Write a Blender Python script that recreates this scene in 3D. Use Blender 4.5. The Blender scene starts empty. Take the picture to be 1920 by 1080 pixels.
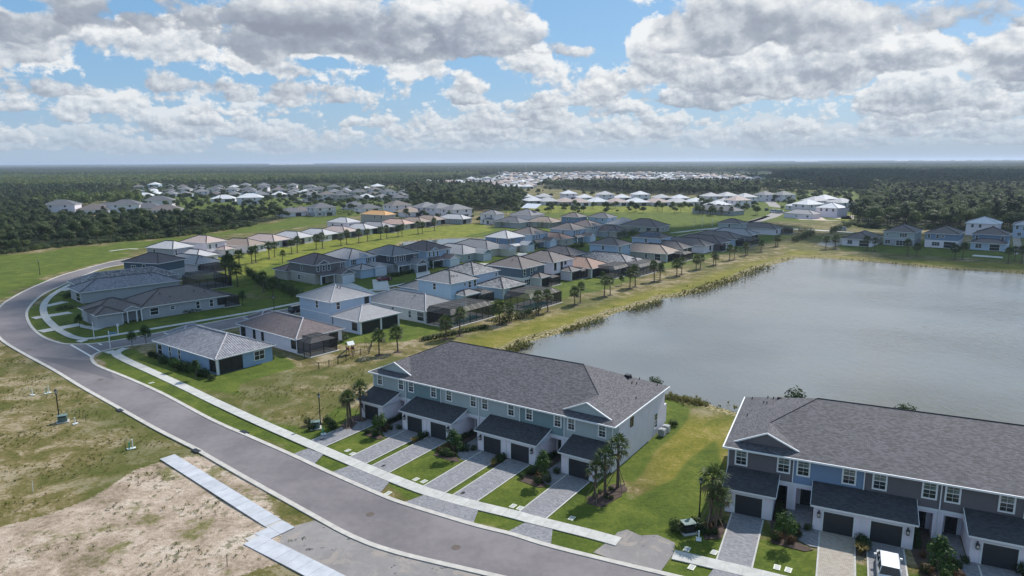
import bpy, bmesh, math, random
import numpy as np
from mathutils import Vector, Matrix, noise as mnoise
rad = math.radians
S = bpy.context.scene
C = S.collection
rnd = random.Random(7)

# ------------------------------------------------------------------ camera
CH = 35.0                      # metres above the ground
FPX = 1280.0                   # focal length in pixels of a 1920 wide frame
PITCH = math.atan(237 / 1280); ROLL = rad(0.3)
_F = Vector((0, math.cos(PITCH), -math.sin(PITCH)))
_U0 = Vector((0, math.sin(PITCH), math.cos(PITCH))); _R0 = Vector((1, 0, 0))
_R = _R0 * math.cos(ROLL) - _U0 * math.sin(ROLL); _U = _U0 * math.cos(ROLL) + _R0 * math.sin(ROLL)
cam = bpy.data.cameras.new('camera'); cam.sensor_width = 36; cam.lens = 36 * FPX / 1920
cam.clip_start = 1; cam.clip_end = 90000
camo = bpy.data.objects.new('camera', cam); C.objects.link(camo)
_m = Matrix((_R, _U, -_F)).transposed().to_4x4(); _m.translation = (0, 0, CH)
camo.matrix_world = _m
S.camera = camo


def G(px, py, z=0.0):
    """surveyed point: where the sight line of picture point (px, py) meets the level z"""
    d = _F + _R * ((px - 960) / FPX) - _U * ((py - 540) / FPX)
    t = (z - CH) / d.z
    return Vector((d.x * t, d.y * t, z))


# ------------------------------------------------------------------ sky and sun
SUN_DIR = Vector((0.61, 0.79, 0.97)).normalized()
SUN_EL = math.asin(SUN_DIR.z); SUN_AZ = math.atan2(SUN_DIR.x, SUN_DIR.y)
W = bpy.data.worlds.new('World'); S.world = W; W.use_nodes = True
WN = W.node_tree; WN.nodes.clear()


class NG:
    """tiny helper to write shader graphs"""
    def __init__(s, tree): s.t = tree
    def n(s, typ, **kw):
        nd = s.t.nodes.new(typ)
        for k, v in kw.items():
            if k.startswith('i_'):
                nd.inputs[k[2:].replace('_', ' ')].default_value = v
            else:
                setattr(nd, k, v)
        return nd
    def put(s, sock, v):
        if hasattr(v, 'links') or hasattr(v, 'is_linked'): s.t.links.new(v, sock)
        else: sock.default_value = v
    def m(s, op, a, b=None, c=None, clamp=False):
        nd = s.t.nodes.new('ShaderNodeMath'); nd.operation = op; nd.use_clamp = clamp
        s.put(nd.inputs[0], a)
        if b is not None: s.put(nd.inputs[1], b)
        if c is not None: s.put(nd.inputs[2], c)
        return nd.outputs[0]
    def xyz(s, x, y, z):
        nd = s.t.nodes.new('ShaderNodeCombineXYZ')
        for i, v in enumerate((x, y, z)): s.put(nd.inputs[i], v)
        return nd.outputs[0]
    def sep(s, v):
        nd = s.t.nodes.new('ShaderNodeSeparateXYZ'); s.put(nd.inputs[0], v); return nd.outputs
    def mr(s, v, a, b, c=0.0, d=1.0, smooth=True):
        nd = s.t.nodes.new('ShaderNodeMapRange')
        nd.interpolation_type = 'SMOOTHSTEP' if smooth else 'LINEAR'
        s.put(nd.inputs[0], v)
        for i, q in enumerate((a, b, c, d)): s.put(nd.inputs[i + 1], q)
        return nd.outputs[0]
    def mix(s, f, a, b, blend='MIX'):
        nd = s.t.nodes.new('ShaderNodeMix'); nd.data_type = 'RGBA'; nd.blend_type = blend
        s.put(nd.inputs[0], f)
        for sock, v in ((nd.inputs[6], a), (nd.inputs[7], b)):
            if isinstance(v, (tuple, list)): v = tuple(v)[:3] + (1,)
            s.put(sock, v)
        return nd.outputs[2]
    def noise(s, vec, scale, detail=3, rough=0.5, lac=2.0, dist=0.0, dims='3D'):
        nd = s.t.nodes.new('ShaderNodeTexNoise'); nd.noise_dimensions = dims
        if vec is not None: s.put(nd.inputs['Vector'], vec)
        nd.inputs['Scale'].default_value = scale; nd.inputs['Detail'].default_value = detail
        nd.inputs['Roughness'].default_value = rough; nd.inputs['Lacunarity'].default_value = lac
        nd.inputs['Distortion'].default_value = dist
        return nd.outputs[0]
    def ramp(s, v, stops):
        nd = s.t.nodes.new('ShaderNodeValToRGB'); s.put(nd.inputs[0], v)
        el = nd.color_ramp.elements
        while len(el) < len(stops): el.new(0.5)
        for e, (p, c) in zip(el, stops):
            e.position = p; e.color = tuple(c)[:3] + (1,)
        return nd.outputs[0]


def build_sky():
    g = NG(WN)
    tc = g.n('ShaderNodeTexCoord'); d = tc.outputs['Generated']
    x, y, z = g.sep(d)
    hyp = g.m('SQRT', g.m('ADD', g.m('MULTIPLY', x, x), g.m('MULTIPLY', y, y)))
    tan_el = g.m('DIVIDE', z, g.m('MAXIMUM', hyp, 0.02))
    az = g.m('ARCTAN2', x, y)
    sky = g.n('ShaderNodeTexSky'); sky.sky_type = 'NISHITA'; sky.sun_disc = False
    sky.sun_elevation = SUN_EL; sky.sun_rotation = SUN_AZ; sky.altitude = 0
    sky.air_density = 1.0; sky.dust_density = 0.6; sky.ozone_density = 2.0
    col = sky.outputs[0]
    # the cumulus field: rows of clouds one behind the other, base about 1 km up
    # openings and heavy banks of the cloud field, in azimuth and tangent of elevation
    def ang(px, py):
        q = (_F + _R * ((px - 960) / FPX) - _U * ((py - 540) / FPX)); h = math.hypot(q.x, q.y)
        return math.atan2(q.x, q.y), q.z / h
    def spot(px, py, sx, sy, amp):
        a, e = ang(px, py)
        u = g.m('MULTIPLY', g.m('SUBTRACT', az, a), FPX / sx)
        v = g.m('MULTIPLY', g.m('SUBTRACT', tan_el, e), FPX / sy)
        r2 = g.m('ADD', g.m('MULTIPLY', u, u), g.m('MULTIPLY', v, v))
        return g.m('MULTIPLY', g.m('EXPONENT', g.m('MULTIPLY', r2, -1.0)), amp)
    bias = 0.0
    for s_ in SPOTS:
        bias = g.m('ADD', spot(*s_), bias)
    dark = 0.0
    for s_ in DARKS:
        dark = g.m('ADD', spot(*s_), dark)
    def shells(lst, col):
        for (D, base, thick, size, cov, seed) in lst:       # far to near
            h = g.m('MULTIPLY', tan_el, D)
            sx = g.m('MULTIPLY', az, D)
            hh = g.m('DIVIDE', g.m('SUBTRACT', h, base), thick)     # 0 at the base, 1 at the tops
            def dens(ox, oy, det):
                v = g.xyz(g.m('MULTIPLY_ADD', sx, 1.0 / size, ox), g.m('MULTIPLY_ADD', h, 1.35 / size, oy), seed)
                return g.noise(v, 1.0, det, 0.56, 2.15)
            n0 = dens(0, 0, 9)
            n1 = dens(0.07, 0.15, 6)
            big = g.noise(g.xyz(g.m('MULTIPLY', sx, 0.30 / size), g.m('MULTIPLY', h, 0.3 / size), seed + 40), 1.0, 1)
            f = g.m('ADD', g.m('ADD', n0, g.m('MULTIPLY', g.m('SUBTRACT', big, 0.5), 0.9)), cov + 0.014)
            f = g.m('ADD', f, bias)
            # narrower towards the top, cut flat (but not ruled) at the base
            f = g.m('SUBTRACT', f, g.m('MULTIPLY', g.m('POWER', g.m('MAXIMUM', hh, 0.0), 1.6), 0.34))
            f = g.m('SUBTRACT', f, g.m('MULTIPLY', g.m('MAXIMUM', g.m('MULTIPLY', hh, -1.0), 0.0), 1.4))
            a = g.mr(f, 0.49, 0.565)
            # light: bright where the puff faces up and to the right, grey underneath
            emb = g.m('MULTIPLY', g.m('SUBTRACT', n0, n1), 2.9)
            lum = g.m('ADD', g.m('ADD', 0.545, g.m('MULTIPLY', hh, 0.80)), emb)
            core = g.mr(f, 0.60, 0.92)
            lum = g.m('SUBTRACT', lum, g.m('MULTIPLY', core, 0.20))
            lum = g.m('SUBTRACT', lum, dark)
            lum = g.m('MINIMUM', g.m('MAXIMUM', lum, 0.0), 1.0)
            cc = g.ramp(lum, CLOUD_RAMP)
            # distance: the farthest rows sink into the haze
            fade = min(0.62, D / 75000.0)
            cc = g.mix(fade, cc, HAZE_COL)
            a = g.m('MULTIPLY', a, 1.0 - 0.35 * fade)
            col = g.mix(a, col, cc)
        return col
    # horizon veil
    veil = g.m('EXPONENT', g.m('MULTIPLY', g.m('MAXIMUM', tan_el, 0.0), -16.0))
    col = g.mix(0.6, col, SKY_TINT, 'MIX')
    col = g.mix(g.m('MULTIPLY', veil, 0.9), col, HAZE_COL)
    col = shells(SHELLS, col)
    # overhead the same field seen from below
    inv = g.m('DIVIDE', 1.0, g.m('MAXIMUM', z, 0.12))
    top = g.noise(g.xyz(g.m('MULTIPLY', x, inv), g.m('MULTIPLY', y, inv), 3.3), 1.3, 6, 0.55)
    ta = g.m('MULTIPLY', g.mr(top, 0.47, 0.60), g.mr(tan_el, 0.45, 0.75))
    tl = g.ramp(g.mr(top, 0.50, 0.80, 0.95, 0.45), CLOUD_RAMP)
    col = g.mix(ta, col, tl)
    bg = g.n('ShaderNodeBackground'); bg.inputs['Strength'].default_value = SKY_STRENGTH
    g.put(bg.inputs['Color'], col)
    out = g.n('ShaderNodeOutputWorld'); WN.links.new(bg.outputs[0], out.inputs[0])


SKY_STRENGTH = 0.10
HAZE_D = 0.0001
_k = 1 / SKY_STRENGTH
CLOUD_RAMP = [(0.0, (.27 * _k, .30 * _k, .37 * _k)), (0.35, (.37 * _k, .41 * _k, .48 * _k)), (0.62, (.60 * _k, .635 * _k, .68 * _k)), (0.95, (.93 * _k, .93 * _k, .92 * _k))]
HAZE_COL = (.43 * _k, .53 * _k, .64 * _k)
SKY_TINT = (.17 * _k, .44 * _k, .78 * _k)
# px, py, radius x, radius y, amount
SPOTS = [(600, 40, 520, 60, .22), (60, 100, 180, 60, .14), (470, 118, 60, 25, .16), (750, 115, 120, 30, .12), (350, 125, 90, 20, -.20), (590, 118, 60, 14, -.25), (885, 100, 45, 30, -.20), (1095, 45, 60, 45, -.34), (1170, 60, 30, 60, -.15), (1440, 80, 40, 30, -.15), (20, 10, 40, 14, -.3), (250, 8, 30, 10, -.2), (100, 140, 90, 14, -.20),
         (1310, 90, 130, 60, .20), (1150, 165, 70, 28, .12), (1040, 120, 60, 40, .06), (1500, 30, 240, 40, .10), (1650, 90, 260, 45, .14), (1400, 118, 50, 26, -.22), (1250, 165, 60, 22, -.22), (1720, 142, 90, 14, -.22), (1000, 160, 60, 20, -.12), (540, 150, 160, 14, -.16), (1420, 155, 180, 24, .10)]
DARKS = [(450, 55, 330, 42, .34), (700, 50, 200, 40, .20), (1290, 118, 90, 18, .14), (1640, 112, 120, 16, .14), (1880, 45, 130, 26, .20), (735, 105, 70, 20, .12), (60, 75, 120, 20, .08)]
SHELLS = [(60000, 1100, 2400, 2200, .07, 91.3), (44000, 1000, 2000, 1800, .06, 71.7), (33000, 1000, 1700, 1400, .05, 61.1), (25000, 950, 1450, 1150, .045, 51.9), (19000, 950, 1250, 980, .04, 41.2),
          (14500, 920, 1100, 820, .035, 36.4), (11000, 900, 950, 700, .025, 31.4), (8500, 850, 850, 620, .01, 21.6), (6200, 930, 850, 600, -.015, 11.8), (4300, 720, 850, 540, -.045, 5.5)]
build_sky()

sl = bpy.data.lights.new('sun', 'SUN'); sl.energy = 5.0; sl.angle = rad(0.55); sl.color = (1.0, 0.955, 0.89)
so = bpy.data.objects.new('sun', sl); C.objects.link(so)
so.rotation_euler = SUN_DIR.to_track_quat('Z', 'Y').to_euler()
so.location = (0, 0, 300)
S.view_settings.view_transform = 'Standard'; S.view_settings.look = 'None'
S.view_settings.exposure = 0.06; S.view_settings.gamma = 1.0
S.cycles.max_bounces = 6; S.cycles.diffuse_bounces = 3; S.cycles.glossy_bounces = 3; S.cycles.transparent_max_bounces = 12

# ------------------------------------------------------------------ materials
def principled(name):
    m = bpy.data.materials.new(name); m.use_nodes = True
    nt = m.node_tree; b = nt.nodes['Principled BSDF']; return m, NG(nt), b


def lin(c):
    """sRGB 0..255 to linear"""
    return tuple((v / 255 / 12.92) if v <= 10 else ((v / 255 + .055) / 1.055) ** 2.4 for v in c)


def mat(name, col, rough=0.8, var=0.08, scale=1.5, bump=0.0, bscale=20, metal=0.0, objvar=0.0, coord='Object'):
    m, g, b = principled(name)
    tc = g.n('ShaderNodeTexCoord').outputs[coord]
    n = g.noise(tc, scale, 4, 0.6)
    f = g.mr(n, 0.3, 0.7, 1 - var, 1 + var, smooth=False)
    if objvar:
        oi = g.n('ShaderNodeObjectInfo').outputs['Random']
        f = g.m('MULTIPLY', f, g.m('MULTIPLY_ADD', oi, 2 * objvar, 1 - objvar))
    c = g.mix(1.0, tuple(col) + (1,), g.xyz(f, f, f), 'MULTIPLY')
    g.put(b.inputs['Base Color'], c)
    b.inputs['Roughness'].default_value = rough; b.inputs['Metallic'].default_value = metal
    if bump:
        bn = g.n('ShaderNodeBump'); bn.inputs['Strength'].default_value = bump; bn.inputs['Distance'].default_value = 0.02
        g.put(bn.inputs['Height'], g.noise(tc, bscale, 3)); g.put(b.inputs['Normal'], bn.outputs[0])
    return m


def roof_mat(name, col, col2, kind='tile', contrast=0.5, tw=0.33, th=0.36):
    """tiles or shingles laid along the slope: u runs along the eave, v up the slope (metres)"""
    m, g, b = principled(name)
    uv = g.n('ShaderNodeUVMap').outputs[0]
    br = g.n('ShaderNodeTexBrick'); g.put(br.inputs['Vector'], uv)
    br.inputs['Scale'].default_value = 1.0; br.inputs['Brick Width'].default_value = tw; br.inputs['Row Height'].default_value = th
    br.inputs['Mortar Size'].default_value = 0.012; br.inputs['Mortar Smooth'].default_value = 0.4; br.offset = 0.5
    br.inputs['Color1'].default_value = (0, 0, 0, 1); br.inputs['Color2'].default_value = (1, 1, 1, 1)
    br.inputs['Mortar'].default_value = (0.2, 0.2, 0.2, 1); br.inputs['Bias'].default_value = 0.0
    t = g.sep(br.outputs['Color'])[0]
    n = g.noise(g.n('ShaderNodeTexCoord').outputs['Object'], 0.35, 3, 0.6)
    c = g.mix(g.m('MULTIPLY', t, contrast), tuple(col), tuple(col2))
    c = g.mix(g.mr(n, .3, .7, 0, .22, False), c, tuple(v * 0.6 for v in col))
    c = g.mix(g.m('MULTIPLY', br.outputs['Fac'], .7), c, tuple(v * 0.35 for v in col))
    g.put(b.inputs['Base Color'], c); b.inputs['Roughness'].default_value = 0.8
    # relief: curved tile rows or flat laps
    u, v, _ = g.sep(uv)
    if kind == 'barrel':
        w = g.m('ABSOLUTE', g.m('SINE', g.m('MULTIPLY', u, math.pi / tw)))
        h = g.m('ADD', g.m('MULTIPLY', w, 0.09), g.m('MULTIPLY', g.m('FRACT', g.m('DIVIDE', v, th)), -0.03))
    else:
        h = g.m('ADD', g.m('MULTIPLY', g.m('FRACT', g.m('DIVIDE', v, th)), -0.04), g.m('MULTIPLY', t, 0.01))
    bn = g.n('ShaderNodeBump'); bn.inputs['Strength'].default_value = 1.0; bn.inputs['Distance'].default_value = 1.0 if kind == 'barrel' else .6
    g.put(bn.inputs['Height'], h); g.put(b.inputs['Normal'], bn.outputs[0])
    return m


def foliage_mat(name, c1, c2, c3=None, scale=1.2, objvar=.25):
    m, g, b = principled(name)
    geo = g.n('ShaderNodeTexCoord').outputs['Object']
    n = g.noise(geo, scale, 4, 0.65)
    c = g.mix(g.mr(n, .35, .65), tuple(c1), tuple(c2))
    if c3:
        n2 = g.noise(geo, scale * 5, 2, 0.5)
        c = g.mix(g.mr(n2, .55, .75), c, tuple(c3))
    oi = g.n('ShaderNodeObjectInfo').outputs['Random']
    f = g.m('MULTIPLY_ADD', oi, 2 * objvar, 1 - objvar)
    f2 = g.m('MULTIPLY_ADD', oi, 1.0 * objvar, 1 - .5 * objvar)
    c = g.mix(1.0, c, g.xyz(f, f2, f2), 'MULTIPLY')
    g.put(b.inputs['Base Color'], c)
    b.inputs['Roughness'].default_value = 0.6
    b.inputs['Specular IOR Level'].default_value = 0.25
    # light through the leaves
    tr = g.n('ShaderNodeBsdfTranslucent'); g.put(tr.inputs[0], c)
    ms = g.n('ShaderNodeMixShader'); ms.inputs[0].default_value = 0.3
    nt = m.node_tree
    nt.links.new(b.outputs[0], ms.inputs[1]); nt.links.new(tr.outputs[0], ms.inputs[2])
    nt.links.new(ms.outputs[0], nt.nodes['Material Output'].inputs[0])
    return m


def glass_mat(name, col, rough=0.08):
    m, g, b = principled(name)
    tc = g.n('ShaderNodeTexCoord').outputs['Object']
    n = g.noise(tc, 1.3, 2)
    g.put(b.inputs['Base Color'], g.mix(g.mr(n, .4, .6, 0, 1), tuple(col), tuple(v * 1.8 for v in col)))
    b.inputs['Roughness'].default_value = rough; b.inputs['IOR'].default_value = 1.5
    return m


def screen_mat(name, col, opac):
    m, g, b = principled(name)
    b.inputs['Base Color'].default_value = tuple(col) + (1,); b.inputs['Roughness'].default_value = .7
    b.inputs['Alpha'].default_value = opac
    return m


WHITE = mat('white_trim', (.72, .73, .74), .6, .04)
CONC = mat('concrete', (.46, .45, .42), .9, .14, 1.2, .3, 40, objvar=.07)
CONC2 = mat('new_concrete', (.45, .46, .49), .85, .12, .8, .2, 40, objvar=.06)
KERBM = mat('kerb_concrete', (.47, .44, .40), .9, .16, 1.0, .3, 30)
DARKM = mat('dark_metal', (.012, .013, .015), .45, .05)
BARK = mat('bark', (.09, .072, .055), .95, .35, 6, .6, 30)
PBARK = mat('palm_bark', (.105, .075, .055), .95, .3, 5, .8, 25)
GLASS = glass_mat('window_glass', (.018, .024, .028))
GLASSB = glass_mat('window_glass_with_blinds', (.10, .13, .12), .15)
GDOOR = mat('garage_door_paint', (.022, .026, .032), .5, .05)
WDOOR = mat('white_door_paint', (.60, .63, .68), .5, .03)
SCREEN = screen_mat('insect_screen', (.018, .017, .019), .70)
RIDGE = mat('ridge_tile', (.035, .03, .033), .85, .2)
RIDGEL = mat('pale_ridge_tile', (.36, .35, .37), .85, .15)
MULCH = mat('mulch', (.07, .045, .035), .95, .4, 5, .8, 30)
GREENBOX = mat('green_steel', (.10, .15, .13), .5, .06)
PVC = mat('white_pvc', (.65, .68, .66), .5, .03)
GPVC = mat('green_pvc', (.05, .32, .20), .5, .03)
SOLAR = glass_mat('solar_panel', (.012, .014, .03), .12)
POOLW = glass_mat('pool_water', (.03, .20, .22), .05)
DIRTY = mat('pale_stone', (.45, .44, .42), .9, .2, 4)


# ------------------------------------------------------------------ mesh helper
class MB:
    def __init__(s): s.v = []; s.f = []; s.uv = []; s.mi = []
    def q(s, pts, mi=0, uv=None):
        i = len(s.v); s.v.extend([tuple(p) for p in pts]); s.f.append(tuple(range(i, i + len(pts)))); s.mi.append(mi)
        s.uv.append(uv if uv else [(0, 0)] * len(pts))
    def box(s, x0, y0, z0, x1, y1, z1, mi=0):
        if x0 > x1: x0, x1 = x1, x0
        if y0 > y1: y0, y1 = y1, y0
        if z0 > z1: z0, z1 = z1, z0
        i = len(s.v)
        s.v += [(x0, y0, z0), (x1, y0, z0), (x1, y1, z0), (x0, y1, z0), (x0, y0, z1), (x1, y0, z1), (x1, y1, z1), (x0, y1, z1)]
        for f in ((0, 3, 2, 1), (4, 5, 6, 7), (0, 1, 5, 4), (1, 2, 6, 5), (2, 3, 7, 6), (3, 0, 4, 7)):
            s.f.append(tuple(i + k for k in f)); s.mi.append(mi); s.uv.append([(0, 0)] * 4)
    def tube(s, a, b, r0, r1=None, n=6, mi=0, cap=True):
        a = Vector(a); b = Vector(b); r1 = r0 if r1 is None else r1
        d = (b - a).normalized(); u = d.orthogonal().normalized(); w = d.cross(u)
        i = len(s.v)
        for p, r in ((a, r0), (b, r1)):
            for k in range(n):
                t = 2 * math.pi * k / n
                s.v.append(tuple(p + u * (math.cos(t) * r) + w * (math.sin(t) * r)))
        for k in range(n):
            k2 = (k + 1) % n
            s.f.append((i + k, i + k2, i + n + k2, i + n + k)); s.mi.append(mi); s.uv.append([(0, 0)] * 4)
        if cap:
            s.f.append(tuple(i + n + k for k in range(n))); s.mi.append(mi); s.uv.append([(0, 0)] * n)
            s.f.append(tuple(i + k for k in reversed(range(n)))); s.mi.append(mi); s.uv.append([(0, 0)] * n)
    def lathe(s, prof, n=12, mi=0, c=(0, 0)):
        i = len(s.v)
        for r, z in prof:
            for k in range(n):
                t = 2 * math.pi * k / n; s.v.append((c[0] + r * math.cos(t), c[1] + r * math.sin(t), z))
        for j in range(len(prof) - 1):
            for k in range(n):
                k2 = (k + 1) % n
                s.f.append((i + j * n + k, i + j * n + k2, i + (j + 1) * n + k2, i + (j + 1) * n + k)); s.mi.append(mi); s.uv.append([(0, 0)] * 4)
    def mesh(s, name, mats, smooth=False):
        me = bpy.data.meshes.new(name); me.from_pydata(s.v, [], s.f)
        if not isinstance(mats, (list, tuple)): mats = [mats]
        for m in mats: me.materials.append(m)
        if len(mats) > 1: me.polygons.foreach_set('material_index', s.mi)
        ul = me.uv_layers.new(name='UVMap')
        ul.data.foreach_set('uv', [c for f in s.uv for p in f for c in p])
        if smooth: me.polygons.foreach_set('use_smooth', [True] * len(s.f))
        me.update(); return me
    def build(s, name, mats, parent=None, mw=None, smooth=False, **kw):
        return link(name, s.mesh(name, mats, smooth), parent, mw, **kw)


def link(name, me, parent=None, mw=None, **kw):
    o = bpy.data.objects.new(name, me); C.objects.link(o)
    if parent: o.parent = parent
    if mw is not None: o.matrix_basis = mw
    for k, v in kw.items(): o[k] = v
    return o


def thing(name, label, cat, loc=(0, 0, 0), rz=0.0, group=None, me=None):
    o = bpy.data.objects.new(name, me); C.objects.link(o)
    o.location = loc; o.rotation_euler = (0, 0, rz); o['label'] = label; o['category'] = cat
    if group: o['group'] = group
    return o


def children(o): return KIDS.get(o.name, [])


def T(x, y, z, rz=0, s=1):
    return Matrix.Translation((x, y, z)) @ Matrix.Rotation(rz, 4, 'Z') @ Matrix.Diagonal((s, s, s, 1))


def np_mesh(name, V, Fq, mats, mi=None, smooth=False):
    """quick mesh from numpy vertex and quad/tri arrays"""
    me = bpy.data.meshes.new(name); n = len(Fq); k = Fq.shape[1]
    me.vertices.add(len(V)); me.vertices.foreach_set('co', V.astype(np.float32).ravel())
    me.loops.add(n * k); me.loops.foreach_set('vertex_index', Fq.astype(np.int32).ravel())
    me.polygons.add(n); me.polygons.foreach_set('loop_start', np.arange(0, n * k, k, dtype=np.int32))
    me.polygons.foreach_set('loop_total', np.full(n, k, dtype=np.int32))
    for m in (mats if isinstance(mats, (list, tuple)) else [mats]): me.materials.append(m)
    if mi is not None: me.polygons.foreach_set('material_index', mi.astype(np.int32))
    if smooth: me.polygons.foreach_set('use_smooth', np.ones(n, dtype=bool))
    me.update(calc_edges=True); return me


# ------------------------------------------------------------------ curves on the ground
def smooth_path(pts, step=1.0):
    """Catmull-Rom through the points, resampled evenly"""
    P = [Vector((p[0], p[1])) for p in pts]
    P = [P[0] * 2 - P[1]] + P + [P[-1] * 2 - P[-2]]
    out = []
    for i in range(1, len(P) - 2):
        a, b, c, d = P[i - 1:i + 3]; n = max(2, int((c - b).length / (step * .25)))
        for k in range(n):
            t = k / n
            out.append(.5 * ((2 * b) + (c - a) * t + (2 * a - 5 * b + 4 * c - d) * t * t + (3 * b - a - 3 * c + d) * t ** 3))
    out.append(P[-2])
    res = [out[0]]; acc = 0
    for a, b in zip(out, out[1:]):
        L = (b - a).length
        while acc + L >= step:
            f = (step - acc) / L; a = a + (b - a) * f; res.append(a); L = (b - a).length; acc = 0
        acc += L
    if (res[-1] - out[-1]).length > step * .3: res.append(out[-1])
    return res


def normals(P):
    N = []
    for i in range(len(P)):
        a = P[max(0, i - 1)]; b = P[min(len(P) - 1, i + 1)]; d = (b - a).normalized(); N.append(Vector((-d.y, d.x)))
    return N


def gp(pts, z=0.0): return [G(x, y, z).xy for x, y in pts]


def in_poly(X, Y, poly):
    inside = np.zeros(X.shape, bool); n = len(poly)
    for i in range(n):
        x0, y0 = poly[i]; x1, y1 = poly[(i + 1) % n]
        if y0 == y1: continue
        c = ((Y < y0) != (Y < y1)) & (X < (x1 - x0) * (Y - y0) / (y1 - y0) + x0)
        inside ^= c
    return inside


def dist_poly(X, Y, poly, closed=True):
    D = np.full(X.shape, 1e9); n = len(poly)
    for i in range(n if closed else n - 1):
        x0, y0 = poly[i]; x1, y1 = poly[(i + 1) % n]
        dx, dy = x1 - x0, y1 - y0; L = dx * dx + dy * dy + 1e-9
        t = np.clip(((X - x0) * dx + (Y - y0) * dy) / L, 0, 1)
        D = np.minimum(D, np.hypot(X - x0 - t * dx, Y - y0 - t * dy))
    return D


def sdf(X, Y, poly):
    """signed distance, positive inside"""
    d = dist_poly(X, Y, poly); return np.where(in_poly(X, Y, poly), d, -d)

# ================================================================== THE SETTING
LAKE_Z = -0.45
shore = [(900, 676), (930, 664), (957, 659), (969, 654), (992, 641), (1015, 635), (1060, 623), (1095, 613), (1107, 602), (1132, 597), (1157, 586), (1182, 581), (1207, 572), (1232, 567), (1240, 560), (1280, 556), (1330, 543), (1375, 528),
         (1400, 514), (1430, 502), (1462, 493), (1495, 484), (1549, 485), (1630, 491), (1712, 499), (1793, 506), (1860, 510), (1920, 514), (2080, 524), (2380, 545)]
near = [(2600, 1000), (1900, 820), (1700, 795), (1560, 785), (1440, 778), (1380, 773), (1340, 762), (1320, 755), (1290, 750), (1253, 741), (1100, 705), (960, 684)]
LAKE = [tuple(v) for v in gp(shore, LAKE_Z)] + [tuple(v) for v in gp(near, LAKE_Z)]
# small ponds of the neighbourhood
POND2 = [tuple(v) for v in gp([(760, 452), (800, 449), (840, 446), (880, 445), (940, 447), (985, 449), (985, 456), (900, 458), (800, 461), (745, 462)])]
POND3 = [tuple(v) for v in gp([(560, 372), (600, 370), (640, 369), (650, 373), (600, 377), (550, 378)])]

outer = [(330, 468), (270, 480), (212, 490), (150, 506), (112, 517), (75, 532), (42, 547), (15, 562), (0, 573), (-16, 592), (-14, 615), (0, 638), (41, 664), (96, 694), (149, 726.6), (216.6, 765), (289, 806), (366, 845), (373, 849.7), (456, 898), (575, 965), (653, 1007.5), (737.5, 1038.8), (900, 1078), (1100, 1124), (1400, 1190)]
inner_a = [(345, 476), (285, 489), (228, 497), (190, 505), (160, 517), (138, 526), (110, 539), (85, 551), (65, 567), (53, 586), (59, 608), (80, 629), (112, 642), (140, 645), (200, 641), (322, 619), (460, 592.5), (562, 575), (650, 559), (740, 543), (860, 521), (1000, 494), (1100, 474), (1200, 456), (1300, 437), (1400, 417)]
inner_b = [(1420, 420), (1310, 443), (1200, 464), (1100, 482), (1000, 500), (860, 528), (740, 551), (650, 570), (560, 588), (460, 611), (330, 637), (240, 650), (207, 656), (188, 661), (176, 669), (178, 678), (190, 687), (240, 707), (307, 736.7), (399.5, 785.6), (480, 821), (549.4, 851.4), (624.4, 886), (710.6, 923.6), (757.8, 941.7), (885.6, 980.6), (960, 999), (1028, 1020), (1140, 1048), (1245, 1073), (1400, 1110), (1600, 1155)]
walk_b = [(1160, 1017), (1110, 1003), (1000, 975.5), (960, 964.5), (891, 948), (805, 924), (738, 899), (668, 870.5), (603, 843), (561, 825), (480, 789.5), (399, 752), (350, 728), (292, 701), (235, 675), (218, 664.5), (222, 659), (236, 653)]
walk_t2 = [(1262, 1041), (1340, 1059), (1400, 1073), (1500, 1097), (1640, 1128)]
walk_c = [(900, 508), (740, 536), (650, 553), (562, 568), (470, 586), (325, 610.5), (225, 627), (165, 635.5), (140, 633), (122, 625.5), (105, 615), (85, 594), (82, 573), (95, 556), (118, 541), (140, 530), (170, 518)]
P_outer = smooth_path(gp(outer), 1.0); P_ia = smooth_path(gp(inner_a), 1.0); P_ib = smooth_path(gp(inner_b), 1.0)

# ---- the ground sheet: fine near the camera, coarse towards the horizon
def axis(a, b, step, far, grow=1.17):
    c = list(np.arange(a, b + .01, step)); s = step
    lo = []; p = a
    while p > -far: s *= grow; p -= s; lo.append(p)
    hi = []; p = c[-1]; s = step
    while p < far: s *= grow; p += s; hi.append(p)
    return np.array(lo[::-1] + c + hi)


gx = axis(-110, 215, 1.3, 45000); gy = axis(34, 320, 1.3, 45000)
X, Y = np.meshgrid(gx, gy)
dl = sdf(X, Y, LAKE)
d2 = sdf(X, Y, POND2); d3 = sdf(X, Y, POND3)
Z = np.zeros_like(X)
for d_ in (dl, d2, d3):
    Z = np.minimum(Z, np.where(d_ > -2.2, np.clip(-(d_ + 2.2) * 0.2, -2.2, 0), 0))


def sm(d, a, b):
    t = np.clip((d - a) / (b - a), 0, 1); return t * t * (3 - 2 * t)


def fld(seed, s):
    """cheap smooth noise on the grid"""
    r = np.random.RandomState(seed); out = np.zeros_like(X)
    for k in range(10):
        a = r.uniform(0, 6.28); f = s * r.uniform(.5, 2.2); out += np.sin((X * math.cos(a) + Y * math.sin(a)) * f + r.uniform(0, 6.28))
    return out / 3.2


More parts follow.
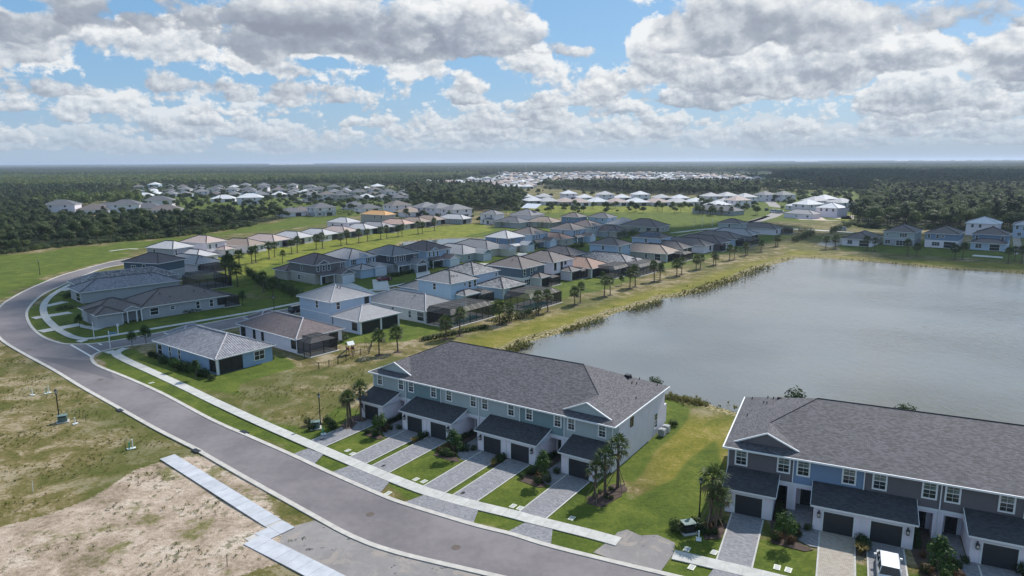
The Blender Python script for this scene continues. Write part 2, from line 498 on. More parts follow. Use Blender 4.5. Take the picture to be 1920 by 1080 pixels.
SAND = [tuple(v) for v in gp([(-80, 1010), (0, 988), (70, 962), (160, 928), (250, 893), (320, 868), (360, 850), (430, 890), (560, 965), (640, 1010), (560, 1050), (470, 1060), (380, 1090), (0, 1180), (-200, 1180)])]
LUSH = []
for p in ([(225, 402), (560, 410), (640, 406), (840, 392), (840, 350), (225, 346)], [(1300, 414), (1640, 414), (1640, 350), (1420, 358), (1300, 372)], [(183, 672), (205, 658), (300, 700), (400, 752), (480, 790), (600, 850), (625, 888), (480, 823), (307, 739), (188, 690)], [(-120, 492), (0, 480), (200, 459), (400, 438), (540, 412), (640, 404), (660, 412), (520, 432), (420, 440), (262, 468), (212, 486), (112, 512), (0, 562), (-60, 590)], [(560, 575), (700, 545), (1000, 490), (1460, 425), (1400, 400), (1180, 400), (900, 428), (700, 470), (540, 492), (480, 550)], [(190, 680), (225, 660), (250, 655), (300, 672), (420, 680), (520, 668), (560, 690), (440, 720), (480, 800), (560, 850), (640, 890), (720, 925), (885, 981), (1140, 1050), (1260, 1010), (1300, 960), (1330, 880), (1180, 940), (1150, 900), (700, 780), (640, 750), (600, 780), (590, 800), (520, 790), (440, 740), (300, 700)],
          [(1140, 1010), (1260, 940), (1300, 860), (1345, 820), (1360, 1000), (1920, 1100), (1920, 1200), (1250, 1080)],
          [(1000, 760), (1180, 900), (1230, 840), (1290, 770), (1250, 740)],
          [(45, 590), (110, 535), (160, 512), (220, 520), (400, 560), (560, 560), (700, 530), (700, 545), (540, 580), (330, 620), (230, 640), (150, 643), (80, 625)],
          [(385, 520), (380, 480), (500, 465), (680, 440), (860, 425), (960, 430), (960, 445), (760, 458), (560, 490), (440, 560), (400, 540)],
          [(640, 650), (760, 640), (900, 600), (1060, 560), (1250, 505), (1440, 455), (1500, 440), (1560, 450), (1580, 470), (1920, 490), (1920, 460), (1600, 445), (1440, 440), (1000, 520), (760, 600), (600, 640)],
          [(960, 395), (1330, 385), (1330, 410), (1200, 420), (1000, 405)], [(940, 400), (960, 380), (1310, 378), (1310, 392), (1100, 396)]):
    LUSH.append([tuple(v) for v in gp(p)])
BRIGHT = [[tuple(v) for v in gp(p)] for p in ([(1040, 318), (1480, 317), (1520, 312), (1040, 312.5)], [(1500, 312), (1900, 309), (1900, 307), (1500, 309)], [(400, 470), (640, 440), (900, 420), (940, 432), (820, 455), (560, 490), (430, 530), (385, 515)], [(975, 386), (1305, 380), (1300, 396), (975, 400)], [(1560, 405), (1620, 395), (1630, 410), (1590, 430)])]
STRAW = [[tuple(v) for v in gp(p)] for p in ([(870, 640), (1000, 600), (1100, 580), (1240, 540), (1400, 495), (1480, 470), (1530, 472), (1500, 484), (1390, 516), (1280, 556), (1200, 575), (1100, 612), (950, 660), (900, 660)],
         [(1180, 900), (1250, 780), (1370, 790), (1340, 900), (1270, 960)], [(1480, 476), (1920, 495), (1920, 512), (1540, 484)])]
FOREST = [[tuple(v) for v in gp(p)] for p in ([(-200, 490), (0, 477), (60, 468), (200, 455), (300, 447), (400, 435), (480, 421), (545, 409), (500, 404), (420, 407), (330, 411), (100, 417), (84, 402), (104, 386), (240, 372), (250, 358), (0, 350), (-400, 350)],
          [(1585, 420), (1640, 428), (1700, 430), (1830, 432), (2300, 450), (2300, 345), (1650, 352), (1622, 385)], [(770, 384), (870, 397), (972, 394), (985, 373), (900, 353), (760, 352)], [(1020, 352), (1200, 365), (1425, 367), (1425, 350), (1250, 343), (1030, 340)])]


def mx(polys, a, b, wob=0.0, s=.12, seed=1):
    out = np.zeros_like(X); w = fld(seed, s) * wob
    for p in polys: out = np.maximum(out, sm(sdf(X, Y, p) + w, a, b))
    return out


m_sand = mx([SAND], -1.5, 1.5, 1.6, .35, 3)
m_lush = mx(LUSH, -1.5, 1.5, .8, .2, 4)
m_bright = mx(BRIGHT, -6, 8, 3, .05, 5)
m_straw = mx(STRAW, -4, 5, 2.5, .1, 6)
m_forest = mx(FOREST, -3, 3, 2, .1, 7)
# beyond a kilometre everything that is not built is woodland
m_far = sm(np.hypot(X, Y), 900, 1300)
bank = np.maximum(sm(dl, -5, -1.0), sm(d2, -4, -1.0))
Z = Z + (fld(11, .05) * .05 + fld(12, .2) * .02) * (1 - sm(np.maximum(dl, -30), -6, -2)) * (np.hypot(X, Y) < 600)
Z = np.where((m_sand > .2), Z + fld(13, .5) * .03, Z)
# keep paved parts flat: ground just below
Vg = np.stack([X, Y, Z], -1).reshape(-1, 3)
nr, nc = X.shape
idx = np.arange(nr * nc).reshape(nr, nc)
Fg = np.stack([idx[:-1, :-1], idx[:-1, 1:], idx[1:, 1:], idx[1:, :-1]], -1).reshape(-1, 4)


def ground_mat():
    m, g, b = principled('ground_cover')
    geo = g.n('ShaderNodeNewGeometry'); P = geo.outputs['Position']
    a1 = g.n('ShaderNodeAttribute'); a1.attribute_name = 'cover_a'; a2 = g.n('ShaderNodeAttribute'); a2.attribute_name = 'cover_b'
    sand, lush, forest = g.sep(a1.outputs['Color']); straw, bank_, bright = g.sep(a2.outputs['Color'])
    n_big = g.noise(P, .035, 4, .6); n_mid = g.noise(P, .22, 6, .68, dist=.6); n_f = g.noise(P, 2.2, 4, .7); n_ff = g.noise(P, 9, 2, .6)
    # rough field grass: olive, with bare brown and straw patches
    field = g.ramp(g.m('MULTIPLY_ADD', n_f, .35, g.m('MULTIPLY', n_mid, .75)), [(.40, (.062, .070, .016)), (.48, (.112, .104, .028)), (.56, (.18, .142, .060)), (.63, (.32, .26, .17))])
    field = g.mix(g.m('MULTIPLY', g.mr(n_big, .44, .56), .65), field, (.075, .090, .018))
    lawn = g.ramp(g.m('ADD', g.m('MULTIPLY', n_f, .4), g.m('MULTIPLY', n_mid, .6)), [(.36, (.044, .070, .010)), (.5, (.084, .115, .016)), (.64, (.150, .165, .030))])
    strawc = g.ramp(g.m('ADD', g.m('MULTIPLY', n_f, .45), g.m('MULTIPLY', n_mid, .55)), [(.38, (.10, .118, .014)), (.52, (.185, .168, .026)), (.64, (.31, .24, .09))])
    brightc = g.ramp(n_mid, [(.38, (.105, .130, .016)), (.62, (.21, .215, .032))])
    sandc = g.ramp(g.m('ADD', g.m('MULTIPLY', n_f, .3), g.m('MULTIPLY', n_mid, .7)), [(.36, (.15, .125, .065)), (.43, (.28, .215, .155)), (.52, (.42, .33, .255)), (.64, (.58, .49, .40))])
    weeds = g.mr(g.m('ADD', g.m('MULTIPLY', g.noise(P, .9, 4, .75), .6), g.m('MULTIPLY', n_mid, .4)), .53, .60)
    sandc = g.mix(g.m('MULTIPLY', weeds, .75), sandc, (.10, .095, .04))
    sandc = g.mix(g.mr(g.noise(P, .085, 5, .7), .53, .60, 0, .85), sandc, g.ramp(n_f, [(.35, (.09, .095, .02)), (.65, (.20, .18, .07))]))
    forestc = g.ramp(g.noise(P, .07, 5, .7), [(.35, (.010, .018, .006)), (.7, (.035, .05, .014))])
    c = field
    c = g.mix(straw, c, strawc)
    thr = lambda mk, lo=.35, hi=.65, amt=.5: g.mr(g.m('ADD', mk, g.m('MULTIPLY', g.m('SUBTRACT', n_f, .5), amt)), lo, hi)
    c = g.mix(thr(lush), c, lawn)
    c = g.mix(thr(bright), c, brightc)
    c = g.mix(thr(sand, .4, .6, .9), c, sandc)
    mud = g.ramp(n_f, [(.38, (.07, .075, .016)), (.50, (.17, .145, .05)), (.60, (.44, .36, .24))])
    c = g.mix(thr(bank_, .45, .8, .7), c, mud)
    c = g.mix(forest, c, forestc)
    # far plain: woods with pale clearings
    far = g.n('ShaderNodeAttribute'); far.attribute_name = 'cover_c'; fa, _, _ = g.sep(far.outputs['Color']); fa = g.m('MULTIPLY', fa, g.m('SUBTRACT', 1.0, bright))
    sc = g.n('ShaderNodeVectorMath', operation='MULTIPLY'); g.put(sc.inputs[0], P); sc.inputs[1].default_value = (.4, 1, 1)
    fm = g.noise(sc.outputs[0], .0011, 5, .6)
    farc = g.ramp(fm, [(.40, (.018, .034, .012)), (.55, (.026, .046, .014)), (.60, (.10, .13, .04)), (.66, (.13, .15, .06)), (.70, (.03, .045, .015))])
    c = g.mix(fa, c, farc)
    g.put(b.inputs['Base Color'], c); b.inputs['Roughness'].default_value = .95; b.inputs['Specular IOR Level'].default_value = .15
    bn = g.n('ShaderNodeBump'); bn.inputs['Strength'].default_value = .9; bn.inputs['Distance'].default_value = .12
    g.put(bn.inputs['Height'], g.m('ADD', n_f, g.m('MULTIPLY', n_ff, .6))); g.put(b.inputs['Normal'], bn.outputs[0])
    return m


gme = np_mesh('ground', Vg, Fg, ground_mat(), smooth=True)
for nm, chs in (('cover_a', (m_sand, m_lush, m_forest)), ('cover_b', (m_straw, bank, m_bright)), ('cover_c', (m_far, m_far, m_far))):
    at = gme.attributes.new(nm, 'FLOAT_COLOR', 'POINT')
    at.data.foreach_set('color', np.stack([c.ravel() for c in chs] + [np.ones(nr * nc)], -1).astype(np.float32).ravel())
link('ground', gme, kind='structure')

from mathutils.geometry import tessellate_polygon


def sheet(name, pts, z, m, kind='structure', parent=None, thick=0.0):
    P = [Vector((p[0], p[1], z)) for p in pts]; mb = MB()
    for t in tessellate_polygon([P]):
        tri = [P[i] for i in t]
        nn = (tri[1] - tri[0]).cross(tri[2] - tri[0])
        if nn.z < 0: tri.reverse()
        mb.q(tri, 0, [(p.x, p.y) for p in tri])
    if thick:
        area = sum(P[i].x * P[(i + 1) % len(P)].y - P[(i + 1) % len(P)].x * P[i].y for i in range(len(P)))
        R = P if area > 0 else P[::-1]
        for i in range(len(R)):
            a, b2 = R[i], R[(i + 1) % len(R)]
            mb.q([a - Vector((0, 0, thick)), b2 - Vector((0, 0, thick)), b2, a], 0)
    o = mb.build(name, m, parent)
    if kind and not parent: o['kind'] = kind
    return o


# ---- water
def water_mat(name, col, wl=1.0, rough=.09, amp=.05):
    m, g, b = principled(name)
    P = g.n('ShaderNodeNewGeometry').outputs['Position']
    n = g.noise(P, .02, 3, .5)
    g.put(b.inputs['Base Color'], g.mix(g.mr(n, .38, .62), tuple(v * .85 for v in col), tuple(v * 1.12 for v in col)))
    b.inputs['Roughness'].default_value = rough; b.inputs['IOR'].default_value = 1.33
    st = g.n('ShaderNodeVectorMath', operation='MULTIPLY'); g.put(st.inputs[0], P); st.inputs[1].default_value = (1.0, .62, 1)
    h = g.m('ADD', g.noise(st.outputs[0], .9 * wl, 4, .6, dist=.8), g.m('MULTIPLY', g.noise(st.outputs[0], 3.4 * wl, 2, .6), .28))
    wind = g.mr(g.noise(P, .035, 2, .5), .35, .7, .55, 1.25)
    h = g.m('MULTIPLY', h, wind)
    bn = g.n('ShaderNodeBump'); bn.inputs['Strength'].default_value = 1.0; bn.inputs['Distance'].default_value = amp
    g.put(bn.inputs['Height'], h); g.put(b.inputs['Normal'], bn.outputs[0])
    return m


def grow(poly, d):
    n = len(poly); out = []
    ar = sum(poly[i][0] * poly[(i + 1) % n][1] - poly[(i + 1) % n][0] * poly[i][1] for i in range(n)); s = 1 if ar > 0 else -1
    for i in range(n):
        a = Vector(poly[i - 1]); c = Vector(poly[(i + 1) % n]); t = (c - a).normalized(); out.append((poly[i][0] + t.y * d * s, poly[i][1] - t.x * d * s))
    return out


sheet('lake_water', grow(LAKE, 1.2), LAKE_Z, water_mat('lake_water', (.205, .200, .178), amp=.085))
sheet('pond_water', grow(POND2, .8), LAKE_Z + .05, water_mat('pond_water', (.05, .055, .05), amp=.015))
sheet('pond_water', grow(POND3, .8), LAKE_Z + .05, bpy.data.materials['pond_water'])

# ---- roads
def asphalt_mat(name, c1, c2, patch=0.0):
    m, g, b = principled(name)
    P = g.n('ShaderNodeNewGeometry').outputs['Position']
    n = g.noise(P, .11, 5, .6); n2 = g.noise(P, 1.1, 5, .7); n3 = g.noise(P, 30, 2)
    c = g.mix(g.mr(g.m('ADD', g.m('MULTIPLY', n, .7), g.m('MULTIPLY', n2, .3)), .35, .65), tuple(c1), tuple(c2))
    c = g.mix(g.m('MULTIPLY', g.mr(n2, .62, .75), .35), c, tuple(v * .6 for v in c1))
    if patch:
        c = g.mix(g.m('MULTIPLY', g.mr(g.noise(P, .35, 5, .7, dist=1), .5, .62), patch), c, (.33, .28, .24))
        c = g.mix(g.m('MULTIPLY', g.mr(g.noise(P, .6, 3, .6), .62, .66), .8), c, (.05, .048, .048))
    c = g.mix(g.mr(n3, .3, .7, 0, .25, False), c, tuple(v * .7 for v in c1))
    g.put(b.inputs['Base Color'], c); b.inputs['Roughness'].default_value = .85
    bn = g.n('ShaderNodeBump'); bn.inputs['Strength'].default_value = .3; bn.inputs['Distance'].default_value = .02
    g.put(bn.inputs['Height'], n3); g.put(b.inputs['Normal'], bn.outputs[0])
    return m


ASPH = asphalt_mat('asphalt', (.138, .121, .127), (.222, .196, .198))
ASPH2 = asphalt_mat('worn_asphalt', (.19, .175, .17), (.28, .26, .25), .75)


def strip(name, path, w, z, m, off=0.0, thick=0.0, parent=None, kind='structure'):
    N = normals(path); mb = MB(); h = w / 2; s = 0
    L = [p + n * (off + h) for p, n in zip(path, N)]; R = [p + n * (off - h) for p, n in zip(path, N)]
    for i in range(len(path) - 1):
        mb.q([(*R[i], z), (*R[i + 1], z), (*L[i + 1], z), (*L[i], z)], 0, [(R[i].x, R[i].y), (R[i + 1].x, R[i + 1].y), (L[i + 1].x, L[i + 1].y), (L[i].x, L[i].y)])
        if thick:
            mb.q([(*L[i], z), (*L[i + 1], z), (*L[i + 1], z - thick), (*L[i], z - thick)])
            mb.q([(*R[i], z - thick), (*R[i + 1], z - thick), (*R[i + 1], z), (*R[i], z)])
    o = mb.build(name, m, parent)
    if not parent: o['kind'] = kind
    return o


# the road surface, cut where the side street leaves it
road_poly = [tuple(p) for p in P_outer] + [tuple(v) for v in gp([(1600, 1155)])]
ib_main = [p for p in P_ib]
k_j = min(range(len(ib_main)), key=lambda i: (ib_main[i] - G(176, 672).xy).length)
ib_main = ib_main[k_j:]
k_a = min(range(len(P_ia)), key=lambda i: (P_ia[i] - G(137, 645.5).xy).length)
ia_main = P_ia[:k_a + 1]
sheet('road', [tuple(p) for p in P_outer] + [tuple(p) for p in ib_main[::-1]] + [tuple(p) for p in ia_main[::-1]], .03, ASPH)
side = [tuple(p) for p in P_ia[k_a:]] + [tuple(p) for p in P_ib[:k_j + 1]]
sheet('side_street', side, .026, ASPH)
for nm, pth, off in (('kerb', P_outer, .28), ('kerb', P_ia, -.28), ('kerb', P_ib, -.28)):
    strip(nm, pth, .56, .10, KERBM, off, .12)

# painted lines at the junction
PAINT = mat('road_paint', (.62, .62, .60), .6, .12, 4)
for a, b_, w in (((132, 646), (171, 668.5), .38), ((160, 644), (187.5, 659), .30), ((182, 643), (191, 647), .42)):
    A = G(*a).xy; B = G(*b_).xy; d = (B - A).normalized(); nn = Vector((-d.y, d.x)) * w / 2
    sheet('road_marking', [A + nn, B + nn, B - nn, A - nn], .036, PAINT)
# darker fresh patch of the road by the junction
sheet('road_patch', gp([(60, 668), (140, 693), (215, 712), (208, 697), (178, 682), (172, 674), (160, 676)]), .033, asphalt_mat('dark_asphalt', (.105, .097, .106), (.125, .115, .124)))

# ---- pavements: every slab is a piece of its own
slab_cache = {}


def slabs(name, path, w, z, m, length=1.5, sub='slab'):
    base = strip(name, path, w - .06, z - .03, KERBM, 0, .06)
    N = normals(path); i = 0; acc = 0; step = (path[1] - path[0]).length; per = max(1, round(length / step)); cnt = 0
    while i + per < len(path) + 0 and cnt < 290:
        a, b2 = path[i], path[min(i + per, len(path) - 1)]
        d = (b2 - a); L = d.length
        if L < .2: break
        mb = MB(); na, nb = N[i], N[min(i + per, len(path) - 1)]; g_ = d.normalized() * .012; h = w / 2; zz = z + rnd.uniform(-.004, .004)
        q = [a + g_ - na * h, b2 - g_ - nb * h, b2 - g_ + nb * h, a + g_ + na * h]
        mb.q([(*p, zz) for p in q])
        for k in range(4):
            p0, p1 = q[k], q[(k + 1) % 4]; mb.q([(*p0, zz - .08), (*p1, zz - .08), (*p1, zz), (*p0, zz)])
        mb.build(sub, m, base)
        i += per; cnt += 1
    return base


W_b = smooth_path(gp(walk_b), .5)
slabs('sidewalk', W_b, 1.55, .10, CONC)
W_t2 = smooth_path(gp(walk_t2), .5); slabs('sidewalk', W_t2, 1.55, .10, CONC)
W_c = smooth_path(gp(walk_c), .75); slabs('sidewalk', W_c, 1.5, .10, CONC, 1.5)
for pth in ([(314, 857.5), (420, 924), (520, 987)], [(542, 984), (469, 1018)], [(474, 1013), (540, 1046), (612, 1083), (700, 1128)]):
    PP = gp(pth); PP = smooth_path(PP, .5) if len(PP) > 2 else [PP[0] + (PP[1] - PP[0]) * t for t in np.linspace(0, 1, 9)]
    slabs('new_concrete_path', PP, 1.75 if len(pth) == 3 else 2.0, .12 if len(pth) == 3 else (.115 if len(pth) == 2 else .125), CONC2, 1.5)
# kerb ramps at the crossing
sheet('kerb_ramp', gp([(194, 660.5), (214, 657), (217, 663), (205, 664)]), .098, CONC, thick=.08)
sheet('kerb_ramp', gp([(142, 640.5), (158, 635.5), (165, 638), (152, 643)]), .098, CONC, thick=.08)
# worn pad and dirt at the end of the new path, dirt drive right of the first row
sheet('worn_asphalt_pad', gp([(556, 985), (503, 1011), (560, 1038), (640, 1080), (760, 1130), (1000, 1130), (900, 1079), (737, 1040), (653, 1009), (590, 976)]), .012, ASPH2)
sheet('gravel_patch', gp([(1112, 1036), (1150, 1008), (1158, 998), (1176, 993), (1200, 1004), (1232, 1003), (1266, 1018), (1262, 1040), (1240, 1070), (1180, 1056), (1140, 1046)]), .02, ASPH2)

# ---- paved drives
def paver_mat(name, c1, c2, c3):
    m, g, b = principled(name)
    P = g.n('ShaderNodeNewGeometry').outputs['Position']
    rot = g.n('ShaderNodeVectorRotate', rotation_type='Z_AXIS'); g.put(rot.inputs['Vector'], P); rot.inputs['Angle'].default_value = rad(33)
    br = g.n('ShaderNodeTexBrick'); g.put(br.inputs['Vector'], rot.outputs[0]); br.inputs['Scale'].default_value = 1
    br.inputs['Brick Width'].default_value = .30; br.inputs['Row Height'].default_value = .16; br.inputs['Mortar Size'].default_value = .008
    br.inputs['Color1'].default_value = (0, 0, 0, 1); br.inputs['Color2'].default_value = (1, 1, 1, 1); br.inputs['Mortar'].default_value = (0, 0, 0, 1)
    t = g.sep(br.outputs['Color'])[0]; n = g.noise(P, .5, 3)
    c = g.mix(t, tuple(c1), tuple(c2)); c = g.mix(g.mr(n, .45, .65, 0, .5), c, tuple(c3)); c = g.mix(g.m('MULTIPLY', br.outputs['Fac'], .8), c, tuple(v * .4 for v in c1))
    g.put(b.inputs['Base Color'], c); b.inputs['Roughness'].default_value = .85
    bn = g.n('ShaderNodeBump'); bn.inputs['Strength'].default_value = .5; bn.inputs['Distance'].default_value = .01
    g.put(bn.inputs['Height'], g.m('SUBTRACT', 1, br.outputs['Fac'])); g.put(b.inputs['Normal'], bn.outputs[0])
    return m


PAVER = paver_mat('grey_pavers', (.17, .17, .185), (.285, .28, .295), (.225, .215, .22))
PAVERB = paver_mat('beige_pavers', (.30, .255, .20), (.40, .36, .31), (.33, .29, .25))
for p in ([(547, 853), (577, 842), (606, 853), (590, 870)], [(623, 886), (655, 874), (730, 905), (713, 925)], [(758, 943), (795, 929), (897, 957), (887, 983)], [(952, 998), (984, 981), (1036, 994), (1033, 1022)],
          [(1320, 1092), (1345, 1058), (1398, 1070), (1390, 1110)], [(1480, 1125), (1500, 1095), (1640, 1125), (1630, 1150)]):
    sheet('drive_apron', gp(p), .085, PAVER, thick=.08)

# ================================================================== BUILDINGS
PI = math.pi
WALLC = {}


def wallm(name, srgb=None, col=None, **k):
    if name not in WALLC: WALLC[name] = mat(name, col, .85, .05, 1.0, .15, 60)
    return WALLC[name]


W_WHITE = wallm('white_stucco', col=(.755, .695, .755)); W_BLUE = wallm('pale_blue_stucco', col=(.25, .36, .52)); W_LBLUE = wallm('light_blue_stucco', col=(.38, .48, .60))
W_SKY = wallm('sky_blue_stucco', col=(.40, .54, .68)); W_SLATE = wallm('slate_stucco', col=(.085, .12, .155)); W_TAUPE = wallm('taupe_stucco', col=(.16, .155, .16))
W_SAGE = wallm('pale_sage_stucco', col=(.36, .415, .42)); W_TEAL = wallm('teal_grey_stucco', col=(.17, .255, .27)); W_GREY = wallm('grey_stucco', col=(.36, .37, .40))
W_CREAM = wallm('cream_stucco', col=(.50, .47, .38)); W_TANW = wallm('sand_stucco', col=(.42, .39, .35)); W_CHAR = wallm('charcoal_stucco', col=(.075, .085, .10))
W_DBLUE = wallm('denim_blue_stucco', col=(.17, .25, .37)); W_DTAUPE = wallm('dark_taupe_stucco', col=(.135, .125, .135)); W_OFF = wallm('off_white_stucco', col=(.58, .57, .55))

R_SHING = roof_mat('grey_shingles', (.050, .048, .057), (.19, .178, .20), 'shingle', .62, .34, .15)
R_SHINGD = roof_mat('dark_shaded_shingles', (.028, .031, .038), (.10, .10, .11), 'shingle', .6, .34, .15)  # darker copy; puts the shade of the house into the garage roofs
R_BAR = roof_mat('grey_barrel_tile', (.17, .17, .19), (.36, .36, .40), 'barrel', .7, .42, .42)
R_MAR = roof_mat('maroon_tile', (.105, .082, .085), (.19, .150, .148), 'flat', .7, .34, .40)
R_LGREY = roof_mat('light_grey_tile', (.26, .255, .265), (.37, .36, .37), 'flat', .6)
R_GREY = roof_mat('grey_tile', (.155, .155, .165), (.25, .25, .26), 'flat', .7)
R_MOT = roof_mat('mottled_grey_tile', (.07, .07, .078), (.36, .35, .355), 'flat', .85, .5, .4)
R_BROWN = roof_mat('brown_tile', (.125, .105, .10), (.21, .18, .172), 'flat', .6)
R_TAN = roof_mat('tan_tile', (.27, .20, .16), (.36, .28, .23), 'flat', .6)
R_ORNG = roof_mat('terracotta_tile', (.27, .16, .12), (.38, .25, .19), 'flat', .6)
R_PINK = roof_mat('pink_tile', (.42, .32, .29), (.54, .43, .39), 'flat', .6)
R_SALM = roof_mat('salmon_tile', (.46, .29, .24), (.58, .40, .34), 'flat', .6)
R_PALE = roof_mat('pale_grey_tile', (.42, .41, .42), (.56, .54, .54), 'flat', .7)
R_WHT = roof_mat('white_tile', (.60, .60, .62), (.75, .75, .76), 'flat', .6)
R_DK = roof_mat('dark_grey_tile', (.085, .088, .10), (.16, .16, .175), 'flat', .7)
R_PLY = mat('bare_roof_boarding', (.55, .30, .12), .8, .15, 1.2)


def uvf(mb, pts, mi=0):
    """sloping face with u along its level edge and v up its slope"""
    p = [Vector(q) for q in pts]; n = (p[1] - p[0]).cross(p[2] - p[0]).normalized()
    u = Vector((-n.y, n.x, 0)); u = u.normalized() if u.length > 1e-4 else Vector((1, 0, 0)); v = n.cross(u)
    mb.q(pts, mi, [(q.dot(u), q.dot(v)) for q in p])


def hip(mb, x0, y0, x1, y1, z, pitch=.42, oh=.45, th=.2, caps=None):
    """hip roof over a rectangle; mats: 0 covering, 1 fascia; returns the ridge ends"""
    X0, Y0, X1, Y1 = x0 - oh, y0 - oh, x1 + oh, y1 + oh; w, d = X1 - X0, Y1 - Y0; r = min(w, d) / 2; H = z + r * pitch
    if w >= d: A, B = (X0 + r, (Y0 + Y1) / 2, H), (X1 - r, (Y0 + Y1) / 2, H)
    else: A, B = ((X0 + X1) / 2, Y0 + r, H), ((X0 + X1) / 2, Y1 - r, H)
    c = [(X0, Y0, z), (X1, Y0, z), (X1, Y1, z), (X0, Y1, z)]
    if abs(w - d) < .02:
        for i in range(4): uvf(mb, [c[i], c[(i + 1) % 4], A])
    elif w > d:
        uvf(mb, [c[0], c[1], B, A]); uvf(mb, [c[1], c[2], B]); uvf(mb, [c[2], c[3], A, B]); uvf(mb, [c[3], c[0], A])
    else:
        uvf(mb, [c[0], c[1], A]); uvf(mb, [c[1], c[2], B, A]); uvf(mb, [c[2], c[3], B]); uvf(mb, [c[3], c[0], A, B])
    b = [(p[0], p[1], z - th) for p in c]
    for i in range(4):
        j = (i + 1) % 4; mb.q([b[i], b[j], c[j], c[i]], 1)
    mb.q(b[::-1], 1)
    e = [(X0 - .1, Y0 - .1, z), (X1 + .1, Y0 - .1, z), (X1 + .1, Y1 + .1, z), (X0 - .1, Y1 + .1, z)]      # gutter rim
    for i in range(4):
        j = (i + 1) % 4; e0, e1 = [(p[0], p[1], z - .12) for p in (e[i], e[j])]; mb.q([e[i], e[j], c[j], c[i]], 1); mb.q([e0, e1, e[j], e[i]], 1); mb.q([(c[i][0], c[i][1], z - .12), (c[j][0], c[j][1], z - .12), e1, e0], 1)
    if caps is not None:
        cc = [(c[0], A), (c[3], A if w > d else B), (c[1], B if w > d else A), (c[2], B), (A, B)]
        for p, q in cc:
            if (Vector(p) - Vector(q)).length > .3: caps.tube(Vector(p) + Vector((0, 0, .03)), Vector(q) + Vector((0, 0, .03)), .15, .15, 5)
    return A, B


def gable(mb, x0, y0, x1, y1, z, pitch=.42, oh=.35, th=.16, front=True):
    """gable roof, ridge along y, with the gable end at y0; mats 0 covering 1 trim 2 gable wall"""
    X0, X1 = x0 - oh, x1 + oh; Y0 = y0 - oh; xm = (x0 + x1) / 2; H = z + (X1 - X0) / 2 * pitch
    uvf(mb, [(X0, Y0, z), (xm, Y0, H), (xm, y1, H), (X0, y1, z)][::-1]); uvf(mb, [(X1, Y0, z), (xm, Y0, H), (xm, y1, H), (X1, y1, z)])
    for a, b in (((X0, z), (xm, H)), ((xm, H), (X1, z))):
        mb.q([(a[0], Y0, a[1] - th), (b[0], Y0, b[1] - th), (b[0], Y0, b[1]), (a[0], Y0, a[1])], 1)
        mb.q([(a[0], Y0, a[1] - th), (a[0], y1, a[1] - th), (b[0], y1, b[1] - th), (b[0], Y0, b[1] - th)], 1)
    mb.q([(X0, Y0, z - th), (X0, Y0, z), (X0, y1, z), (X0, y1, z - th)][::-1], 1); mb.q([(X1, Y0, z - th), (X1, Y0, z), (X1, y1, z), (X1, y1, z - th)], 1)
    mb.q([(x0, y0 + .02, z - th), (x1, y0 + .02, z - th), (xm, y0 + .02, H - .2)], 2)
    mb.box(x0, y0 - .06, z - th - .05, x1, y0 + .02, z - th + .12, 1)


# windows: one shared mesh per size; frame is the part, pane its sub-part
win_cache = {}


def window(parent, x, y, z, rz, w=1.0, h=1.5, n=1, frame=None, blind=False, far=False, rows=2, tr=.12):
    """window whose middle of the sill is at (x, y, z), facing -y before turning by rz"""
    frame = frame or WHITE; key = (w, h, n, frame.name, blind, far, rows, tr)
    if key not in win_cache:
        f = MB(); t = tr if not far else .16; W2 = w / 2
        f.box(-W2 - t, -.07, -t, W2 + t, .0, 0); f.box(-W2 - t, -.07, h, W2 + t, .0, h + t)
        f.box(-W2 - t, -.07, 0, -W2, .0, h); f.box(W2, -.07, 0, W2 + t, .0, h)
        if not far:
            if rows == 2: f.box(-W2, -.05, h / 2 - .035, W2, .0, h / 2 + .035)
            if tr > .13:
                for zz in (h * .25, h * .75): f.box(-W2, -.035, zz - .012, W2, 0, zz + .012)
                f.box(-.012, -.035, 0, .012, 0, h)
            for k in range(1, n): f.box(-W2 + w * k / n - .04, -.055, 0, -W2 + w * k / n + .04, 0, h)
        p = MB()
        if rows == 2 and blind and not far:
            p.box(-W2, -.02, 0, W2, -.005, h / 2 - .03, 0); p.box(-W2, -.02, h / 2 + .03, W2, -.005, h, 1)
        else: p.box(-W2, -.02, 0, W2, -.005, h, 0)
        win_cache[key] = (f.mesh('window', frame), p.mesh('pane', [GLASS, GLASSB]))
    fm, pm = win_cache[key]; M = T(x, y, z, rz)
    o = link('window', fm, parent, M); link('pane', pm, o)
    return o


def face_win(t, face, u, z, w=1.0, h=1.5, n=1, size=None, **k):
    """face 'y0': wall y=const looking to -y; 'x0': wall x=const looking to -x; 'x1': looking to +x"""
    kind, c = face
    if kind == 'y0': return window(t, u, c, z, 0, w, h, n, **k)
    if kind == 'x0': return window(t, c, u, z, -PI / 2, w, h, n, **k)
    return window(t, c, u, z, PI / 2, w, h, n, **k)


def walls(t, x0, y0, x1, y1, z0, z1, m, name='wall'):
    mb = MB(); mb.box(x0, y0, z0, x1, y1, z1); return mb.build(name, m, t)


def recess(t, x0, x1, y, z1, depth=2.6, m=None):
    """screened lanai under the roof: flat panel, painted dark as its shaded recess"""
    mb = MB(); mb.box(x0, y - .035, .05, x1, y - .01, z1); o = mb.build('lanai_screen', SCREEN_D, t)
    f = MB()
    n = max(2, int((x1 - x0) / 1.6))
    for k in range(n + 1):
        xx = x0 + (x1 - x0) * k / n; f.box(xx - .03, y - .07, .05, xx + .03, y - .036, z1)
    f.box(x0, y - .07, .9, x1, y - .036, .96); f.build('lanai_frame', DARKM, o)
    return o


SCREEN_D = mat('dark_screen_shade', (.010, .012, .014), .5, .3, 1)  # near black: shade of lanais and porch entry put into the colour


